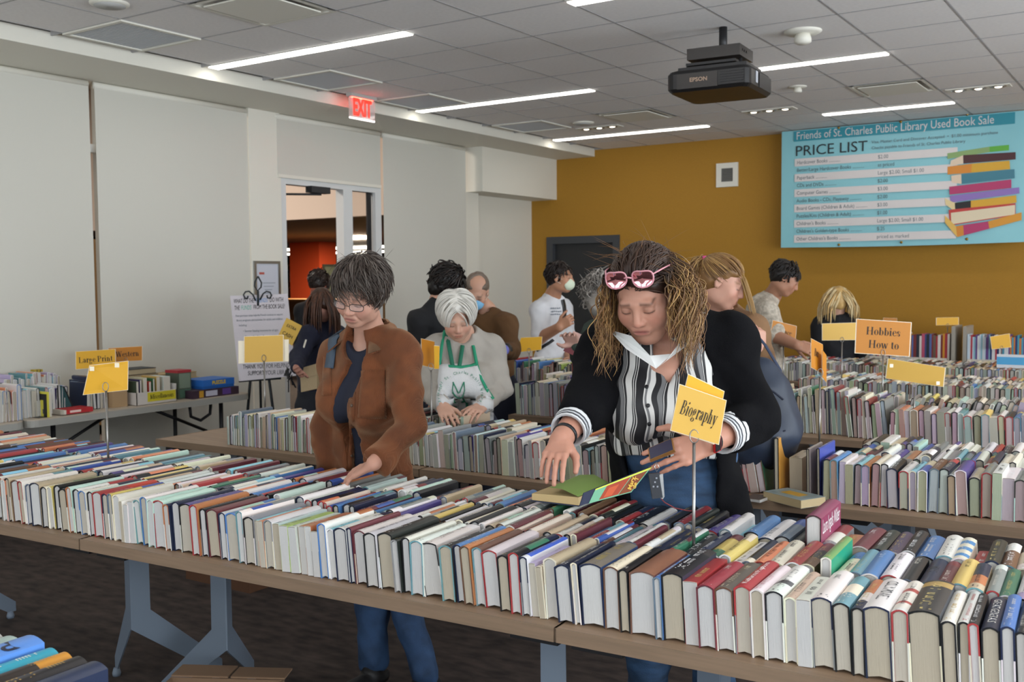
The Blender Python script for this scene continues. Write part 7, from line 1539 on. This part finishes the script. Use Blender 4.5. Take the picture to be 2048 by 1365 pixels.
t = thing('carton', 'brown cardboard carton with a white label at the right, before the far carts', 'box', (-1.02, 8.86, .7415)); M_card = mat('cardboard', '#82674f', .8)
X0_, X1_, Y0_, Y1_ = -1.31, -.75, 8.62, 8.98
for nm, m in (('side', bx(X0_, X1_, Y0_, Y0_+.006, .7415, .90)), ('side', bx(X0_, X1_, Y1_-.006, Y1_, .7415, .90)), ('end', bx(X0_, X0_+.006, Y0_+.006, Y1_-.006, .7415, .90)), ('end', bx(X1_-.006, X1_, Y0_+.006, Y1_-.006, .7415, .90)), ('bottom', bx(X0_+.006, X1_-.006, Y0_+.006, Y1_-.006, .7415, .747))): build(m, nm, M_card, t)
build(bx(-1.24, -1.17, Y0_-.001, Y0_, .75, .86), 'label', pm('#b8b4b4'), t); build(bx(-1.23, -1.18, Y0_-.0015, Y0_-.001, .76, .79), 'barcode', pm('#3a3a40'), t)
mk('book', 'white picture book with a blue cover band standing in the cardboard carton', 'book', [('cover', bx(-1.22, -.85, 8.70, 8.708, .75, 1.0), pm('#c9ccd0')), ('cover_picture', bx(-1.22, -.85, 8.699, 8.70, .92, .98), pm('#4a9ac8')), ('pages', bx(-1.218, -.852, 8.708, 8.72, .752, .998), pm('#bdb6aa'))])
# carton on the floor under the front table, black boxes below
t = thing('carton', 'open brown carton on the floor below the front table', 'box', (-2.52, 2.35, 0))
c0 = onz(455, 1352, .26); RZ = .5
def rbox(dx0, dx1, dy0, dy1, z0, z1):
    m = MB(); ca, sa = math.cos(RZ), math.sin(RZ); m.obox(V(c0[0]+(dx0+dx1)/2*ca-(dy0+dy1)/2*sa, c0[1]+(dx0+dx1)/2*sa+(dy0+dy1)/2*ca, (z0+z1)/2), (ca, sa, 0), (-sa, ca, 0), (0, 0, 1), (dx1-dx0)/2, (dy1-dy0)/2, (z1-z0)/2); return m
for nm, a_ in (('side', (-.2, .2, -.306, -.3, 0, .25)), ('side', (-.2, .2, -.006, 0, 0, .25)), ('end', (-.2, -.194, -.3, -.006, 0, .25)), ('end', (.194, .2, -.3, -.006, 0, .25)), ('bottom', (-.19, .19, -.3, -.006, 0, .006)), ('flap', (-.2, .0, .002, .10, .25, .256)), ('flap', (.01, .2, .002, .09, .25, .256))): build(rbox(*a_), nm, M_card, t)
t = thing('floor_box', 'dark brown carton on the carpet behind the table leg', 'box', (-4.2, 4.1, 0)); fb_ = onz(372, 1158, 0); build(bx(fb_[0], fb_[0]+.5, fb_[1], fb_[1]+.35, 0, .24), 'body', mat('dark_cardboard', '#5c3c26', .8), t); build(bx(fb_[0]-.01, fb_[0]+.51, fb_[1]-.01, fb_[1]+.36, .24, .28), 'lid', mat('dark_cardboard', '#5c3c26', .8), t)
# ---------------------------------------------------------------- near table at the lower left
table(Frame(-3.38, .34, .03), 0, 1.83, .84, 'table at the lower left corner, almost hidden by its books')
NT = Frame(-3.38, .34, .03)
rng = random.Random(91)
s = 1.27
for k, (tt, cc, bd, lab) in enumerate(((.05, '#6a5a50', 'k', 'brown hardback far left in the lower left corner'), (.03, '#7fa8b8', 'W', 'pale blue slim hardback in the lower left corner'), (.06, '#a3a098', 'k', 'grey hardback in the lower left corner'), (.105, '#a3b8b0', 'W', 'grey-green foil-jacketed hardback left of the bright blue one'), (.075, '#5a8ad0', 'u', 'thick bright blue hardback with a yellow L and a black P'), (.046, '#2f9ab0', 'e', 'slim turquoise hardback right of the bright blue one'), (.042, '#2a201a', 'k', 'black and gold hardback right of the turquoise one'), (.046, '#1d1a1c', 'k', 'black hardback with gold capitals in the lower left corner'), (.06, '#26304a', 'n', 'dark navy hardback nearest the table leg, lower left corner'))):
    tt = min(tt, .07); b = spec(rng, NT, s+tt/2, .50, tt-.002, 'k'+bd, row='lower left'); b.update(spine=lin(cc), side=lin(cc), w=.158 if k != 4 else .172, L=.24, lean=.0, rz=0., bands=[], ink=lin('#c9a45a') if k in (6, 7, 8) else lin('#e8e4d8'), hard=True)
    if k == 4: b['text'] = T(('P', .74, .13, .6, -1, '#1c2238', .015), ('L', .47, .16, .62, -1, '#d8d83a', .015), ('I', .30, .06, .62, -1, '#d8d83a', .01)); b['xo'] = .008
    if k == 6: b['bands'] = [(.72, lin('#c98a2c'))]
    c, p, tm = MB(), MB(), MB(); cover_geo(b, c, p); title_geo(b, tm, rng); o = link('book', c.mesh('book', M_cover)); o.matrix_world = bmat(b); tag(o, lab, 'book', 'books in the lower left corner'); link('pages', p.mesh('pages', M_page), o)
    if tm.f: link('spine_lettering', tm.mesh('spine_lettering', M_print), o)
    s += tt
# ---------------------------------------------------------------- the open book, phone and keys
M_gpap = mat('green_endpaper', '#7f9a4a', .7); M_tan = mat('tan_page', '#c2a878', .85); M_jk = mat('mint_jacket', '#6fa888', .35)
h0 = onz(1157, 1014, .907); e3, n3 = V(*FT.e, 0), V(*FT.n, 0); a3 = unit(e3*.99+n3*.0); w_, L_ = .165, .235
t = thing('open_book', 'open hardback with tan pages and green endpapers under the woman\'s hands', 'book', h0-a3*w_/2+n3*L_/2)
B0 = V(h0[0], h0[1], .907)
m = MB(); m.obox(B0-a3*w_/2+n3*L_/2+V(0, 0, .002), a3, n3, (0, 0, 1), w_/2+.003, L_/2+.003, .0015); build(m, 'back_cover', mat('navy_board', '#1d2640', .5), t)
m = MB(); N_ = 8; top = []
for i in range(N_+1): u = i/N_; top.append((u, .0045+.024*min(1, 1.0)-.004*(1-u)**2))
vs = [B0-a3*w_*(1-u)+n3*y+V(0, 0, z) for y in (0, L_) for u, z in [(0, .004)]+top+[(1, .004)]]; k = N_+3
m.add(vs, [list(range(k)), list(range(2*k-1, k-1, -1))]+[(i, k+i, k+(i+1) % k, (i+1) % k) for i in range(k)]); build(m, 'pages', M_tan, t)
m = MB(); m.add([B0+V(0, 0, .031), B0+n3*L_+V(0, 0, .031), B0-a3*.06+n3*L_+V(0, 0, .055), B0-a3*.06+V(0, 0, .05), B0-a3*.11+n3*L_*.98+V(0, 0, .05), B0-a3*.11+n3*.01+V(0, 0, .047)], [(0, 1, 2, 3), (3, 2, 4, 5)], 0, None, True); build(m, 'raised_endpaper', M_gpap, t)
cv = [at(1160, 1012, 2.62), at(1262, 985, 2.74), at(1303, 934, 2.78), at(1168, 987, 2.66)]; m = MB(); nn = unit(np.cross(cv[1]-cv[0], cv[2]-cv[0])); nn = nn if nn@CAM_F < 0 else -nn; d3_ = unit(cv[3]-EYE); cv[3] = EYE+d3_*(((cv[0]-EYE)@nn)/(d3_@nn))
m.prism(cv, -nn*.003); fc = build(m, 'front_cover', mat('navy_board', '#1d2640', .5), t)
lerp4 = lambda u, v_: (cv[3]*(1-u)+cv[2]*u)*(1-v_)+(cv[0]*(1-u)+cv[1]*u)*v_
def patch4(u0, u1, v0, v1, mt, nm, lift): m = MB(); m.prism([lerp4(u0, v0)+nn*lift, lerp4(u1, v0)+nn*lift, lerp4(u1, v1)+nn*lift, lerp4(u0, v1)+nn*lift], -nn*.0004); return build(m, nm, mt, fc)
patch4(.16, 1, .02, 1, M_jk, 'jacket', .0012); patch4(.34, .70, .12, .92, pm('#9a3a20'), 'jacket_picture', .0018); patch4(.40, .56, .3, .85, pm('#b8502c'), 'jacket_picture', .0022); patch4(.72, .97, .12, .95, pm('#7a3c1c'), 'title_panel', .0018); patch4(.16, 1, .0, .10, pm('#c8cf4a'), 'jacket_edge', .002)
m = MB(); r_ = unit(cv[3]-cv[0]); u_ = unit(-(cv[1]-cv[0])-r_*(-(cv[1]-cv[0])@r_)); sgn = 1 if np.cross(r_, u_)@nn > 0 else -1
u_ = u_*sgn; write(m, 'Mary', lerp4(.81, .5)+nn*.003, r_, u_, .022, .8, .0005, lift=.0004); write(m, 'de T', lerp4(.90, .55)+nn*.003, r_, u_, .022, .8, .0005, lift=.0004); build(m, 'lettering', pm('#d8b04a'), fc)
t = thing('phone', 'gold-edged smartphone held in the striped woman\'s left hand', 'phone', at(1322, 912, 2.735))
c = at(1323, 901, 2.735); ax, ay = unit(cam_v(.9, .42, .25)), unit(cam_v(-.15, .36, -.92)); ay = unit(ay-ax*(ax@ay)); az = np.cross(ax, ay)
m = MB(); m.obox(c, ax, ay, az, .036, .029, .0042); build(m, 'phone_body', mat('gold_metal', '#a87c48', .3, metal=.7), t)
sgn = 1 if az@CAM_F < 0 else -1; m = MB(); m.obox(c+az*sgn*.0045, ax, ay, az, .033, .026, .0006); build(m, 'phone_screen', mat('dark_screen', '#3c3c50', .1), t)
t = thing('car_keys', 'car fob and silver key with a red strap hanging from her fingers', 'keys', at(1328, 1000, 2.76))
m = MB(); c = at(1311, 972, 2.765); m.obox(c, cam_v(.95, .12, 0), cam_v(-.15, 1, 0), cam_v(0, 0, 1), .014, .034, .006); fb = build(m, 'key_fob', mat('fob_plastic', '#22262e', .4), t)
for x, y in ((1313, 957), (1310, 965), (1307, 974), (1315, 974)): m = MB(); m.obox(at(x, y, 2.757), CAM_R, CAM_U, CAM_F, .0022, .0022, .0008); build(m, 'fob_button', pm('#8a8f98'), fb)
m = MB(); m.tube([at(1313, 925, 2.765), at(1309, 934, 2.762), at(1313, 944, 2.765), at(1319, 936, 2.765), at(1313, 925, 2.765)], .0012, 6); build(m, 'key_ring', M_metal, t)
m = MB(); m.prism([at(1319, 950, 2.77), at(1326, 948, 2.77), at(1329, 994, 2.77), at(1326, 999, 2.77), at(1321, 997, 2.77)], CAM_F*.002); build(m, 'key', mat('nickel', '#c9ccd0', .25, metal=1.), t)
m = MB(); m.tube([at(1322, 998, 2.77), at(1330, 1006, 2.77), at(1350, 1017, 2.76), at(1375, 1022, 2.755), at(1392, 1023, 2.75)], .0038, 6, flat=.4); build(m, 'red_strap', mat('red_leather', '#7a2a2c', .6), t)
